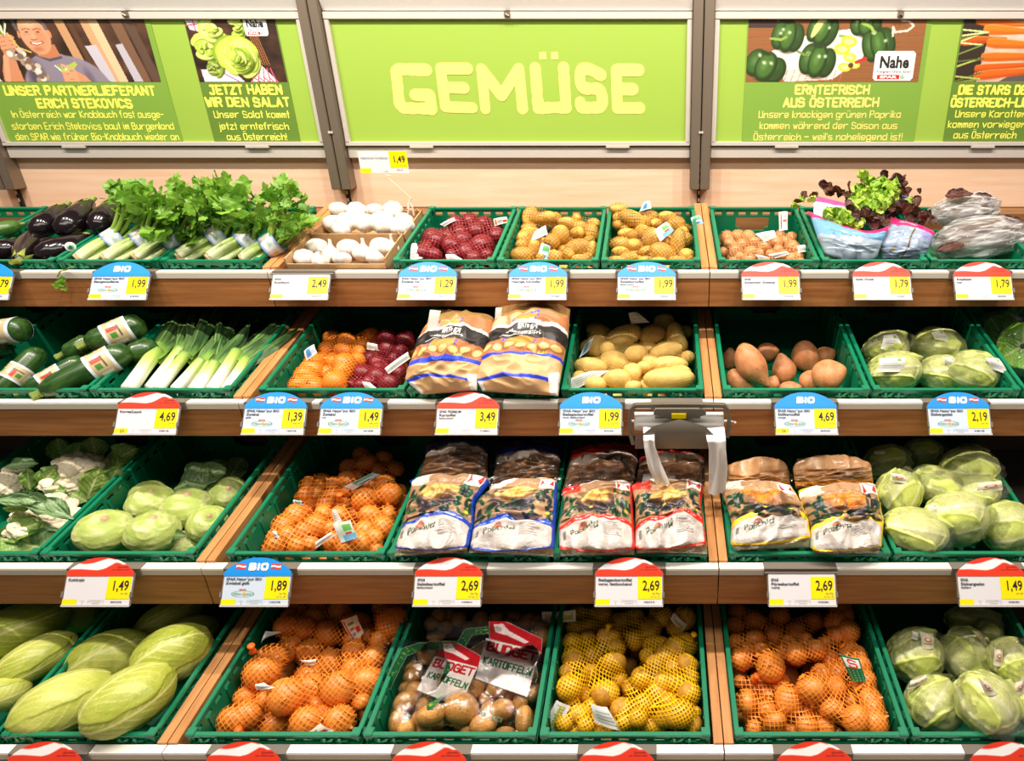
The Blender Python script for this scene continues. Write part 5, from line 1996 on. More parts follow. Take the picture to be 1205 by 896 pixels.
# ---- red onions, potatoes and shallots in nets
G1 = 'netted produce of the top shelf'
net_bag('ron', 'B', "920,190,42;985,180,42;1050,190,38;1012,222,45;1110,245,40;938,228,36;865,245,38;1105,212,30", 'red', 'red', 'net of red onions at the back of its top shelf crate', G1, tags=[('print', [(845, 190), (910, 158), (915, 172), (865, 200)]), ('beige', [(1090, 165), (1150, 155), (1160, 180), (1095, 198)])], name='red_onion_net_bag', cell=0.016)
net_bag('ron', 'B', "705,305,42;770,255,48;755,322,42;832,270,44;820,335,38;800,300,34;690,345,26;740,350,30", 'red', 'red', 'net of red onions at the front left, with a white triangular tag', G1, tags=[('print', [(715, 280), (735, 275), (765, 345), (705, 358)])], name='red_onion_net_bag', cell=0.016)
net_bag('ron', 'B', "900,290,46;950,268,48;1040,292,56;965,315,42;1000,348,40;905,335,34;1060,335,34;880,252,36", 'red', 'red', 'net of red onions at the front right, white label at its lower edge', G1, tags=[('print', [(870, 328), (910, 328), (962, 358), (880, 365)])], name='red_onion_net_bag', cell=0.016)
net_bag('pot1', 'C', "160,155,48,36,80;237,165,50,32,10;290,160,26;345,186,52,28,-8;460,190,32,28;385,163,22;140,210,38,24;452,228,48,34,100;400,200,34,28", 'gold', 'brown', 'net of golden potatoes at the back, beside the red onions', G1, name='potato_net_bag', cell=0.014)
net_bag('pot1', 'C', "165,245,56,36,15;105,265,34,38;270,272,36;310,240,40,42;385,230,32,30;100,330,54,36,5;185,305,48,28,80;225,340,30,26;130,285,30", 'gold', 'brown', 'net of golden potatoes with two tags, front left in the crate beside the red onions', G1, tags=[('print', [(190, 225), (240, 195), (250, 235), (170, 270)]), ('bluegreen', [(222, 275), (262, 290), (252, 352), (200, 350)])], name='potato_net_bag', cell=0.014)
net_bag('pot1', 'C', "385,300,62,42,20;290,340,40,28;400,352,40,22;455,312,46,24,85;345,325,30;440,262,28,24;430,345,26", 'gold', 'brown', 'net of golden potatoes at the front right of the crate beside the red onions', G1, name='potato_net_bag', cell=0.014)
net_bag('pot2', 'C', "575,120,40,26;522,165,30;562,192,36,32;635,165,66,36,-25;722,155,36,30;690,185,32;610,205,30", 'gold', 'brown', 'net of golden potatoes heaped at the back left of the crate beside the shallots', G1, tags=[('blue', [(690, 90), (718, 82), (725, 115), (670, 132)])], name='potato_net_bag', cell=0.014)
net_bag('pot2', 'C', "800,160,46,26,-5;842,188,40,34;742,186,32,22;895,208,28,22;905,262,38,40;845,272,62,36,80;870,225,30", 'gold', 'brown', 'net of golden potatoes with a white tag against the rear right crate corner', G1, tags=[('bluegreen', [(905, 160), (945, 148), (965, 185), (915, 195)])], name='potato_net_bag', cell=0.014)
net_bag('pot2', 'C', "618,236,46,26;580,280,54,34,10;645,287,36,30;692,222,46,30,-30;722,258,52,40,90;790,270,26;620,340,40,24;568,358,46,22;585,318,42,24;700,315,36,26", 'gold', 'brown', 'net of golden potatoes with a green and blue tag at the front of its crate', G1, tags=[('green', [(740, 215), (795, 178), (830, 218), (765, 270)])], name='potato_net_bag', cell=0.014)
net_bag('pot2', 'C', "775,320,62,44,-20;895,335,36,34;850,356,46,22;700,355,34,22;930,345,20;760,358,36,18", 'gold', 'brown', 'low net of golden potatoes at the front right corner beside the wooden rail', G1, name='potato_net_bag', cell=0.014)
net_bag('shal', 'D', "110,250,28;150,243,24;190,250,28;122,272,26;142,300,30;195,300,25;245,286,28;100,302,18;130,338,28,16;190,330,34,20;212,270,26;165,275,24;230,310,20;160,320,20", 'sh', 'pale', 'net of shallots at the left, white flag tag over it', G1, tags=[('print', [(215, 235), (285, 222), (295, 245), (250, 265)]), ('print', [(215, 310), (260, 320), (275, 330), (230, 333)])], name='shallot_net_bag', cell=0.014)
net_bag('shal', 'D', "305,245,24;295,270,26;350,285,28;300,296,22;365,250,22;345,330,28;385,318,24;415,342,20;295,325,24;270,312,20;325,262,22;375,290,20;320,315,22;360,345,18;260,345,18", 'sh', 'pale', 'net of shallots at the right, upright tag with red print', G1, tags=[('red', [(302, 155), (335, 152), (335, 220), (305, 225)]), ('print', [(370, 280), (400, 275), (405, 300), (375, 305)]), ('print', [(265, 312), (330, 300), (345, 308), (290, 325)])], name='shallot_net_bag', cell=0.014)

for ck_, r_, k_ in (('ron', .027, 'red'), ('pot1', .024, 'gold'), ('pot2', .024, 'gold'), ('shal', .018, 'sh')):
    fill_under(ck_, r_, k_, .36)

# ---- eggplants
M_egg = mat('eggplant_skin', (22, 13, 18), rough=0.16, spec=0.5, coat=0.25, rand=0.1)
M_calyx = mat('eggplant_calyx', (150, 160, 70), c2=(110, 128, 50), nscale=40, rough=0.6)


def pt(i, z, x, y, w):
    return P(i, *zp(z, x, y), w)


def long_thing(name, label, cat, group, Bp, Tp, up):
    M = frame(Bp, Tp, up)
    t = thing(name, label, cat, group=group, M=M)
    return t, M, float(np.linalg.norm(np.asarray(Tp) - np.asarray(Bp)))


UPN = np.array([0, -0.2, 1.0])
for q, (x0, y0, w0, x1, y1, w1, rr, label) in enumerate((
        (140, 235, .035, 292, 112, .06, .040, 'glossy dark eggplant at the rear left of the heap'),
        (262, 238, .035, 408, 92, .07, .046, 'glossy dark eggplant in the middle of the back row'),
        (425, 222, .035, 520, 95, .06, .046, 'glossy dark eggplant at the rear right against the celery crate'),
        (215, 232, .005, 85, 358, .02, .040, 'dark eggplant with its pale calyx pointing at the front edge'),
        (150, 345, .005, 420, 248, .01, .043, 'dark eggplant in front with a round white sticker'),
        (-30, 330, .00, 95, 272, .02, .042, 'dark eggplant cut by the left picture edge'))):
    Bp, Tp = pt(1, 'A', x0, y0, w0), pt(1, 'A', x1, y1, w1)
    t, M, L = long_thing('eggplant', label, 'eggplant', 'eggplants on the top shelf', Bp, Tp, UPN)
    s = np.linspace(0, 1, 22)
    rr *= .86
    r = rr * np.interp(s, [0, .03, .1, .25, .45, .7, .88, 1], [.02, .4, .72, .98, 1.0, .8, .55, .42])
    pts = np.stack([0.012 * np.sin(s * 3.1), s * L, 0 * s], 1)
    V, F = tube(pts, r, 24)
    obj('body', mesh('body', V, F, M_egg), t, M)
    b = MB().tube([(0, L - .012, 0), (0.002, L - 0.004, 0), (0.003, L + .004, 0), (0.008, L + .022, 0.006)], [rr * .50, rr * .44, rr * .2, rr * .22], 10)
    for k in range(6):
        a = k * 1.047
        cx, cz = math.cos(a), math.sin(a)
        b.add([(cx * rr * .46 - cz * .009, L - .008, cz * rr * .46 + cx * .009), (cx * rr * .46 + cz * .009, L - .008, cz * rr * .46 - cx * .009), (cx * rr * .72, L - .042, cz * rr * .72), (cx * rr * .50, L - 0.002, cz * rr * .50)], [(0, 1, 2), (0, 3, 1), (0, 2, 3), (1, 3, 2)])
    obj('calyx', b.build('calyx', M_calyx), t, M)
    if 'sticker' in label:
        x, y = zp('A', 322, 293)
        p = CC + ray(x, y) * (PT(1, x, y, 0.01) - 0.047)
        c = Cv(24, 24, (232, 236, 238))
        c.ell(.5, .35, .3, .12, 0, (60, 140, 80)).ell(.5, .65, .3, .1, 0, (60, 120, 190))
        e1, e2, e3 = basis(x, y)
        V = []
        for rr_ in (0.2, 1.0):
            for k in range(20):
                V.append((rr_ * .013 * math.cos(k * .314), rr_ * .013 * math.sin(k * .314), -.004 * rr_))
        col = [(0.3, .6, .4)] * 20 + [(.92, .93, .94)] * 20
        obj('sticker', mesh('sticker', V, [(k, (k + 1) % 20, (k + 1) % 20 + 20, k + 20) for k in range(20)] + [tuple(range(20))], M_tagprint, col=col), t, matE(p, e1, e2, e3))

# ---- cucumbers at the far left
M_cuc = mat('cucumber_skin', (52, 92, 34), c2=(84, 124, 52), coords='Object', nscale=5, nstretch=(30, 2, 30), rough=0.35, bump=0.2, bscale=60)
for x0, y0, x1, y1, w, label in ((-60, 225, 120, 190, 0.03, 'green cucumber tip showing at the rear left crate'), (-80, 255, 60, 215, 0.02, 'second green cucumber under the first at the far left'), (-70, 310, 40, 285, 0.005, 'dark cucumber low at the far left crate front')):
    t, M, L = long_thing('cucumber', label, 'cucumber', 'cucumbers', pt(1, 'A', x0 - 120, y0 + 30, w), pt(1, 'A', x1 - 25, y1, w), UPN)
    s = np.linspace(0, 1, 18)
    V, F = tube(np.stack([.01 * np.sin(3 * s), s * L, 0 * s], 1), .022 * np.interp(s, [0, .05, .2, .8, .95, 1], [.2, .75, 1, 1, .75, .15]), 18)
    obj('body', mesh('body', V, F, M_cuc), t, M)
    obj('stem', MB().tube([(0, L - .002, 0), (0, L + .01, 0)], .005, 8).build('stem', M_calyx), t, M)

# ---- celery
M_stalk = mat('celery_stalk', attr=True, rough=0.35, bump=0.25, bscale=3.0, bstretch=(40, 2, 40))
M_celleaf = mat('celery_leaf', (138, 182, 62), c2=(88, 144, 38), nscale=14, rough=0.42, trans=0.25)
M_wrap = mat('wrap_label', attr=True, rough=0.25)


def leaflet(b, p, ydir, nrm, L, rng):
    y = ydir / np.linalg.norm(ydir)
    x = np.cross(y, nrm)
    x /= np.linalg.norm(x) + 1e-9
    n = np.cross(x, y)
    half = [(.05, .02), (.2, .2), (.46, .26), (.36, .42), (.52, .62), (.30, .66), (.2, .86)]
    fold = rng.uniform(.05, .25)
    mid = [(0, 0), (0, .28), (0, .5), (0, .72), (0, 1.0)]
    V = [p + y * q[1] * L - n * fold * L * 0.35 for q in mid]
    idx = []
    for sgn in (-1, 1):
        for hx_, hy in half:
            V.append(p + x * sgn * hx_ * L + y * hy * L + n * (fold * hx_ - .35 * fold + .12 * math.sin(hy * 9 + sgn) * hx_) * L)
    F = []
    for k in (0, 1):
        o = 5 + k * 7
        T = [(0, o, o + 1, 1), (1, o + 1, o + 2), (1, o + 2, o + 3, 2), (2, o + 3, o + 4), (2, o + 4, o + 5, 3), (3, o + 5, o + 6), (3, o + 6, 4)]
        F += T if k else [t[::-1] for t in T]
    b.add(V, F)


for q, (bx, by, wx, wy, lx, ly, label) in enumerate((
        (378, 362, 525, 268, 640, 110, 'celery bunch nearest the eggplants'), (500, 362, 660, 268, 745, 150, 'celery bunch in the middle of the crate beside the eggplants'),
        (640, 358, 772, 268, 890, 120, 'celery bunch at the right of the crate beside the eggplants'), (830, 352, 992, 255, 1030, 110, 'celery bunch at the left of the crate beside the garlic'),
        (975, 362, 1128, 268, 1130, 130, 'celery bunch in the middle of the crate beside the garlic'), (1130, 362, 1240, 290, 1340, 120, 'celery bunch next to the wooden rail and garlic'))):
    i = 1
    rng = random.Random(q + 5)
    Bp, Wp = pt(1, 'A', bx, by - 9, -.004), pt(1, 'A', wx, wy - 4, .028)
    Lp = pt(1, 'A', lx, ly + 8, .10)
    t, M, L = long_thing('celery_bunch', label, 'celery', 'celery bunches', Bp, Wp, UPN)
    Mi = np.array(M.inverted())
    loc = lambda p: (Mi @ np.append(p, 1))[:3]
    Ll = loc(Lp)
    VV, FF, CC_ = [], [], []
    tips = []
    for k in range(11):
        a = 2 * math.pi * k / 11 + .3
        inner = k % 3 == 0
        rad = .012 if inner else .030
        p0 = np.array([math.cos(a) * rad * .85, .0, math.sin(a) * rad * .55])
        p1 = np.array([math.cos(a) * rad * 1.05, L * .5, math.sin(a) * rad * .8])
        p2 = np.array([math.cos(a) * rad * .8, L, math.sin(a) * rad * .62])
        p3 = p2 + (Ll - np.array([0, L, 0])) * rng.uniform(.7, 1.0) + np.array([math.cos(a) * .05, 0, math.sin(a) * .035 + 0.01])
        s = np.linspace(0, 1, 13)
        pl = np.array(chaikin([p0, p1, p2, p2 + (p3 - p2) * .3 + np.array([0, .01, .0]), p3], 3))
        pts = np.stack([np.interp(s, np.linspace(0, 1, len(pl)), pl[:, c]) for c in range(3)], 1)
        r = np.interp(s, [0, .15, .5, 1], [.014, .0135, .0095, .005])
        V, F = tube(pts, r, 10, squash=.75)
        V[: 13 * 10] += 0
        cs = np.concatenate([np.repeat(s, 10), [0, 1]])
        g = smoothstep(0, .55, cs)[:, None]
        col = np.array([236, 240, 200]) / 255 * (1 - g) + np.array([164, 200, 84]) / 255 * g
        streak = (0.93 + 0.07 * np.cos(np.arange(len(V)) % 10 * 2.5))[:, None]
        FF += [tuple(f_ + len(VV) for f_ in f) for f in F]
        VV += list(V)
        CC_ += list(col * streak)
        tips.append((pts[-1], pts[-1] - pts[-3]))
    obj('stalks', mesh('stalks', VV, FF, M_stalk, col=CC_), t, M)
    V, F = ico(3)
    obj('root_end', mesh('root_end', V * np.array([.036, .012, .024]) + np.array([0, -.004, 0]) + V * (sn(V, 6, 2) * .003)[:, None], F, mat('celery_root', (206, 180, 130), c2=(160, 120, 80), nscale=60, rough=.7) if q == 0 else bpy.data.materials['celery_root']), t, M)
    b = MB()
    Rn = np.array(M.to_3x3())
    upl = Rn.T @ np.array([0, -.5, 1.0])
    for (tp, dr) in tips:
        for k in range(12):
            off = np.array([rng.uniform(-.048, .048), rng.uniform(-.04, .04), rng.uniform(-.022, .03)])
            yd = dr / np.linalg.norm(dr) + np.array([rng.gauss(0, .8), rng.gauss(0, .6), rng.gauss(0.0, .6)])
            nr = upl + np.array([rng.gauss(0, .6), rng.gauss(0, .6), rng.gauss(0, .6)])
            leaflet(b, tp + off, yd, nr, rng.uniform(.026, .047), rng)
    obj('leaves', mesh('leaves', b.V, b.F, M_celleaf, smooth=False), t, M)
    # paper wrap
    V, C = [], []
    n = 36
    for k in range(5):
        for j in range(n + 1):
            a = 2 * math.pi * j / n
            V.append((.041 * math.cos(a), L * .80 + k * .011, .034 * math.sin(a)))
            u = (j / n * 4) % 1
            cc = (.90, .92, .93)
            if k in (0, 4):
                cc = (.35, .52, .78)
            elif .2 < u < .5 and k == 2:
                cc = (.62, .72, .66)
            elif .6 < u < .85 and k in (1, 2):
                cc = (.80, .74, .66)
            C.append(cc)
    obj('wrap', mesh('wrap', V, gridF(n + 1, 5), M_wrap, col=C), t, M)
b = MB()
rng = random.Random(2)
p0 = pt(1, 'A', 330, 385, .022)
ys = ROW[1]['o'][1] - .012
pp = [p0, PY_(*zp('A', 300, 400), ys + 0.012), PY_(*zp('A', 275, 405), ys - .004), PY_(*zp('A', 262, 432), ys - .006)]
t = thing('celery_sprig', 'small celery sprig hanging over the white strip below the eggplants', 'celery leaf', tuple(pp[2]))
obj('stem', MB().tube(pp, .0022, 6).build('stem', M_calyx), t)
for k in range(6):
    leaflet(b, PY_(*zp('A', 262 + rng.uniform(-18, 18), 425 + k * 8), ys - .008), np.array([rng.gauss(0, .5), -.1, -1.0]), np.array([0, -1, .2]), .022, rng)
obj('leaves', mesh('leaves', b.V, b.F, M_celleaf, smooth=False), t)

# ------------------------------------------------------------------ bags and leaves
def pillow(i, z, rows, bulge, nu=44, nv=52, wr=0.004, seed=0, back=0.35, lumps=None, edge_p=0.5, sag=0.0):
    """closed bag: rows of (v, left edge, right edge, height over the rim plane) in crop pixels, swollen towards the viewer"""
    rv = np.array([r[0] for r in rows])
    L = np.array([P(i, *zp(z, *r[1]), r[3]) for r in rows])
    Rr = np.array([P(i, *zp(z, *r[2]), r[3]) for r in rows])
    v = np.linspace(0, 1, nv)
    u = np.linspace(0, 1, nu)
    Li = np.stack([np.interp(v, rv, L[:, c]) for c in range(3)], 1)
    Ri = np.stack([np.interp(v, rv, Rr[:, c]) for c in range(3)], 1)
    G = Li[:, None] * (1 - u[None, :, None]) + Ri[:, None] * u[None, :, None]
    if sag:
        dn = (L[-1] + Rr[-1]) / 2 - (L[0] + Rr[0]) / 2
        dn /= np.linalg.norm(dn)
        uu = u[None, :] ** 1.25
        G = G + dn * (sag * 4 * uu * (1 - uu) * (1 - v[:, None]) ** 1.5)[..., None]
    du, dv = np.gradient(G, axis=1), np.gradient(G, axis=0)
    n = np.cross(du, dv)
    n /= np.linalg.norm(n, axis=2)[..., None] + 1e-12
    c = G.reshape(-1, 3).mean(0)
    if (n.reshape(-1, 3).mean(0) @ (CC - c)) < 0:
        n = -n
    U, Vv = np.meshgrid(u, v)
    prof = (np.sin(math.pi * np.clip(U, 0, 1)) ** edge_p) * (np.sin(math.pi * np.clip(Vv, 0, 1)) ** edge_p)
    flatp = np.stack([U.ravel() * 1.0, Vv.ravel() * 1.1, 0 * U.ravel()], 1)
    w1 = sn(flatp, 9.0, seed, 3).reshape(U.shape)
    w2 = sn(flatp * np.array([1, 2.2, 1]), 14.0, seed + 3, 2).reshape(U.shape)
    H = bulge * prof * (1 + 0.16 * w1) + wr * (1 - np.abs(w2) * 2.2) * prof ** .5
    for lx, ly, lr, lh in (lumps or ()):
        H += lh * np.exp(-(((U - lx) / lr) ** 2 + ((Vv - ly) / lr) ** 2))
    F_ = G + n * H[..., None]
    Bk = G - n * (bulge * back * prof)[..., None]
    V = np.concatenate([F_.reshape(-1, 3), Bk.reshape(-1, 3)])
    g = gridF(nu, nv)
    m = nu * nv
    return c, V - c, np.concatenate([g[:, ::-1], g + m]), (U, Vv), n


def canvas_cols(cv, U, V):
    """sample a canvas at bag coordinates"""
    x = np.clip((U * (cv.w - 1)).round().astype(int), 0, cv.w - 1)
    y = np.clip((V * (cv.h - 1)).round().astype(int), 0, cv.h - 1)
    return cv.A[y, x].reshape(-1, 4)


def printed_bag(i, z, name, label, group, rows, bulge, cv, mt, seed=0, parent=None, back_col=None, part='bag', **kw):
    nu, nv = cv.w, cv.h
    c, V, F, (U, Vv), n = pillow(i, z, rows, bulge, nu, nv, seed=seed, **kw)
    col = canvas_cols(cv, U, Vv)
    bc = np.tile(np.array(back_col), (len(col), 1)) if back_col is not None else col
    t = parent or thing(name, label, 'bag of potatoes', tuple(c), group=group)
    obj(part, mesh(part, V, F, mt, col=np.concatenate([col, bc])), t, Matrix.Translation(Vector(c)))
    return t


def leaf_sheet(Bp, Tp, W, nrm, curl=0.1, ruffle=0.06, seed=0, c1=(96, 136, 52), c2=(60, 104, 44), vein=(206, 220, 150), cup=0.12, nu=21, nv=27, wide=0.55, nlat=7.0, rf=9.0, dark_tip=None, prof=None):
    Bp, Tp, nrm = [np.asarray(q, float) for q in (Bp, Tp, nrm)]
    y = Tp - Bp
    L = np.linalg.norm(y)
    y /= L
    x = np.cross(y, nrm)
    x /= np.linalg.norm(x)
    n = np.cross(x, y)
    s, t = np.meshgrid(np.linspace(0, 1, nv), np.linspace(-1, 1, nu), indexing='ij')
    wp = np.interp(s, [0, .08, .25, wide, .82, .95, 1], [.10, .22, .62, 1.0, .82, .42, .06])
    if prof:
        wp = np.interp(s, np.linspace(0, 1, len(prof)), prof)
    pp = np.stack([t.ravel() * 1.3, s.ravel() * 2, 0 * s.ravel()], 1)
    nz = sn(pp, 3.0, seed, 3).reshape(s.shape)
    rfz = sn(pp, rf, seed + 5, 2).reshape(s.shape)
    wp = wp * (1 + 0.12 * nz * np.abs(t))
    X = t * wp * W * .5
    Z = -curl * L * s ** 2 + cup * W * (t * wp) ** 2 + ruffle * L * rfz * np.abs(t) ** 1.5 * (.3 + s) + .02 * L * nz
    lat = s * nlat - np.abs(t) * wp * 2.6
    lv = np.exp(-((lat - np.round(lat)) / .11) ** 2) * .85 * (1 - np.abs(t) * .4)
    mid = np.exp(-(t * wp / (.075 * (1.25 - s))) ** 2)
    vn = np.clip(np.maximum(mid, lv), 0, 1)[..., None]
    Z = Z + .012 * W * vn[..., 0]
    tone = np.clip(.5 + .5 * nz + .25 * (np.abs(t) - .5), 0, 1)[..., None]
    C = np.array(c1) / 255 * (1 - tone) + np.array(c2) / 255 * tone
    if dark_tip is not None:
        k = smoothstep(.04, .32, s + .15 * nz)[..., None]
        C = C * (1 - k) + np.array(dark_tip) / 255 * k
    C = C * (1 - vn) + np.array(vein) / 255 * vn
    V = Bp + x * X[..., None] + y * (s * L)[..., None] + n * Z[..., None]
    return V.reshape(-1, 3), gridF(nu, nv), C.reshape(-1, 3)


class LB:
    """gathers leaf sheets into one part"""

    def __init__(self):
        self.V, self.F, self.C, self.n = [], [], [], 0

    def add(self, V, F, C):
        self.V.append(V)
        self.F.append(F + self.n)
        self.C.append(C)
        self.n += len(V)

    def build(self, name, mt=None):
        return mesh(name, np.concatenate(self.V), np.concatenate(self.F), mt or M_leafmatt, col=np.concatenate(self.C))


def cloud_leaves(lb, c, ax, n, size, seed, colsets, spread, ruffle=.12, wide=.7):
    """ruffled lettuce leaves crowded around a point, facing the viewer and up"""
    rng = random.Random(seed)
    to = CC - np.asarray(c)
    to /= np.linalg.norm(to)
    for k in range(n):
        d = np.array([rng.gauss(0, 1), rng.gauss(0, .6), rng.gauss(.3, .8)])
        d /= np.linalg.norm(d)
        B0 = np.asarray(c) + np.array(ax) * np.array([rng.gauss(0, spread), rng.gauss(0, spread), rng.gauss(0, spread * .6)])
        L = size * rng.uniform(.7, 1.2)
        c1, c2, ve = rng.choice(colsets)
        lb.add(*leaf_sheet(B0, B0 + d * L + to * L * .35, L * rng.uniform(.8, 1.2), to + np.array([rng.gauss(0, .4), 0, rng.gauss(.3, .4)]), curl=rng.uniform(.0, .3), ruffle=ruffle, seed=rng.randrange(999), c1=c1, c2=c2, vein=ve, nu=17, nv=15, wide=wide, rf=8.0, nlat=4))


GREENL = [((176, 214, 60), (138, 190, 40), (222, 236, 150)), ((200, 226, 90), (160, 204, 54), (230, 240, 170)), ((150, 196, 46), (112, 166, 36), (214, 230, 140))]
REDL = [((86, 44, 34), (58, 28, 28), (120, 78, 58)), ((104, 62, 40), (72, 36, 32), (140, 100, 70)), ((70, 34, 34), (48, 24, 26), (110, 70, 56))]

# ---- mixed lettuce bags, blue and pink
M_lbag = mat('printed_lettuce_bag', attr=True, rough=0.3, coat=0.2, bump=0.35, bscale=26.0)


def lettuce_print(seed, grey=False):
    c = Cv(84, 56, (160, 176, 190))
    if grey:
        c = Cv(84, 56, (140, 156, 178))
        c.poly([(.6, .0), (1, .1), (1, .45), (.75, .4)], (150, 150, 200))
        c.line([(.62, .2), (.55, .6), (.42, 1.0)], .035, (112, 92, 44))
        c.line([(.62, .2), (.55, .6), (.42, 1.0)], .015, (70, 60, 36))
        c.ell(.25, .72, .035, .035, 0, (206, 164, 40))
        rng = random.Random(3)
        for k in range(24):
            c.ell(rng.uniform(.65, .98), rng.uniform(.4, .95), .008, .008, 0, (60, 66, 70))
    else:
        c.band(.14, .48, (112, 164, 204), .03)
        for k in range(9):
            y = .42 + k * .055
            c.line([(.18 + .02 * (k % 3), y + .02), (.42, y + .055), (.58, y + .06)], .014, (96, 112, 136), k=.8)
            c.line([(.64, y - .05), (.88, y - .08)], .013, (96, 112, 136), k=.8) if k in (1, 2, 5, 7) else None
        c.ell(.5, .86, .1, .05, 0, (190, 210, 170), .9)
        c.ell(.12, .86, .018, .018, 0, (90, 140, 40))
    c.band(-1, .17, (206, 40, 112), .012)
    for k in range(12):
        c.line([(.28 + k * .03, .09), (.293 + k * .03, .09)], .008, (246, 190, 214))
    return c


GLB = 'lettuce bags'


def lbag(label, rows, inner, cv, leaves, seed, bulge=.03, sag=0.0):
    c, V, F, (U, Vv), n = pillow(1, 'f', rows, bulge, cv.w, cv.h, seed=seed, wr=.002, sag=sag)
    t = thing('lettuce_bag', label, 'bag of lettuce', tuple(c), group=GLB)
    col = canvas_cols(cv, U, Vv)
    obj('bag', mesh('bag', V, F, M_lbag, col=np.concatenate([col, col])), t, Matrix.Translation(Vector(c)))
    if inner:
        ci = Cv(40, 24, (186, 214, 236))
        ci.band(-1, .24, (224, 70, 138), 0.0)
        c, V, F, (U, Vv), n = pillow(1, 'f', inner, .006, 40, 24, seed=seed + 9, wr=.002)
        col = canvas_cols(ci, U, Vv)
        obj('back_sheet', mesh('back_sheet', V, F, M_lbag, col=np.concatenate([col, col])), t, Matrix.Translation(Vector(c)))
    for nm, cs, spots in leaves:
        lb = LB()
        for k, (x, y, w_, nn, sz) in enumerate(spots):
            cloud_leaves(lb, pt(1, 'f', x, y, w_), (1, .7, .8), nn, sz, seed * 10 + k, cs, .018, ruffle=.24 if cs is GREENL else .10, wide=.7)
        obj(nm, lb.build(nm), t)


lbag('open lettuce bag at the back, its green and red leaves rising above the others',
     [(0, (540, 60), (900, 140), .10), (.5, (520, 200), (905, 230), .06), (1, (560, 330), (900, 330), .0)], None, lettuce_print(1, True),
     [('green_leaves', GREENL, [(600, 130, .11, 12, .045), (680, 180, .11, 14, .045), (770, 190, .11, 12, .04), (610, 230, .10, 10, .04), (660, 270, .10, 8, .035)]),
      ('red_leaves', REDL, [(710, 60, .13, 4, .034), (770, 100, .12, 4, .034), (850, 110, .12, 4, .032), (880, 180, .1, 4, .03), (400, 150, .1, 5, .035), (350, 140, .1, 3, .03), (470, 185, .09, 4, .03)])], 3, bulge=.02)
lbag('grey blue lettuce bag at the front right with a brown curved stripe',
     [(0, (760, 335), (1105, 455), .06), (.1, (720, 390), (1100, 475), .06), (.6, (665, 560), (1060, 580), .03), (1, (690, 670), (1010, 690), -.005)],
     None, lettuce_print(2, True), [('red_leaves', REDL, [(800, 265, .08, 6, .032), (880, 300, .08, 6, .032), (960, 320, .075, 6, .032), (1030, 365, .07, 5, .03)])], 5)
lbag('large pink rimmed lettuce bag at the front left, open with green and red leaves inside',
     [(0, (100, 290), (750, 400), .075), (.12, (125, 330), (735, 440), .072), (.5, (180, 500), (690, 540), .045), (.8, (235, 620), (655, 640), .015), (1, (330, 690), (600, 695), -.01)],
     [(0, (150, 165), (530, 262), .10), (1, (150, 400), (600, 400), .06)], lettuce_print(3),
     [('green_leaves', GREENL, [(320, 365, .07, 12, .032), (400, 385, .07, 12, .032), (470, 380, .07, 12, .032), (285, 345, .07, 5, .025), (75, 260, .08, 4, .025)]),
      ('red_leaves', REDL, [(470, 310, .09, 5, .035), (540, 320, .09, 5, .035), (610, 360, .08, 6, .035), (560, 390, .075, 4, .03), (90, 225, .09, 4, .025), (640, 390, .07, 4, .03)])], 7, bulge=.035, sag=.05)

# ---- wrapped red lettuce
M_redhead = M_leaf
REDHEAD = head_mesh('head', 41, 6, 9, (120, 84, 68), (84, 44, 42), (190, 170, 140), layer=.03, wr=.07, vw=.1, A=1.1, edge=.03)
for q, (z, s, label, sp) in enumerate((('g', "960,250,190,150,10", 'clear wrapped red lettuce at the right picture edge', []), ('g', "460,280,330,150,0", 'clear wrapped red lettuce lying behind, dark leaf poking out on top', [(400, 130, .12), (620, 170, .11)]), ('g', "600,560,440,215,5", 'large clear wrapped red lettuce at the front of the crate', [(900, 410, .10), (340, 660, .03)]))):
    b = settle(CRATES['redl'], parse(z, s)[0], flat=.75)
    b['mat3'] = np.stack([b['E'][0] * b['A'] * .8, b['E'][1] * b['B'] * .8, b['E'][2] * b['B'] * .7], 1)
    t = thing('red_lettuce', label, 'lettuce', tuple(b['p']), group='wrapped red lettuces')
    obj('head', REDHEAD, t, matE(b['p'], *b['E'], b['A'] * .82, b['B'] * .80, b['B'] * .75))
    lb = LB()
    for k, (x, y, w_) in enumerate(sp):
        p_ = CC + ray(*zp(z, x, y)) * (b['t'] - b['B'] * .75)
        e1, e2, e3 = b['E']
        lb = LB()
        lb.add(*leaf_sheet(p_ - e1 * .045 * (1 if k else -1), p_ + e1 * .035 * (1 if k else -1) + e2 * .01, .04, e3 + e2 * .8, curl=.1, ruffle=.06, seed=k + q, c1=(84, 36, 24), c2=(60, 26, 22), vein=(110, 56, 40)))
        obj('loose_leaf', lb.build('loose_leaf'), t)
    V, F = ico(5)
    w1, w2 = sn(V * np.array([1, 2.4, 1]), 3.0, q + 51, 3), sn(V * np.array([1, 2, 1]), 8.0, q + 71, 2)
    V = V * (1.0 + .16 * np.abs(w1) + .04 * np.abs(w2))[:, None]
    obj('bag', mesh('bag', V, F, M_filmhazy), t, matE(b['p'], *b['E'], b['A'] * .95, b['B'] * .95, b['B'] * .85))

# ================================================================== SECOND SHELF
# ---- courgettes
M_zuc = mat('courgette_skin', (30, 62, 22), c2=(56, 92, 36), nscale=4, nstretch=(26, 4, 26), rough=0.3, coat=.15, spots=((110, 140, 70), 90.0, .68))
M_zstem = mat('courgette_stem', (150, 166, 74), c2=(120, 140, 56), nscale=30, rough=.6)
M_zend = mat('courgette_tip', (206, 186, 120), rough=.6)


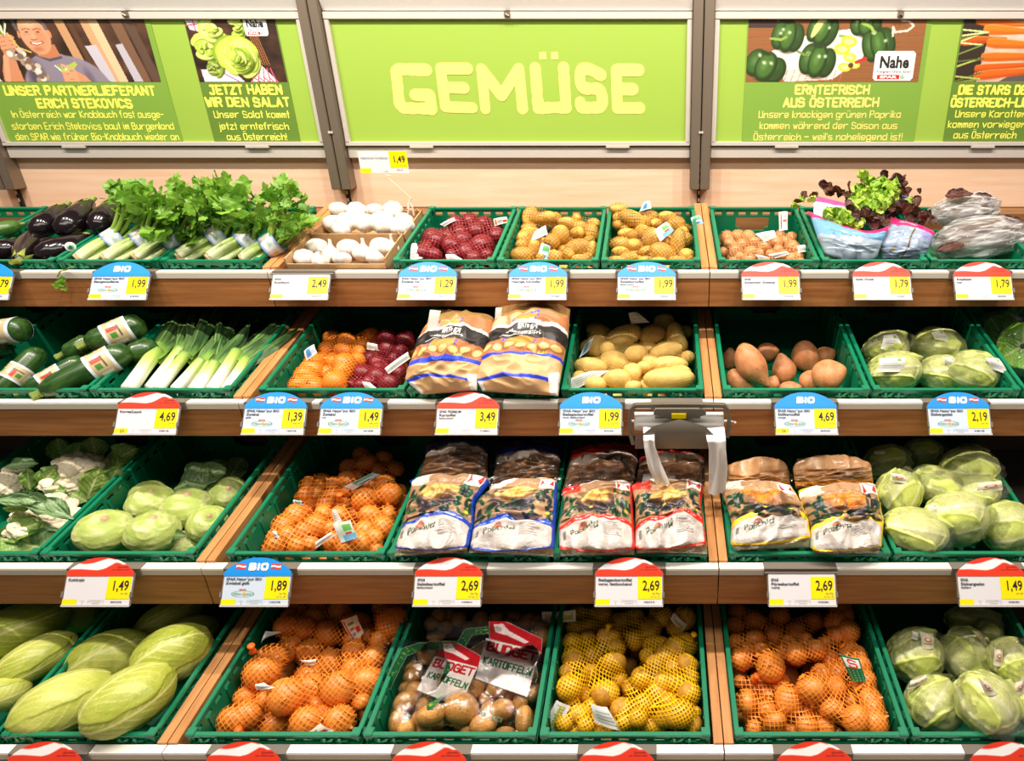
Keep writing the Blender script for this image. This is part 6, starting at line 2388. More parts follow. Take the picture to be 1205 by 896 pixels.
def sleeve_cv():
    c = Cv(60, 30, (204, 182, 142))
    c.rect(0, 0, 1, .12, (226, 232, 240)).rect(0, .88, 1, 1, (226, 232, 240))
    for k in range(4):
        x = k * .25
        c.rect(x + .02, .25, x + .10, .5, (80, 140, 60)).rect(x + .11, .2, x + .16, .6, (200, 60, 40)).rect(x + .03, .6, x + .2, .68, (90, 84, 70)).rect(x + .17, .3, x + .22, .75, (246, 240, 226))
    return c


for q, (x0, y0, w0, x1, y1, w1, rr, lab, band) in enumerate((
        (590, 262, .03, 700, 215, .03, .036, 'courgette at the right rear, round tip facing out', None), (300, 255, .035, 420, 195, .05, .033, 'short courgette behind the middle with its stem end in front', None),
        (440, 255, .03, 560, 180, .05, .036, 'courgette lying in shade behind the others', None), (400, 210, .065, 660, 110, .08, .042, 'dark courgette on top at the back with a large label sleeve', (.30, .75)),
        (-60, 470, -.03, 190, 235, .03, .035, 'courgette with a beige label at the left of the crate', (.36, .62)), (110, 425, -.01, 390, 280, .02, .030, 'courgette half under another, beige label near its middle', (.25, .62)),
        (325, 418, -.02, 520, 345, -.01, .032, 'small courgette at the front right beside the leeks', None), (195, 432, .01, 600, 232, .05, .042, 'large dark courgette lying across the front with its stem over the crate edge', (.52, .80)),
        (-60, 160, .07, 130, 140, .09, .04, 'courgette with a printed sleeve in the far left crate', (.3, .85)), (-60, 235, .02, 50, 205, .03, .035, 'courgette below the sleeved one in the far left crate', None))):
    Bp, Tp = pt(2, 'E', x0, y0, w0), pt(2, 'E', x1, y1, w1)
    t, M, L = long_thing('courgette', lab, 'courgette', 'courgettes', Bp, Tp, UPN)
    s = np.linspace(0, 1, 20)
    tip_first = 'tip' in lab or 'small' in lab
    rr *= .88
    r = rr * np.interp(s, [0, .04, .12, .5, .85, .96, 1], [.5, .62, .85, 1.0, .98, .7, .1] if not tip_first else [.12, .62, .92, 1.0, .95, .6, .4])
    arc = .010 * np.sin(s * 3.1)
    V, F = tube(np.stack([arc, s * L, 0 * s], 1), r, 20)
    V[:400, :] += 0
    obj('body', mesh('body', V, F, M_zuc), t, M)
    if tip_first:
        obj('tip', MB().tube([(0, -.004, 0), (0, .003, 0)], [.008, .012], 10).build('tip', M_zend, smooth=True), t, M)
    else:
        b = MB()
        pts5 = [(math.cos(k * 1.2566) * rr * .42, math.sin(k * 1.2566) * rr * .42) for k in range(5)]
        V5 = [(x, .004, z_) for x, z_ in pts5] + [(x * .78, -.014, z_ * .78) for x, z_ in pts5] + [(x * .95, -.026, z_ * .95) for x, z_ in pts5]
        b.add(V5, [(k, (k + 1) % 5, (k + 1) % 5 + 5, k + 5) for k in range(5)] + [(k + 5, (k + 1) % 5 + 5, (k + 1) % 5 + 10, k + 10) for k in range(5)] + [(14, 13, 12, 11, 10)])
        obj('stem', b.build('stem', M_zstem, bevel=.002), t, M)
    if band:
        cv = sleeve_cv()
        V = []
        for k in range(cv.h):
            sv = band[0] + (band[1] - band[0]) * k / (cv.h - 1)
            R_ = float(np.interp(sv, s, r)) * 1.03 + .0008
            for j in range(cv.w):
                a = 2 * math.pi * j / (cv.w - 1)
                V.append((float(np.interp(sv, s, arc)) + R_ * math.cos(a), sv * L, R_ * math.sin(a)))
        obj('label_sleeve', mesh('label_sleeve', V, gridF(cv.w, cv.h), M_wrap, col=cv.cols()), t, M)

# ---- leeks
M_leek = mat('leek_skin', attr=True, rough=.33, bump=.12, bscale=2.0, bstretch=(60, 2, 60))
LK = ((680, 425, -.03, 830, 235, .02, 905, 70, .06, 'leek behind the thickest one'), (860, 425, -.03, 965, 300, .01, 1030, 150, .06, 'leek lying low in the middle of the crate'),
      (585, 428, .0, 715, 245, .04, 830, 60, .08, 'thickest white leek at the left end'), (722, 425, -.005, 850, 262, .035, 935, 70, .08, 'leek with a blunt cut blade, third from the left end'),
      (800, 428, -.01, 925, 290, .03, 1010, 120, .06, 'leek in the middle with a wide grey green blade'), (900, 430, -.01, 985, 300, .03, 1075, 170, .05, 'leek right of the middle with short blades'),
      (968, 428, -.005, 1085, 250, .03, 1230, 130, .06, 'straight white leek, second from the wooden rail'), (1035, 426, -.005, 1130, 285, .02, 1290, 140, .05, 'white leek next to the wooden rail'))
for q, (x0, y0, w0, x1, y1, w1, x2, y2, w2, lab) in enumerate(LK):
    rng = random.Random(q + 40)
    p0, p1, p2 = pt(2, 'E', x0, y0, w0), pt(2, 'E', x1, y1, w1 * .5), pt(2, 'E', x2, y2, w2 * .3)
    t, M, L = long_thing('leek', lab, 'leek', 'leeks', p0, p1, UPN)
    Mi = np.array(M.inverted())
    l2 = (Mi @ np.append(p2, 1))[:3]
    rr = .0195 if q == 2 else rng.uniform(.0145, .017)
    s = np.linspace(0, 1, 24)
    V, F = tube(np.stack([0 * s, s * L, 0 * s], 1), rr * np.interp(s, [0, .02, .06, .5, 1], [.75, 1.06, 1.0, .96, 1.02]), 22)
    ss = np.concatenate([np.repeat(s, 22), [0, 1]])
    an = np.concatenate([np.tile(np.arange(22), 24), [0, 0]])
    g1, g2 = smoothstep(.28, .85, ss + .04 * np.sin(an * 1.7))[:, None], smoothstep(.75, 1.2, ss)[:, None]
    col = np.array([244, 244, 224]) / 255 * (1 - g1) + np.array([176, 204, 92]) / 255 * g1
    col = (col * (1 - g2) + np.array([96, 136, 66]) / 255 * g2) * (.97 + .03 * np.cos(an * 2.4))[:, None]
    obj('shaft', mesh('shaft', V, F, M_leek, col=col), t, M)
    lb = LB()
    ex = l2 - np.array([0, L, 0])
    Le = np.linalg.norm(ex)
    ed = ex / Le
    for k in range(6):
        d = ed + np.array([rng.uniform(-.20, .20), 0, rng.uniform(-.06, .12)])
        B0 = np.array([rng.uniform(-.3, .3) * rr, L * rng.uniform(.72, .97), rng.uniform(-.4, .5) * rr])
        T0 = B0 + d * Le * rng.uniform(1.0, 1.9)
        V, F2, C = leaf_sheet(B0, T0, rr * rng.uniform(2.2, 3.0), np.array([rng.uniform(-.5, .5), 0, 1.0]), curl=rng.uniform(.0, .18), ruffle=.012, seed=q * 9 + k, cup=-.5, nu=11, nv=26, nlat=0.01, prof=[.8, .9, 1, 1, .95, .8, .5, .05],
                              c1=(140, 178, 76), c2=(112, 154, 62), vein=(120, 156, 84), dark_tip=rng.choice([(38, 66, 34), (46, 78, 40), (68, 94, 60)]))  # dark green blade ends, colour deepened to paint in the shade farther back
        lb.add(V, F2, C)
    obj('blades', lb.build('blades', M_leek), t, M)
    b = MB()
    for k in range(7):
        a = k * .9
        b.tube([(math.cos(a) * .006, .002, math.sin(a) * .006), (math.cos(a) * .012, -.008, math.sin(a) * .012)], [.0016, .0008], 5)
    obj('roots', b.build('roots', M_paperwhite), t, M)

# ---- orange and red onions of the second shelf
G2 = 'netted produce of the second shelf'
net_bag('on2', 'F', "430,190,42;495,205,46;410,238,40;485,248,46;565,222,40;610,175,38;550,255,38", 'or', 'orange', 'net of orange onions in shade at the back of the second shelf crate', G2, cell=.013)
net_bag('on2', 'F', "640,300,38;685,240,48;685,190,48;770,195,44;600,285,38;745,250,36;720,285,36", 'red', 'red', 'net of red onions in shade at the back of the second shelf crate', G2, tags=[('print', [(590, 205), (635, 215), (640, 245), (585, 238)])], name='red_onion_net_bag', cell=.013)
net_bag('on2', 'F', "255,302,46;235,358,50;340,335,55;225,405,54;325,380,46;340,412,55;380,285,36;290,335,30", 'or', 'orange', 'net of orange onions at the front left with a printed clip', G2, tags=[('blue', [(300, 245), (345, 215), (358, 255), (310, 292)]), ('pink', [(195, 300), (215, 320), (170, 390), (152, 380)])], cell=.013)
net_bag('on2', 'F', "445,388,56;490,308,54;430,292,40;545,290,38;480,345,48;400,345,36", 'or', 'orange', 'net of orange onions in front, touching the red onions', G2, cell=.013)
net_bag('on2', 'F', "570,347,46;640,362,46;692,396,55;600,392,36;525,405,36;565,405,34;735,350,42;650,325,36;735,320,34", 'red', 'red', 'net of red onions in front with a long white tag', G2, tags=[('print', [(670, 325), (775, 250), (785, 280), (685, 352)]), ('print', [(565, 385), (600, 390), (652, 432), (590, 435)]), ('print', [(445, 412), (500, 415), (545, 430), (470, 430)])], name='red_onion_net_bag', cell=.013)

fill_under('on2', .03, 'or')

# ---- brown paper sacks
M_kraft = mat('printed_kraft_paper', attr=True, rough=.5, bump=.5, bscale=22.0)


def kraft_print(seed):
    c = Cv(110, 130, (206, 162, 110))
    c.noise(.05, 6, seed)
    rng = random.Random(seed)
    c.band(-1, .13, (150, 108, 66), .0)
    for k in range(34):
        c.line([(k / 34, .13), (k / 34 + .012, .06 + rng.random() * .03)], .006, (120, 140, 40))
    c.poly([(0, .13), (1, .13), (1, .60), (0, .60)], (176, 112, 70))
    for k in range(9):
        c.ell(rng.uniform(.05, .5), rng.uniform(.16, .28), .1, .06, rng.uniform(-30, 30), (226, 184, 140), .5, k=.8)
    c.ell(.35, .18, .08, .05, 10, (236, 196, 110), .4)
    c.line([(.28, .3), (.33, .2), (.62, .14), (.58, .28)], .014, (30, 66, 206))
    c.poly([(.34, .2), (.6, .15), (.57, .27), (.3, .3)], (186, 146, 62))
    y = c.y
    ctr = .335 + .05 * np.abs(c.x - .55) * 2.0
    c.mix(((y > ctr - .075) & (y < ctr + .075)).astype(float), (34, 30, 28))
    c.mix(((y > ctr - .098) & (y < ctr - .062)).astype(float), (226, 222, 216))
    c.text('ERTLER', .40, .325, .026, .009, (246, 246, 244), w=.24, rot=-2)
    c.text('LANDKARTOFFEL', .27, .365, .024, .007, (246, 246, 244), w=.44, rot=-2)
    c.line([(.2, .405), (.55, .40)], .005, (220, 220, 216))
    c.poly([(.28, .47), (.34, .42), (.62, .43), (.66, .50), (.46, .515)], (180, 142, 60))
    c.line([(.28, .43), (.27, .475), (.46, .52), (.64, .505), (.66, .44)], .014, (30, 66, 206))
    for k in range(7):
        ro = rng.uniform(-30, 30)
        c.ell(.08 + k * .14, .525 + .012 * math.sin(k * 2), .085, .055, ro, (140, 84, 42), .2)
        c.ell(.08 + k * .14, .52 + .012 * math.sin(k * 2), .078, .048, ro, (240, 192, 112), .4)
        c.ell(.07 + k * .14, .51 + .012 * math.sin(k * 2), .04, .02, ro, (252, 224, 166), .8)
    for k in range(14):
        c.ell(.66 + rng.uniform(0, .16), .575 + rng.uniform(-.012, .012), .012, .01, 0, (180, 190, 60))
    c.band(.59, .63, (28, 62, 206), .006)
    c.band(.63, 1.1, (208, 166, 116), .006)
    c.noise(.04, 14, seed + 4)
    c.band(.83, .87, (28, 62, 206), .008, ph=2)
    c.poly([(.88, .80), (1, .74), (1, 1), (.90, 1)], (232, 226, 218))
    c.poly([(.0, .86), (.07, .88), (.05, 1), (0, 1)], (232, 226, 218))
    return c


for q, (lab, rows) in enumerate((('brown paper potato sack standing at the left, top folded over', [(0, (190, 90), (640, 150), .10), (.12, (165, 215), (640, 190), .105), (.33, (95, 330), (610, 320), .09), (.6, (35, 500), (560, 490), .06), (.82, (12, 590), (530, 590), .04), (1, (130, 690), (520, 665), .022)]),
                                 ('brown paper potato sack at the right beside the pale netted potatoes', [(0, (655, 70), (1185, 66), .10), (.12, (652, 150), (1175, 155), .105), (.33, (605, 290), (1165, 300), .09), (.6, (548, 460), (1130, 470), .06), (.82, (515, 585), (1108, 600), .04), (1, (560, 668), (1095, 700), .022)]))):
    t = printed_bag(2, 'a', 'potato_sack', lab, 'brown paper potato sacks', rows, .05, kraft_print(q + 5), M_kraft, seed=q * 3 + 1, wr=.005, edge_p=.38, lumps=[(.3, .5, .2, .006), (.7, .45, .2, .006), (.35, .85, .12, .01), (.75, .82, .12, .008)])
    i = 2
    fl = ([(185, 88), (262, 95), (232, 235), (165, 230)] if q == 0 else [(652, 72), (695, 74), (690, 150), (645, 160)])
    clip_tag(t, 'clear_edge', 'a', fl, Cv(12, 12, (206, 200, 194)), [dict(t=PT(2, *zp('a', *fl[2]), .10), p=np.zeros(3), mat3=np.eye(3) * 1e-4)], lift=.03, curve=.004)

# ---- pale potatoes in fine nets
net_bag('pot3', 'G', "810,168,60,42,10;910,175,62,46,100;860,112,46,36;960,160,36,32;930,220,40", 'pale', 'straw', 'net of pale potatoes in the shade at the back of the crate', G2, tags=[('print', [(697, 72), (735, 66), (795, 115), (710, 120)])], name='potato_net_bag', cell=.010)
net_bag('pot3', 'G', "560,155,58,36,-15;552,225,54,42,20;680,178,84,48,20;630,288,66,42,-10;730,258,52,45;525,318,75,40,-5;640,375,62,46;715,340,42,40;720,412,42,30;450,370,36,34;550,398,50,38;600,235,36", 'pale', 'straw', 'net of pale potatoes at the left with a large white tag', G2, tags=[('print', [(410, 378), (520, 338), (610, 335), (440, 432)]), ('blue', [(500, 215), (540, 180), (520, 240), (470, 280)])], name='potato_net_bag', cell=.010)
net_bag('pot3', 'G', "868,242,76,42,20;970,275,34,30;888,308,82,38;882,378,118,58,3;770,318,36,30;930,340,50,30;800,300,40", 'pale', 'straw', 'net of pale potatoes at the front right of its crate', G2, name='potato_net_bag', cell=.010)

fill_under('pot3', .03, 'pale')

# ---- sweet potatoes
SWP = [potato_mesh('sweet_potato', M_sweet, s, amp=.12, taper=tp) for s, tp in ((31, .25), (33, .55), (35, .4))]
for q, (s, k, lab) in enumerate((("262,205,42,34,0", 0, 'sweet potato hidden in shade behind the long one'), ("125,228,42,30,80", 0, 'sweet potato upright at the rear left crate wall'), ("490,222,44,36,20", 0, 'sweet potato at the rear right of the crate'), ("425,312,48,40,10", 0, 'sweet potato low between the round one and the middle'), ("345,338,42,26,0", 0, 'sweet potato showing only its top at the front edge'), ("282,318,30,26,60", 0, 'small sweet potato wedged low in the middle'),
                                 ("155,312,60,40,-38", 2, 'sweet potato slanting down at the front left'), ("525,292,66,58,10", 0, 'large round sweet potato at the front right'), ("205,255,96,56,-58", 1, 'long tapering sweet potato, largest of the heap'), ("322,268,60,43,95", 2, 'egg shaped sweet potato standing in the middle'), ("400,222,68,50,-65", 2, 'sweet potato leaning high at the back, right of the egg shaped one'))):
    b = settle(CRATES['swp'], parse('H', s)[0], flat=.9)
    e1, e2, e3 = b['E']
    obj('sweet_potato', SWP[k], None, matE(b['p'], e1, e2, e3, b['A'], b['B'], b['B']), label=lab, cat='sweet potato', group='sweet potatoes')

# ---- labelled icebergs and bagged green lettuce
heads('ice2', 'H', [("700,195,88,70,20", 'wrapped iceberg at the rear left, white label on top', ('w', [(690, 140), (735, 135), (775, 205), (680, 190)])), ("888,185,98,72,-10", 'wrapped iceberg at the rear right, label folded over its top', ('w', [(865, 130), (905, 120), (945, 168), (880, 155)])),
                    ("730,275,102,76,10", 'wrapped iceberg at the front left with a wide white label', ('w', [(675, 225), (770, 222), (765, 275), (670, 275)])), ("905,282,86,70,0", 'wrapped iceberg in the middle of the front', ('w', [(905, 220), (945, 220), (985, 280), (930, 258)])),
                    ("1070,272,92,76,-15", 'wrapped iceberg at the front right with a tilted label', ('w', [(1065, 222), (1115, 225), (1158, 290), (1085, 262)]))], ICE, 'wrapped icebergs of the second shelf', 'iceberg_lettuce', 'lettuce', wrap=True)
for q, (s, lab) in enumerate((("1195,75,75,55,0", 'leafy green lettuce in a clear bag at the back right'), ("1130,140,95,80,-40", 'clear bag with a pale lettuce base beside the labelled icebergs'), ("1210,190,90,100,-50", 'clear bag of bright green leaves cut by the right edge'))):
    b = settle(CRATES['rom'], parse('H', s)[0], flat=.9)
    t = thing('leaf_lettuce', lab, 'lettuce', tuple(b['p']), group='bagged green lettuces')
    e1, e2, e3 = b['E']
    lb = LB()
    rng = random.Random(q)
    for k in range(16):
        a = rng.uniform(0, 6.28)
        d = e1 * math.cos(a) * .9 + e2 * math.sin(a) * .9 + e3 * rng.uniform(-.1, .8)
        B0 = b['p'] - e1 * .01
        lb.add(*leaf_sheet(B0 + d * .01, B0 + d * b['B'] * 1.0, b['B'] * 1.1, e3 + d * .2, curl=-.1, ruffle=.07, seed=k + q * 30, c1=(140, 190, 50), c2=(92, 150, 36), vein=(216, 230, 160), wide=.7))
    obj('leaves', lb.build('leaves'), t)
    V, F = ico(4)
    V = V * (1.06 + .07 * np.abs(sn(V, 5.0, q + 81, 3)) + .02 * sn(V, 12., q, 2))[:, None]
    obj('bag', mesh('bag', V, F, M_film), t, matE(b['p'], e1, e2, e3, b['A'], b['B'], b['B']))

# ================================================================== THIRD SHELF
# ---- cauliflowers
for ck_, up_ in (('caul', .075), ('kohl', .035), ('ice3', .04), ('cab', .07), ('cab0', .07), ('ice4', .07)):
    CRATES[ck_]['pile'] = CRATES[ck_]['floor'] + up_
M_curd = mat('cauliflower_curd', (252, 240, 212), c2=(244, 226, 188), nscale=10, rough=.6, bump=.6, bscale=14)


def curd_mesh(seed):
    V, F = ico(6)
    rng = np.random.RandomState(seed)

    def cells(n, s2):
        r = np.random.RandomState(s2)
        D = r.normal(size=(n, 3))
        D /= np.linalg.norm(D, axis=1)[:, None]
        return np.arccos(np.clip((V @ D.T).max(1), -1, 1)) * math.sqrt(n) / 2.0
    a, b, c = cells(34, seed), cells(240, seed + 1), cells(1400, seed + 2)
    H = .26 * np.sqrt(np.maximum(0, 1 - np.minimum(a, 1) ** 2)) + .09 * np.sqrt(np.maximum(0, 1 - np.minimum(b, 1) ** 2)) + .018 * np.maximum(0, 1 - c)
    V = V * (.86 + H)[:, None]
    V[:, 2] = np.where(V[:, 2] < 0, V[:, 2] * .5, V[:, 2] * .85)
    return mesh('curd', V, F, M_curd)


CURD = [curd_mesh(3), curd_mesh(9)]
LEAFC = dict(c1=(150, 186, 86), c2=(104, 150, 66), vein=(222, 222, 160))
BLUEC = dict(c1=(146, 176, 120), c2=(108, 146, 92), vein=(190, 208, 170))
YELC = dict(c1=(150, 178, 76), c2=(104, 142, 54), vein=(222, 230, 160))
for q, (s, lab, lvs) in enumerate((
        ("70,345,120,90", 'cauliflower at the left edge, rear of the crate, half in shade', [((30, 240), (230, 200), 60, .03, BLUEC), ((0, 215), (130, 205), 40, -.04, YELC), ((180, 420), (250, 290), 70, .02, LEAFC)]),
        ("555,305,190,125", 'large cauliflower at the back with leaves folded around its curd', [((265, 400), (370, 250), 90, .05, LEAFC), ((210, 400), (190, 260), 70, .04, LEAFC), ((620, 460), (690, 260), 130, .055, YELC), ((700, 460), (810, 260), 120, .04, LEAFC), ((310, 400), (440, 400), 60, .05, LEAFC), ((450, 230), (400, 40), 100, -.06, YELC), ((690, 210), (640, 30), 110, -.06, YELC), ((850, 290), (820, 165), 50, -.02, YELC), ((500, 230), (560, 80), 110, -.06, LEAFC), ((610, 480), (500, 420), 90, .03, LEAFC), ((740, 230), (930, 110), 120, -.05, LEAFC)]),
        ("300,600,190,110", 'cauliflower at the front, wrapped by broad veined leaves', [((520, 605), (130, 430), 80, .06, BLUEC), ((500, 600), (330, 450), 70, .05, BLUEC), ((-20, 740), (250, 625), 120, .05, LEAFC), ((290, 815), (-30, 720), 170, .05, LEAFC), ((240, 830), (385, 700), 120, .045, BLUEC), ((20, 530), (200, 500), 70, .05, YELC), ((140, 840), (250, 820), 60, .02, BLUEC), ((-60, 470), (240, 470), 60, .06, BLUEC)]))):
    b = settle(CRATES['caul'], parse('i', s)[0], flat=.7)
    t = thing('cauliflower', lab, 'cauliflower', tuple(b['p']), group='cauliflowers')
    e1, e2, e3 = basis(b['px'], b['py'], 10 * q, lift=.5)
    obj('curd', CURD[q % 2], t, matE(b['p'], e1, e2, e3, b['A'], b['A'] * .85, b['B'] * 1.05))
    for k, ((x0, y0), (x1, y1), W, dw, kw) in enumerate(lvs):
        tz = b['t'] - dw - .02
        B0, T0 = CC + ray(*zp('i', x0, y0)) * (tz + .02), CC + ray(*zp('i', x1, y1)) * tz
        n = -ray(*zp('i', x1, y1)) + np.array([0, 0, .5])
        V, F, C = leaf_sheet(B0, T0, W / 5.97 * b['t'] / FPX * 1.5, n, curl=.12, ruffle=.10, seed=q * 20 + k, cup=.15, **kw)
        obj('leaf', mesh('leaf', V, F, M_leafmatt, col=C), t)

# ---- kohlrabi
M_kohl = mat('kohlrabi_skin', attr=True, rough=.42, spec=.4, bump=.25, bscale=10)


def kohl_mesh(seed):
    V, F = ico(5)
    rng = np.random.RandomState(seed)
    z = V[:, 2].copy()
    n = sn(V, 2.5, seed, 2)
    H = .05 * n
    C = np.tile(np.array([196, 208, 112]) / 255, (len(V), 1))
    g = smoothstep(-.6, .6, z + .3 * n)[:, None]
    C = np.array([202, 206, 130]) / 255 * (1 - g) + np.array([170, 188, 92]) / 255 * g
    for k in range(9):       # leaf scars: arcs around the top
        el = rng.uniform(.25, 1.15)
        az = k * 2.4 + rng.uniform(-.4, .4)
        m = np.array([math.cos(az) * math.cos(el), math.sin(az) * math.cos(el), math.sin(el)])
        d = np.arccos(np.clip(V @ m, -1, 1))
        rr = rng.uniform(.22, .40)
        ridge = np.exp(-((d - rr) / .05) ** 2) * (1 / (1 + np.exp(-((V @ np.cross(m, [0, 0, 1.0])) * 0 + (m[2] - z) * 14))))
        H += .03 * ridge
        C = C * (1 - .55 * ridge[:, None]) + np.array([228, 226, 176]) / 255 * (.55 * ridge[:, None])
        sc = np.exp(-(d / .09) ** 2)
        C = C * (1 - .5 * sc[:, None]) + np.array([206, 186, 140]) / 255 * .5 * sc[:, None]
    ang = np.arctan2(V[:, 1], V[:, 0])
    st = (.5 + .5 * np.sin(ang * 17 + 2 * n)) * smoothstep(.9, -.2, z) * .12
    C = C * (1 - st[:, None]) + np.array([232, 234, 180]) / 255 * st[:, None]
    n3 = sn(V * np.array([1, 1, 2.5]), 7.0, seed + 4, 3)
    k3 = (smoothstep(.1, .7, n3) * .45)[:, None]
    C = C * (1 - k3) + np.array([232, 230, 186]) / 255 * k3
    k4 = (smoothstep(.2, .8, -n3) * .35)[:, None]
    C = C * (1 - k4) + np.array([150, 178, 76]) / 255 * k4
    H += .018 * n3
    top = np.exp(-((1 - z) / .012) ** 2)
    H += .10 * np.exp(-((1 - z) / .008) ** 2) - .05 * np.exp(-((z - .93) / .05) ** 2)
    C = C * (1 - top[:, None]) + np.array([200, 160, 128]) / 255 * top[:, None]
    V = V * (1 + H)[:, None] * np.array([1, 1, .92])
    return mesh('bulb', V, F, M_kohl, col=C)


KOHL = [kohl_mesh(s) for s in (2, 7, 13)]
for q, (s, lift, lab) in enumerate((("615,290,80,66,30", .6, 'kohlrabi at the rear left of the heap'), ("1045,282,86,70,20", .45, 'kohlrabi at the rear right with its stem scar facing out'), ("690,318,98,78,15", .8, 'kohlrabi in the back row with a brown scar on top'), ("855,345,108,88,10", .9, 'large kohlrabi in the middle, its top turned up'),
                                    ("480,520,1,1", 0, ''), ("345,515,72,44,0", .6, 'kohlrabi low at the front left corner'), ("570,525,62,34,0", .8, 'kohlrabi showing only its top between the two front ones'), ("830,512,88,46,0", .7, 'kohlrabi low at the front right edge'),
                                    ("955,415,88,82,15", .5, 'kohlrabi at the right against the crate wall'), ("478,452,118,94,10", .75, 'large kohlrabi at the front left'), ("700,455,112,90,-5", .9, 'large kohlrabi at the front centre'))):
    if not lab:
        continue
    b = settle(CRATES['kohl'], parse('I', s)[0], flat=.9, tol=1.0)
    t = thing('kohlrabi', lab, 'kohlrabi', tuple(b['p']), group='kohlrabi bulbs')
    e1, e2, e3 = basis(b['px'], b['py'], b['ang'], lift=lift)
    obj('bulb', KOHL[q % 3], t, matE(b['p'], e1, e2, e3, b['A'], (b['A'] + b['B']) / 2, b['B'] * 1.05))
    V, F = tube([(0, 0, .78), (.02, 0, .86), (.03, .01, .90)], [.10, .085, .07], 10)
    obj('stem_scar', mesh('stem_scar', V, F, mat('stem_scar', (206, 170, 132), c2=(180, 140, 104), nscale=20, rough=.6) if 'ss' not in USED else USED['ss']), t, matE(b['p'], e1, e2, e3, b['A'], (b['A'] + b['B']) / 2, b['B'] * 1.05))
    USED['ss'] = bpy.data.materials['stem_scar']
    lvs = {8: [((800, 260), (1010, 150), 150), ((980, 290), (850, 130), 120)], 1: [((1040, 230), (1100, 110), 140), ((1000, 250), (960, 120), 130)], 2: [((560, 380), (500, 350), 40), ((640, 395), (490, 360), 45)], 10: [((860, 470), (760, 460), 50)]}.get(q, [])
    for k, ((x0, y0), (x1, y1), W) in enumerate(lvs):
        dw = .07 if q in (8, 1) else -.02
        B0, T0 = CC + ray(*zp('I', x0, y0)) * (b['t'] + dw), CC + ray(*zp('I', x1, y1)) * (b['t'] + dw + .02)
        V, F, C = leaf_sheet(B0, T0, W / 3.887 * b['t'] / FPX, -ray(700, 560) + np.array([0, 0, .6]), curl=.15, ruffle=.04, seed=q * 5 + k, c1=(96, 122, 66), c2=(70, 100, 60), vein=(150, 174, 110))
        obj('leaf', mesh('leaf', V, F, M_leafmatt, col=C), t)

# ---- netted onions of the third shelf
G3 = 'netted onions of the third shelf'
net_bag('on3', 'J', "590,160,46;670,140,48;745,120,42;640,95,36;800,165,38;720,170,36;620,205,36", 'on', 'orange', 'net of onions at the very back of the third shelf', G3)
net_bag('on3', 'J', "575,215,44;620,260,40;700,230,48;750,235,48;655,305,56;775,280,54;725,290,38;570,270,34", 'on', 'orange', 'net of onions on top at the rear right with a blue green strip label', G3, tags=[('bluegreen', [(560, 245), (690, 182), (725, 190), (600, 262)])])
net_bag('on3', 'J', "460,230,46;380,240,42;515,235,38;330,295,30;395,282,42;445,275,36;510,282,42;475,322,42", 'on', 'orange', 'net of onions at the rear left in half shade', G3)
net_bag('on3', 'J', "345,378,56;400,345,42;435,428,54;375,448,44;280,420,50;232,402,38;300,470,46;215,475,42;345,515,42;250,512,46;185,522,42;410,505,38;470,370,42;150,535,30", 'on', 'orange', 'net of onions filling the front left of the crate', G3, tags=[('bluegreen', [(330, 305), (365, 310), (372, 330), (325, 320)]), ('print', [(232, 445), (250, 450), (262, 480), (238, 475)])], knot=(545, 300))
net_bag('on3', 'J', "560,335,42;545,378,48;615,365,36;680,380,52;760,372,44;742,430,54;655,450,52;512,492,44;578,512,56;642,500,52;705,530,36;700,480,44;500,430,36", 'on', 'orange', 'net of onions at the front right with an hourglass shaped tag', G3, tags=[('green', [(510, 412), (590, 400), (622, 480), (545, 505)]), ('print', [(505, 350), (525, 348), (548, 405), (515, 412)]), ('print', [(430, 500), (500, 455), (515, 470), (415, 540)])])


fill_under('on3', .03, 'on')

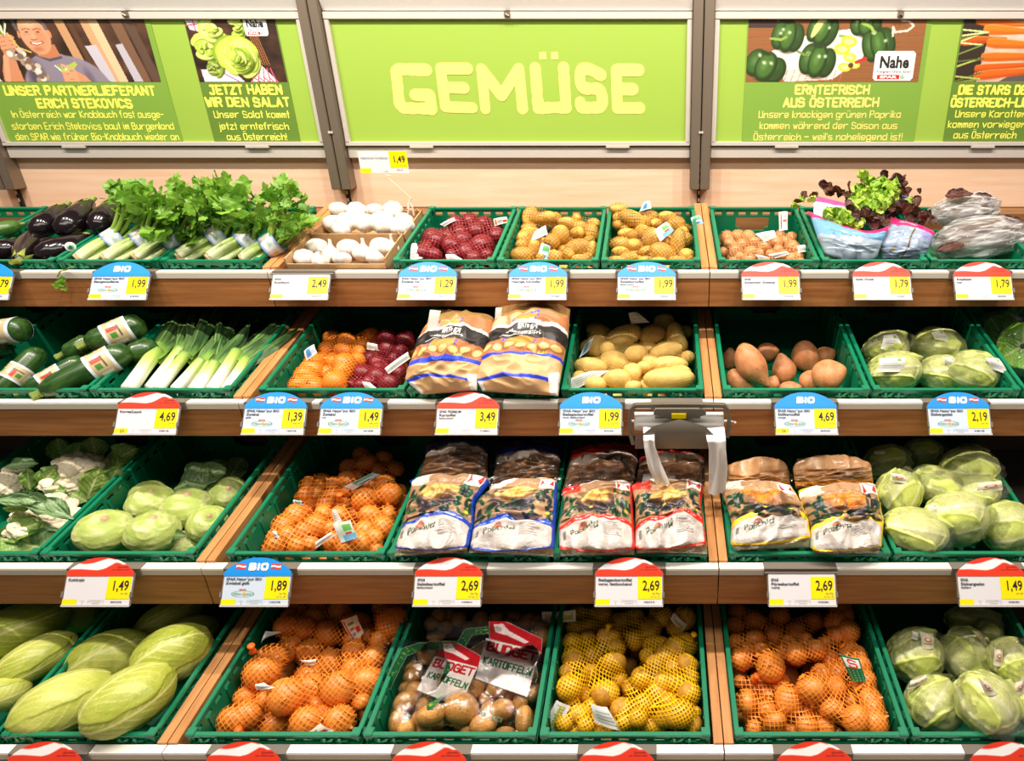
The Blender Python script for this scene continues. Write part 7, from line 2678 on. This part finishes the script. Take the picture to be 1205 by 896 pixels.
# ---- potato bags with printed film
def bag_print(main, style, seed):
    c = Cv(100, 120, (186, 146, 108), .88)
    c.noise(.10, 6, seed)
    rng = random.Random(seed)
    pal = dict(blue=(26, 70, 176), red=(222, 44, 34), yellow=(246, 208, 16))[main]
    for k in range(64):
        x, y = (rng.uniform(.02, .34) if k % 2 else rng.uniform(.60, .96)), rng.uniform(.26, .62)
        c.ell(x, y, .062, .030, rng.uniform(0, 180), rng.choice([(30, 72, 48), (20, 54, 42), (52, 98, 62), (36, 48, 56)]), .3)
    c.ell(.48, .44, .30, .16, 0, (52, 42, 48), .3)
    c.ell(.48, .36, .32, .13, 0, (130, 90, 60), .3)
    pc = (240, 190, 104) if main != 'yellow' else (236, 140, 50)
    for k in range(22):
        a = rng.uniform(0, 6.28)
        x, y = .48 + .24 * math.cos(a) * rng.random() ** .5, .31 + .07 * math.sin(a) * rng.random() ** .5
        c.ell(x, y + .008, .080, .052, rng.uniform(-40, 40), tuple(v * .68 for v in pc), .3)
        c.ell(x, y, .074, .046, rng.uniform(-40, 40), pc, .4)
    for k in range(16):
        x, y = rng.uniform(.25, .75), rng.uniform(.43, .56)
        c.ell(x, y, .04, .018, rng.uniform(0, 180), rng.choice([(36, 60, 60), (60, 54, 70), (30, 70, 50)]), .4)
    c.ell(.42, .47, .03, .022, 0, (246, 206, 60), .3)
    c.ell(.9, .53, .03, .022, 0, (246, 206, 60), .3)
    # swooshes and the flag badge
    c.mix(((c.y < .05 + .10 * (1 - c.x) ** 2 + .012 * np.sin(c.x * 9))).astype(float), (250, 248, 244))
    c.mix(((c.y < .035 + .05 * (1 - c.x) ** 2) & (c.y > .0)).astype(float) * (c.x < .7), pal)
    c.mix(((c.y < .16 + .05 * np.sin(c.x * 5)) & (c.x < .26) & (c.y > .10 - .25 * c.x)).astype(float) * .8, (248, 240, 214) if main != 'red' else (222, 44, 34))
    c.rect(.76, .08, .97, .22, (246, 244, 242))
    c.poly([(.78, .10), (.84, .15), (.78, .20)], (222, 50, 44)).poly([(.95, .10), (.89, .15), (.95, .20)], (222, 50, 44))
    # bands and info panel
    c.band(.635, .685, pal, .010, ph=1)
    for k in range(16):
        c.line([(.08 + k * .05, .658 + .012 * math.sin((.08 + k * .05) * 6 + 1)), (.115 + k * .05, .658 + .012 * math.sin((.1 + k * .05) * 6 + 1))], .008, (236, 236, 240), k=.8)
    arc = .045 * np.sin(math.pi * c.x) ** 1.5
    c.mix(((c.y > .685 + .012 * np.sin(c.x * 6 + 1)) & (c.y < .855 + arc)).astype(float), (196, 187, 180))
    c.ell(.33, .735, .055, .036, 0, (150, 84, 60), .3).ell(.29, .75, .035, .022, 0, (170, 104, 76), .3)
    c.ell(.33, .83, .10, .05, 0, (186, 176, 168), .15).ell(.33, .825, .088, .04, 0, (196, 187, 180), .2)
    c.text('Poschtal', .17, .815, .052, .014, (44, 66, 44), w=.36, rot=8)
    for k in range(8):
        c.line([(.58, .715 + k * .017), (.58 + rng.uniform(.14, .26), .715 + k * .017)], .006, (130, 124, 120))
    for k in range(10):
        c.line([(.035 + k * .009, .75), (.035 + k * .009, .83)], .004, (120, 116, 112))
    c.mix(((c.y > .855 + arc) & (c.y < .885 + arc)).astype(float), pal)
    c.mix(((c.x > .965) & (c.y < .9) & (c.y > .1)).astype(float), pal)
    k = (c.y > .886 + arc).astype(float)
    c.A[..., 3] = c.A[..., 3] * (1 - k) + .25 * k
    c.A[..., :3] = np.where(k[..., None] > .5, np.array([196, 150, 100]) / 255, c.A[..., :3])
    return c


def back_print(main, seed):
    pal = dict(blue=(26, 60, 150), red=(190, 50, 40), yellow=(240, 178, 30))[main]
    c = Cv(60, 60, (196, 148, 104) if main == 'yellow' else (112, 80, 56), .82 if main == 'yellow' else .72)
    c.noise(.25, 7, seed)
    if main == 'yellow':
        c.band(.0, .10, (236, 190, 30), .03)
        c.band(.72, .90, (232, 150, 40), .02)
        c.ell(.45, .38, .06, .05, 0, (150, 96, 66), .3).ell(.40, .40, .04, .03, 0, (164, 106, 76), .3)
        c.text('Poschtal', .3, .56, .09, .015, (150, 110, 80), w=.32)
        c.ell(.25, .3, .12, .10, 0, (246, 220, 190), .9, k=.7)
    else:
        c.band(.22, .34, pal, .03)
        c.band(.36, .42, (214, 196, 180), .03, ph=.4)
        rng = random.Random(seed)
        for k in range(14):
            c.ell(rng.uniform(.1, .9), rng.uniform(.5, .95), .09, .07, rng.uniform(0, 90), (168, 118, 74), .6, k=.6)
    return c


def film_flap(t, i, z, quad, w, seed, mt=None):
    V0 = [P(i, *zp(z, *q_), w) for q_ in quad]
    u, v = np.meshgrid(np.linspace(0, 1, 16), np.linspace(0, 1, 16))
    TL, TR, BR, BL = V0
    u_, v_ = u.reshape(-1, 1), v.reshape(-1, 1)
    V = (TL * (1 - u_) + TR * u_) * (1 - v_) + (BL * (1 - u_) + BR * u_) * v_
    n = -ray(600, 560)
    V = V + n * (.006 * sn(np.concatenate([u_, v_, 0 * u_], 1), 7, seed, 3))[:, None]
    g = gridF(16, 16)
    m = len(V)
    c = V.mean(0)
    obj('film_flap', mesh('film_flap', np.concatenate([V, V - n * .001]) - c, np.concatenate([g[:, ::-1], g + m]), mt or M_filmbag), t, Matrix.Translation(Vector(c)))


GP = 'printed potato bags of the third shelf'


def inner_potatoes(t, z, s, i, w, kind='brown'):
    for b in parse(z, s):
        tt = PT(i, b['px'], b['py'], w)
        b['p'] = CC + ray(b['px'], b['py']) * tt
        b['E'] = basis(b['px'], b['py'], b['ang'])
        b['A'], b['B'] = b['a'] * tt / FPX, b['b'] * tt / FPX
        body(kind, b, t)


# rear bags first
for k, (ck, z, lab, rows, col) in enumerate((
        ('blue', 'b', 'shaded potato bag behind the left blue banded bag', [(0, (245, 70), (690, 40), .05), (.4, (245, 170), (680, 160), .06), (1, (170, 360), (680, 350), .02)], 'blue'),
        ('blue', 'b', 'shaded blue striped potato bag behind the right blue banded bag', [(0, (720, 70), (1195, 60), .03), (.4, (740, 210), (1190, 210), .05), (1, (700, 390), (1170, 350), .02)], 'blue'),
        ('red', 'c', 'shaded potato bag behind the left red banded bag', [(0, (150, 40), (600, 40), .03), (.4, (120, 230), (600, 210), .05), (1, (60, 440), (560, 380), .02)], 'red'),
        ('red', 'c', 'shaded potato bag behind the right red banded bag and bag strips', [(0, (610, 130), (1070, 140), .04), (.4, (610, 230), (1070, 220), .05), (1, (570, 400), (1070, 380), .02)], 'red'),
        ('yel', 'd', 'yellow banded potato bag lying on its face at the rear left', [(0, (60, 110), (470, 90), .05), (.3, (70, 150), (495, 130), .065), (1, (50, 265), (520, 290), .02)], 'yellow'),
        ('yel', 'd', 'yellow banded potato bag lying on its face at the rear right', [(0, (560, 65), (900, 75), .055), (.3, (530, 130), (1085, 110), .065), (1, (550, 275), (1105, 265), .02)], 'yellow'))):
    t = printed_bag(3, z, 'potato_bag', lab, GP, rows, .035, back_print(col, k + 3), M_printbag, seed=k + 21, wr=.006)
    x0, x1 = rows[1][1][0], rows[1][2][0]
    y0 = rows[1][1][1]
    s = ';'.join('%d,%d,%d,%d,%d' % (x0 + (x1 - x0) * f, y0 + dy, 62, 46, a) for f, dy, a in ((.15, 30, 10), (.38, 0, -20), (.62, 20, 30), (.85, 10, 0), (.28, 90, 40), (.55, 95, -10), (.78, 85, 20)))
    inner_potatoes(t, z, s, 3, .03)
    if k == 5:
        film_flap(t, 3, 'd', [(900, 80), (1030, 55), (1105, 240), (850, 265)], .075, 4)
        film_flap(t, 3, 'd', [(470, 45), (540, 50), (520, 240), (470, 130)], .075, 5)
FR = (('b', 'left of the two blue banded potato bags in front', 'blue', [(0, (130, 335), (700, 325), .045), (.12, (150, 370), (690, 360), .055), (.35, (120, 500), (595, 480), .045), (.6, (85, 655), (590, 650), .03), (.85, (38, 800), (548, 790), .038), (1, (25, 862), (530, 845), .024)], "110,830,60,40;250,840,70,40;400,835,60,40"),
      ('b', 'right of the two blue banded potato bags, beside the red ones', 'blue', [(0, (700, 385), (1165, 330), .05), (.12, (690, 410), (1170, 370), .06), (.35, (600, 500), (1172, 480), .05), (.6, (585, 655), (1160, 650), .035), (.85, (560, 795), (1150, 800), .038), (1, (545, 840), (1140, 868), .024)], "640,835,60,40;780,845,80,40;930,850,70,42;1060,850,60,40"),
      ('c', 'left of the two red banded potato bags in front', 'red', [(0, (70, 400), (552, 350), .05), (.12, (75, 440), (560, 390), .06), (.35, (80, 530), (565, 490), .05), (.6, (45, 665), (575, 655), .035), (.85, (50, 800), (582, 800), .038), (1, (60, 862), (575, 858), .024)], "130,845,60,36;300,850,80,36;430,840,60,36;520,850,50,36"),
      ('c', 'right of the two red banded potato bags, next to the wooden rail', 'red', [(0, (560, 365), (1060, 370), .05), (.12, (560, 400), (1062, 400), .06), (.35, (585, 520), (1045, 500), .05), (.6, (582, 650), (1062, 620), .035), (.85, (582, 800), (1085, 770), .038), (1, (590, 845), (1090, 850), .024)], "660,830,70,50;800,810,70,60;930,790,60,50;1030,820,60,55"),
      ('d', 'left of the two yellow banded potato bags in front', 'yellow', [(0, (10, 240), (520, 262), .06), (.12, (20, 290), (540, 300), .07), (.35, (65, 400), (600, 400), .06), (.6, (95, 520), (640, 490), .04), (.85, (88, 660), (655, 610), .038), (1, (115, 715), (648, 690), .024)], "180,690,70,45;350,640,80,50;560,640,80,50;460,680,60,30"),
      ('d', 'right of the two yellow banded potato bags, beside the icebergs', 'yellow', [(0, (568, 290), (1115, 245), .065), (.12, (575, 330), (1128, 300), .072), (.35, (620, 440), (1150, 410), .06), (.6, (655, 545), (1175, 520), .04), (.85, (655, 690), (1160, 670), .038), (1, (690, 735), (1140, 735), .024)], "760,710,70,40;900,690,80,50;1050,690,80,45"))
for k, (z, lab, main, rows, ip) in enumerate(FR):
    t = printed_bag(3, z, 'potato_bag', lab, GP, rows, .045, bag_print(main, z, k * 2), M_printbag, seed=k + 2, wr=.006, edge_p=.42, lumps=[(.25, .45, .18, .008), (.7, .4, .2, .008), (.3, .75, .15, .004), (.7, .74, .15, .004), (.5, .62, .15, .004)])
    inner_potatoes(t, z, ';'.join(','.join([f.split(',')[0], str(float(f.split(',')[1]) - 34)] + f.split(',')[2:]) for f in ip.split(';')), 3, .018)
    if k == 1:
        film_flap(t, 3, 'b', [(690, 100), (780, 105), (870, 385), (690, 400)], .075, 8)
        film_flap(t, 3, 'b', [(1000, 260), (1190, 165), (1190, 330), (930, 420)], .07, 9)
    if k == 2:
        film_flap(t, 3, 'c', [(150, 245), (215, 235), (300, 470), (70, 400)], .07, 10)
        film_flap(t, 3, 'c', [(290, 270), (520, 150), (580, 330), (330, 430)], .07, 11)
        b_ = MB()
        A0 = [P(3, *zp('c', *p_), .078) for p_ in ((490, 175), (530, 235), (575, 320))]
        obj('black_bar', MB().tube(A0, .0045, 6).build('black_bar', M_black), t)
    if k == 3:
        film_flap(t, 3, 'c', [(640, 290), (860, 300), (940, 420), (620, 380)], .07, 12, M_filmhazy)
        film_flap(t, 3, 'c', [(840, 215), (1075, 195), (1065, 380), (900, 400)], .06, 13)
        obj('black_bar', MB().tube([P(3, *zp('c', *p_), .064) for p_ in ((1062, 235), (1062, 345))], .004, 6).build('black_bar', M_black), t)

# ---- icebergs of the third shelf
heads('ice3', 'L', [("820,82,80,60,10", 'film wrapped iceberg at the very back beside the crate wall'), ("1160,110,75,70,0", 'iceberg with outer leaves at the rear right edge'), ("685,112,96,66,15", 'film wrapped iceberg at the rear left with a small printed label', ('w', [(640, 68), (680, 66), (682, 80), (642, 80)])), ("995,142,112,82,0", 'film wrapped iceberg in the rear middle, in shade'),
                    ("870,200,105,72,-15", 'film wrapped iceberg in the middle row'), ("1112,228,102,66,10", 'film wrapped iceberg with a pink round label at the right', ('oval', [(1035, 190), (1120, 180), (1130, 215), (1030, 230)])), ("728,228,94,84,60", 'film wrapped iceberg at the left of the middle row, label folded over', ('oval', [(700, 150), (750, 158), (778, 192), (715, 185)])),
                    ("1145,358,100,98,20", 'film wrapped iceberg at the front right, cut by the picture edge'), ("952,325,120,104,15", 'large pale iceberg at the front centre with a label on its side', ('w', [(840, 275), (870, 265), (890, 310), (862, 318)])), ("798,372,124,88,-8", 'film wrapped iceberg at the front left beside the yellow bags')], ICE, 'wrapped icebergs of the third shelf', 'iceberg_lettuce', 'lettuce', wrap=True)

# ================================================================== BOTTOM SHELF
CABG = 'cabbages of the bottom shelf'
heads('cab0', 'M', [("370,150,90,70,0", 'cabbage deep in shade at the rear of the left crate'), ("95,205,200,118,15", 'broad cabbage at the rear left with a strong pale midrib'), ("165,345,165,90,25", 'cabbage in the middle of the left crate'), ("20,510,100,80,10", 'cabbage at the left edge near the crate front'), ("-20,430,90,70,0", 'cabbage cut by the left edge')], CAB, CABG, 'cabbage', 'cabbage')
heads('cab', 'M', [("800,165,140,88,20", 'cabbage half hidden at the back of the crate by the rail'), ("860,250,150,90,20", 'dark cabbage in shade touching the wooden rail'), ("510,352,175,130,16", 'cabbage at the rear left of the front four'), ("815,325,168,132,18", 'cabbage at the rear right of the front four'), ("272,562,205,142,16", 'largest cabbage at the front left with a leaf edge crossing it'), ("612,538,200,138,26", 'large pale cabbage at the front right beside the rail')], CAB, CABG, 'cabbage', 'cabbage')

G4 = 'netted onions of the bottom shelf'
net_bag('on4', 'N', "540,190,62,56;505,150,44;640,200,52;745,228,68;800,120,58;700,115,52;600,110,52;880,190,66;930,230,44;860,250,44;680,150,48", 'on', 'orange', 'net of onions at the rear with a beige paper tag hanging down', G4, tags=[('beige', [(805, 165), (880, 138), (912, 225), (868, 275)]), ('print', [(425, 280), (450, 215), (520, 220), (440, 250)])], cell=.016)
net_bag('on4', 'N', "1030,150,60,70;1110,170,66,84;1150,100,50;1000,105,42;1085,235,42;990,255,50;1060,60,46", 'on', 'orange', 'net of onions at the rear right under the price rail', G4, cell=.016)
net_bag('on4', 'N', "350,410,92,76;480,350,76,70;300,425,52;570,280,60,46;545,330,44;480,440,46;330,525,56,46;430,520,50", 'on', 'orange', 'net of two large onions at the left with a knotted end', G4, knot=(390, 300), cell=.016)
net_bag('on4', 'N', "150,655,46,54;240,635,76,70;362,608,74,70;440,545,50;495,655,76,56;300,690,46;400,690,46;200,680,46", 'on', 'orange', 'net of onions at the front left corner, knot at the crate rim', G4, knot=(330, 692), cell=.016)
net_bag('on4', 'N', "660,310,62,56;755,362,72,60;870,310,58;860,395,54;960,342,76,58;930,452,82,86;790,485,78,82;655,430,74,60;548,525,80,90;665,492,74,80;700,560,48;900,540,46", 'on', 'orange', 'big net of onions across the middle of the crate', G4, tags=[('print', [(615, 352), (690, 348), (685, 372), (640, 376)]), ('print', [(400, 465), (440, 460), (488, 485), (400, 495)])], cell=.016)
net_bag('on4', 'N', "645,642,76,72;800,640,82,70;725,610,46;860,560,44,30;720,680,42", 'on', 'orange', 'net of onions at the front right with a beige tag over the rim', G4, tags=[('beige', [(635, 705), (705, 655), (770, 690), (640, 740)])], cell=.016)

fill_under('on4', .034, 'on')

# ---- clear potato sacks with a printed label
S4 = 'clear potato sacks'


def project(bvh, org, px, py, fallback, off=.0015):
    d = ray(px, py)
    ln = np.linalg.norm(d)
    h = bvh.ray_cast(Vector(CC - org), Vector(d / ln))
    t = h[3] / ln if h[0] is not None else fallback
    return CC + d * (t - off)


def sack(label, s, patches, seed):
    cr = CRATES['bud']
    cr['pile'] = cr['floor'] + LIFT[4]
    bl = parse('O', s)
    bl.sort(key=lambda b: b['py'])
    for b in bl:
        settle(cr, b, tol=.84)
    c = np.mean([b['p'] for b in bl], axis=0)
    t = thing('potato_sack', label, 'bag of potatoes', tuple(c), group=S4)
    BAGS.setdefault('bud', []).append((t, c))
    for b in bl:
        body('brown', b, t)
    cc, V, F, uv, ax, R = shell(bl, 1.04, fill=40, smooth=3, nu=72, nv=50, wrinkle=.03, seed=seed)
    obj('film', mesh('film', V, F, M_filmbag, uv=uv), t, Matrix.Translation(Vector(cc)))
    bvh = BVHTree.FromPolygons([tuple(v) for v in V], [tuple(f) for f in F])
    for nm, quad, cv in patches:
        pts = [np.array(zp('O', *q_)) for q_ in quad]
        u, v = cv.x.ravel(), cv.y.ravel()
        G = (pts[0][None] * (1 - u)[:, None] + pts[1][None] * u[:, None]) * (1 - v)[:, None] + (pts[3][None] * (1 - u)[:, None] + pts[2][None] * u[:, None]) * v[:, None]
        fb = np.mean([b['t'] for b in bl]) - .03
        T = np.array([np.linalg.norm(project(bvh, cc, x, y, fb) - CC) / np.linalg.norm(ray(x, y)) for x, y in G]).reshape(cv.h, cv.w)
        for _ in range(3):
            Q = np.pad(T, 1, mode='edge')
            T = np.minimum(T, (Q[:-2, 1:-1] + Q[2:, 1:-1] + Q[1:-1, :-2] + Q[1:-1, 2:]) / 4)
        T = T.ravel() - .002
        Vp = np.array([CC + ray(x, y) * t_ for (x, y), t_ in zip(G, T)])
        o = Vp.mean(0)
        obj(nm, mesh(nm, Vp - o, gridF(cv.w, cv.h)[:, ::-1].copy(), M_labelfilm, col=cv.cols()), t, Matrix.Translation(Vector(o)))
    return t


M_labelfilm = film_mat('printed_label_film', k=.2, base=.02, rough=.15, bump=.4, bscale=20., printed=True)


def budget_label(flip=0):
    c = Cv(120, 120, (250, 250, 250), 0)
    c.poly([(.40, .0), (.55, -.02), (1.0, .22), (1.0, .42), (.40, .22)], (186, 20, 32), 1)
    c.poly([(.45, .04), (.55, .03), (.62, .12), (.85, .26), (.8, .28), (.6, .18), (.47, .14)], (240, 214, 214), 1)
    c.poly([(.36, .22), (.98, .38), (.86, .98), (.22, .74)], (244, 236, 232), .96)
    for s_, x, y, h_, wd, col, wdt, rot in (('BUDGET', .37, .37, .105, .030, (198, 20, 34), .57, -14), ('KARTOFFELN', .32, .54, .085, .020, (20, 110, 60), .58, -16)):
        c.text(s_, x, y, h_, wd, col, w=wdt, rot=rot)
    return c


def green_trim(pts, wd):
    c = Cv(110, 110, (255, 255, 255), 0)
    c.line(pts, wd, (24, 96, 52), .95)
    rng = random.Random(2)
    for k in range(60):
        i_ = rng.randrange(len(pts) - 1)
        u = rng.random()
        x = pts[i_][0] * (1 - u) + pts[i_ + 1][0] * u + rng.uniform(-.3, .3) * wd
        y = pts[i_][1] * (1 - u) + pts[i_ + 1][1] * u + rng.uniform(-.3, .3) * wd
        c.line([(x, y), (x + .012, y + .008)], .007, (150, 180, 70), .95)
    return c


def kg_text():
    c = Cv(60, 30, (255, 255, 255), 0)
    c.text('e5 kg', .05, .75, .5, .045, (30, 100, 64), w=.9, rot=-8)
    return c


sack('clear potato sack in shade behind the two front ones', "430,180,46,36,20;390,120,42;500,130,42;380,228,52,30;620,140,46;700,140,42;800,130,40;870,150,50,42,30;985,215,72,66,60;560,190,46;330,150,40;450,110,40;930,150,40;760,170,40", [], 3)
sack('clear potato sack at the left, partly covered by the other one', "262,412,48;212,442,42;330,330,50;200,572,64,52,20;122,690,48,66;222,722,50,46;312,600,46;180,512,42;310,722,48,36;350,470,50;260,520,48;400,400,50;370,290,46;290,660,40;160,640,40",
     [('green_print', [(60, 250), (500, 250), (420, 600), (50, 740)], green_trim([(.02, 1.0), (.12, .6), (.35, .14), (.52, .08), (.98, .05)], .11)), ('label', [(250, 255), (640, 250), (560, 620), (170, 600)], budget_label())], 5)
sack('clear potato sack at the front right with the whole label showing', "600,332,58,46,20;650,292,40;530,420,50,44;590,502,52,50;500,480,44;515,618,92,80,-10;345,650,80,56,15;630,702,70,56,10;740,622,62,58;852,682,50,76;836,578,42,50;720,502,62,46;655,562,46,38;572,440,56,34;880,430,42,54;900,530,38,46;752,742,56,28;430,480,44;700,380,60;800,360,56;770,440,52;880,330,50;660,620,40;560,735,50,26;780,530,40",
     [('green_print', [(330, 150), (960, 170), (930, 560), (330, 620)], green_trim([(.02, .98), (.12, .82), (.22, .45), (.36, .10), (.60, .06)], .085)), ('label', [(470, 140), (960, 150), (930, 560), (500, 560)], budget_label()), ('weight_print', [(620, 600), (740, 625), (735, 690), (615, 665)], kg_text()), ], 7)

fill_under('bud', .03, 'brown')

# ---- potatoes in yellow nets
YN = 'yellow netted potato bags'
net_bag('ynet', 'P', "270,110,60,46;400,110,62,50;580,130,52;500,150,50;660,190,62;580,240,44,60;330,170,48;230,180,46;450,190,44", 'yel', 'yellow', 'yellow net of potatoes in shade at the rear left, white name tag', YN, tags=[('name', [(80, 95), (262, 85), (262, 148), (82, 152)])], name='potato_net_bag', cell=.0125)
net_bag('ynet', 'P', "850,130,62;740,120,52;920,110,50;800,180,48;700,110,46", 'yel', 'yellow', 'yellow net of potatoes in shade at the rear right, small tag', YN, tags=[('name', [(790, 100), (862, 165), (835, 205), (772, 135)])], name='potato_net_bag', cell=.0125)
net_bag('ynet', 'P', "160,522,42,60;282,642,62,50;200,690,50;400,722,72,34;255,735,42,26;352,600,44;320,700,44;150,620,40;240,560,44", 'yel', 'yellow', 'yellow net of potatoes at the front left with a big name tag', YN, tags=[('name', [(80, 715), (158, 572), (232, 608), (152, 758)]), ('print', [(345, 590), (430, 610), (512, 742), (360, 690)])], name='potato_net_bag', cell=.0125)
net_bag('ynet', 'P', "912,700,44,52;880,640,44;950,640,36;900,740,40,22;860,590,40", 'yel', 'yellow', 'yellow net of potatoes squeezed in the front right corner', YN, name='potato_net_bag', cell=.0125)
net_bag('ynet', 'P', "560,500,48;700,522,68;630,592,62;512,622,62;682,702,72,46;822,642,86,74;572,732,52,26;762,590,56;600,660,50;740,660,50;520,690,40", 'yel', 'yellow', 'yellow net of potatoes at the front centre, lying low', YN, name='potato_net_bag', cell=.0125)
net_bag('ynet', 'P', "232,262,54;330,242,48;442,230,64,52;250,342,62;352,332,54;460,372,68,62;340,432,52;232,502,72,66;422,530,76,62;312,540,44;480,290,50;500,460,44;210,420,44", 'yel', 'yellow', 'bulging yellow net of potatoes on top at the left', YN, knot=(435, 185), name='potato_net_bag', cell=.0125)
net_bag('ynet', 'P', "690,272,72,46;800,290,62;922,272,66,60;690,382,54;850,372,54;616,452,56;800,472,52;882,532,64;732,470,54;932,382,44;742,332,54;650,330,44;900,450,46;780,400,46", 'yel', 'yellow', 'yellow net of potatoes on top at the right, tied below the rail', YN, knot=(890, 232), name='potato_net_bag', cell=.0125)

fill_under('ynet', .03, 'yel')

# ---- onions beside the icebergs
net_bag('on5', 'Q', "700,150,62;830,92,66;770,200,62;845,200,52;700,222,52;670,345,52;900,120,46;640,270,46", 'on', 'orange', 'net of onions in shade at the rear, left of the icebergs', G4, cell=.015)
net_bag('on5', 'Q', "222,580,62,72;282,482,60,42;332,622,56;450,572,80,88;372,682,66;262,722,56,42;546,706,66,54;642,710,62,54;460,735,44,28;332,542,42;186,470,36;552,632,44;400,480,60", 'on', 'orange', 'net of onions low at the front left beside the wooden rail', G4, cell=.015)
net_bag('on5', 'Q', "770,300,66,50;882,332,60,52;912,392,70,62;1000,462,66,70;702,422,70,48;572,507,80,88;702,502,70,60;682,612,76,62;812,672,76,84;912,612,66;1030,572,66,70;985,692,76,66;782,572,52;892,482,52;622,430,56;770,380,56;820,430,50;940,540,46", 'on', 'orange', 'big net of onions at the front right with a green and red tag', G4, tags=[('s', [(722, 322), (830, 348), (868, 470), (790, 470)])], cell=.015)
net_bag('on5', 'Q', "165,95,48;265,145,62,55;400,120,66,50;372,215,58;486,205,60;590,145,52;265,245,60;155,265,52;190,350,62;352,390,84,74;302,312,52;490,320,62;595,300,52,66;452,257,44;100,170,52;420,310,46;225,300,46;540,250,44", 'on', 'orange', 'big net of onions on top at the left, knotted at its lower edge', G4, knot=(265, 455), cell=.015)

fill_under('on5', .033, 'on')

heads('ice4', 'R', [("740,150,150,88,0", 'film wrapped iceberg at the very back, half under the price tag'), ("945,210,80,75,0", 'film wrapped iceberg at the rear edge of the picture'), ("358,325,155,140,30", 'film wrapped iceberg at the rear left with a round paper label', ('oval', [(378, 200), (450, 215), (460, 295), (395, 295)]), ('w', [(340, 200), (382, 208), (378, 252), (336, 240)])),
                    ("632,325,142,140,-30", 'film wrapped iceberg in the middle of the back row, label on its shoulder', ('oval', [(660, 195), (700, 200), (765, 300), (720, 265)])), ("875,365,112,138,50", 'film wrapped iceberg at the right of the back row', ('oval', [(780, 290), (825, 300), (825, 390), (780, 385)])),
                    ("455,592,142,152,60", 'pale iceberg at the front left beside the onions, label at its top', ('oval', [(330, 470), (415, 435), (420, 470), (320, 515)])), ("742,592,170,158,-35", 'largest iceberg at the front centre with an oval label', ('oval', [(690, 450), (740, 470), (800, 540), (740, 550)])), ("905,570,82,130,70", 'iceberg at the right edge of the picture front row', ('oval', [(895, 480), (940, 450), (940, 540), (885, 545)]))],
      ICE, 'wrapped icebergs of the bottom shelf', 'iceberg_lettuce', 'lettuce', wrap=True)
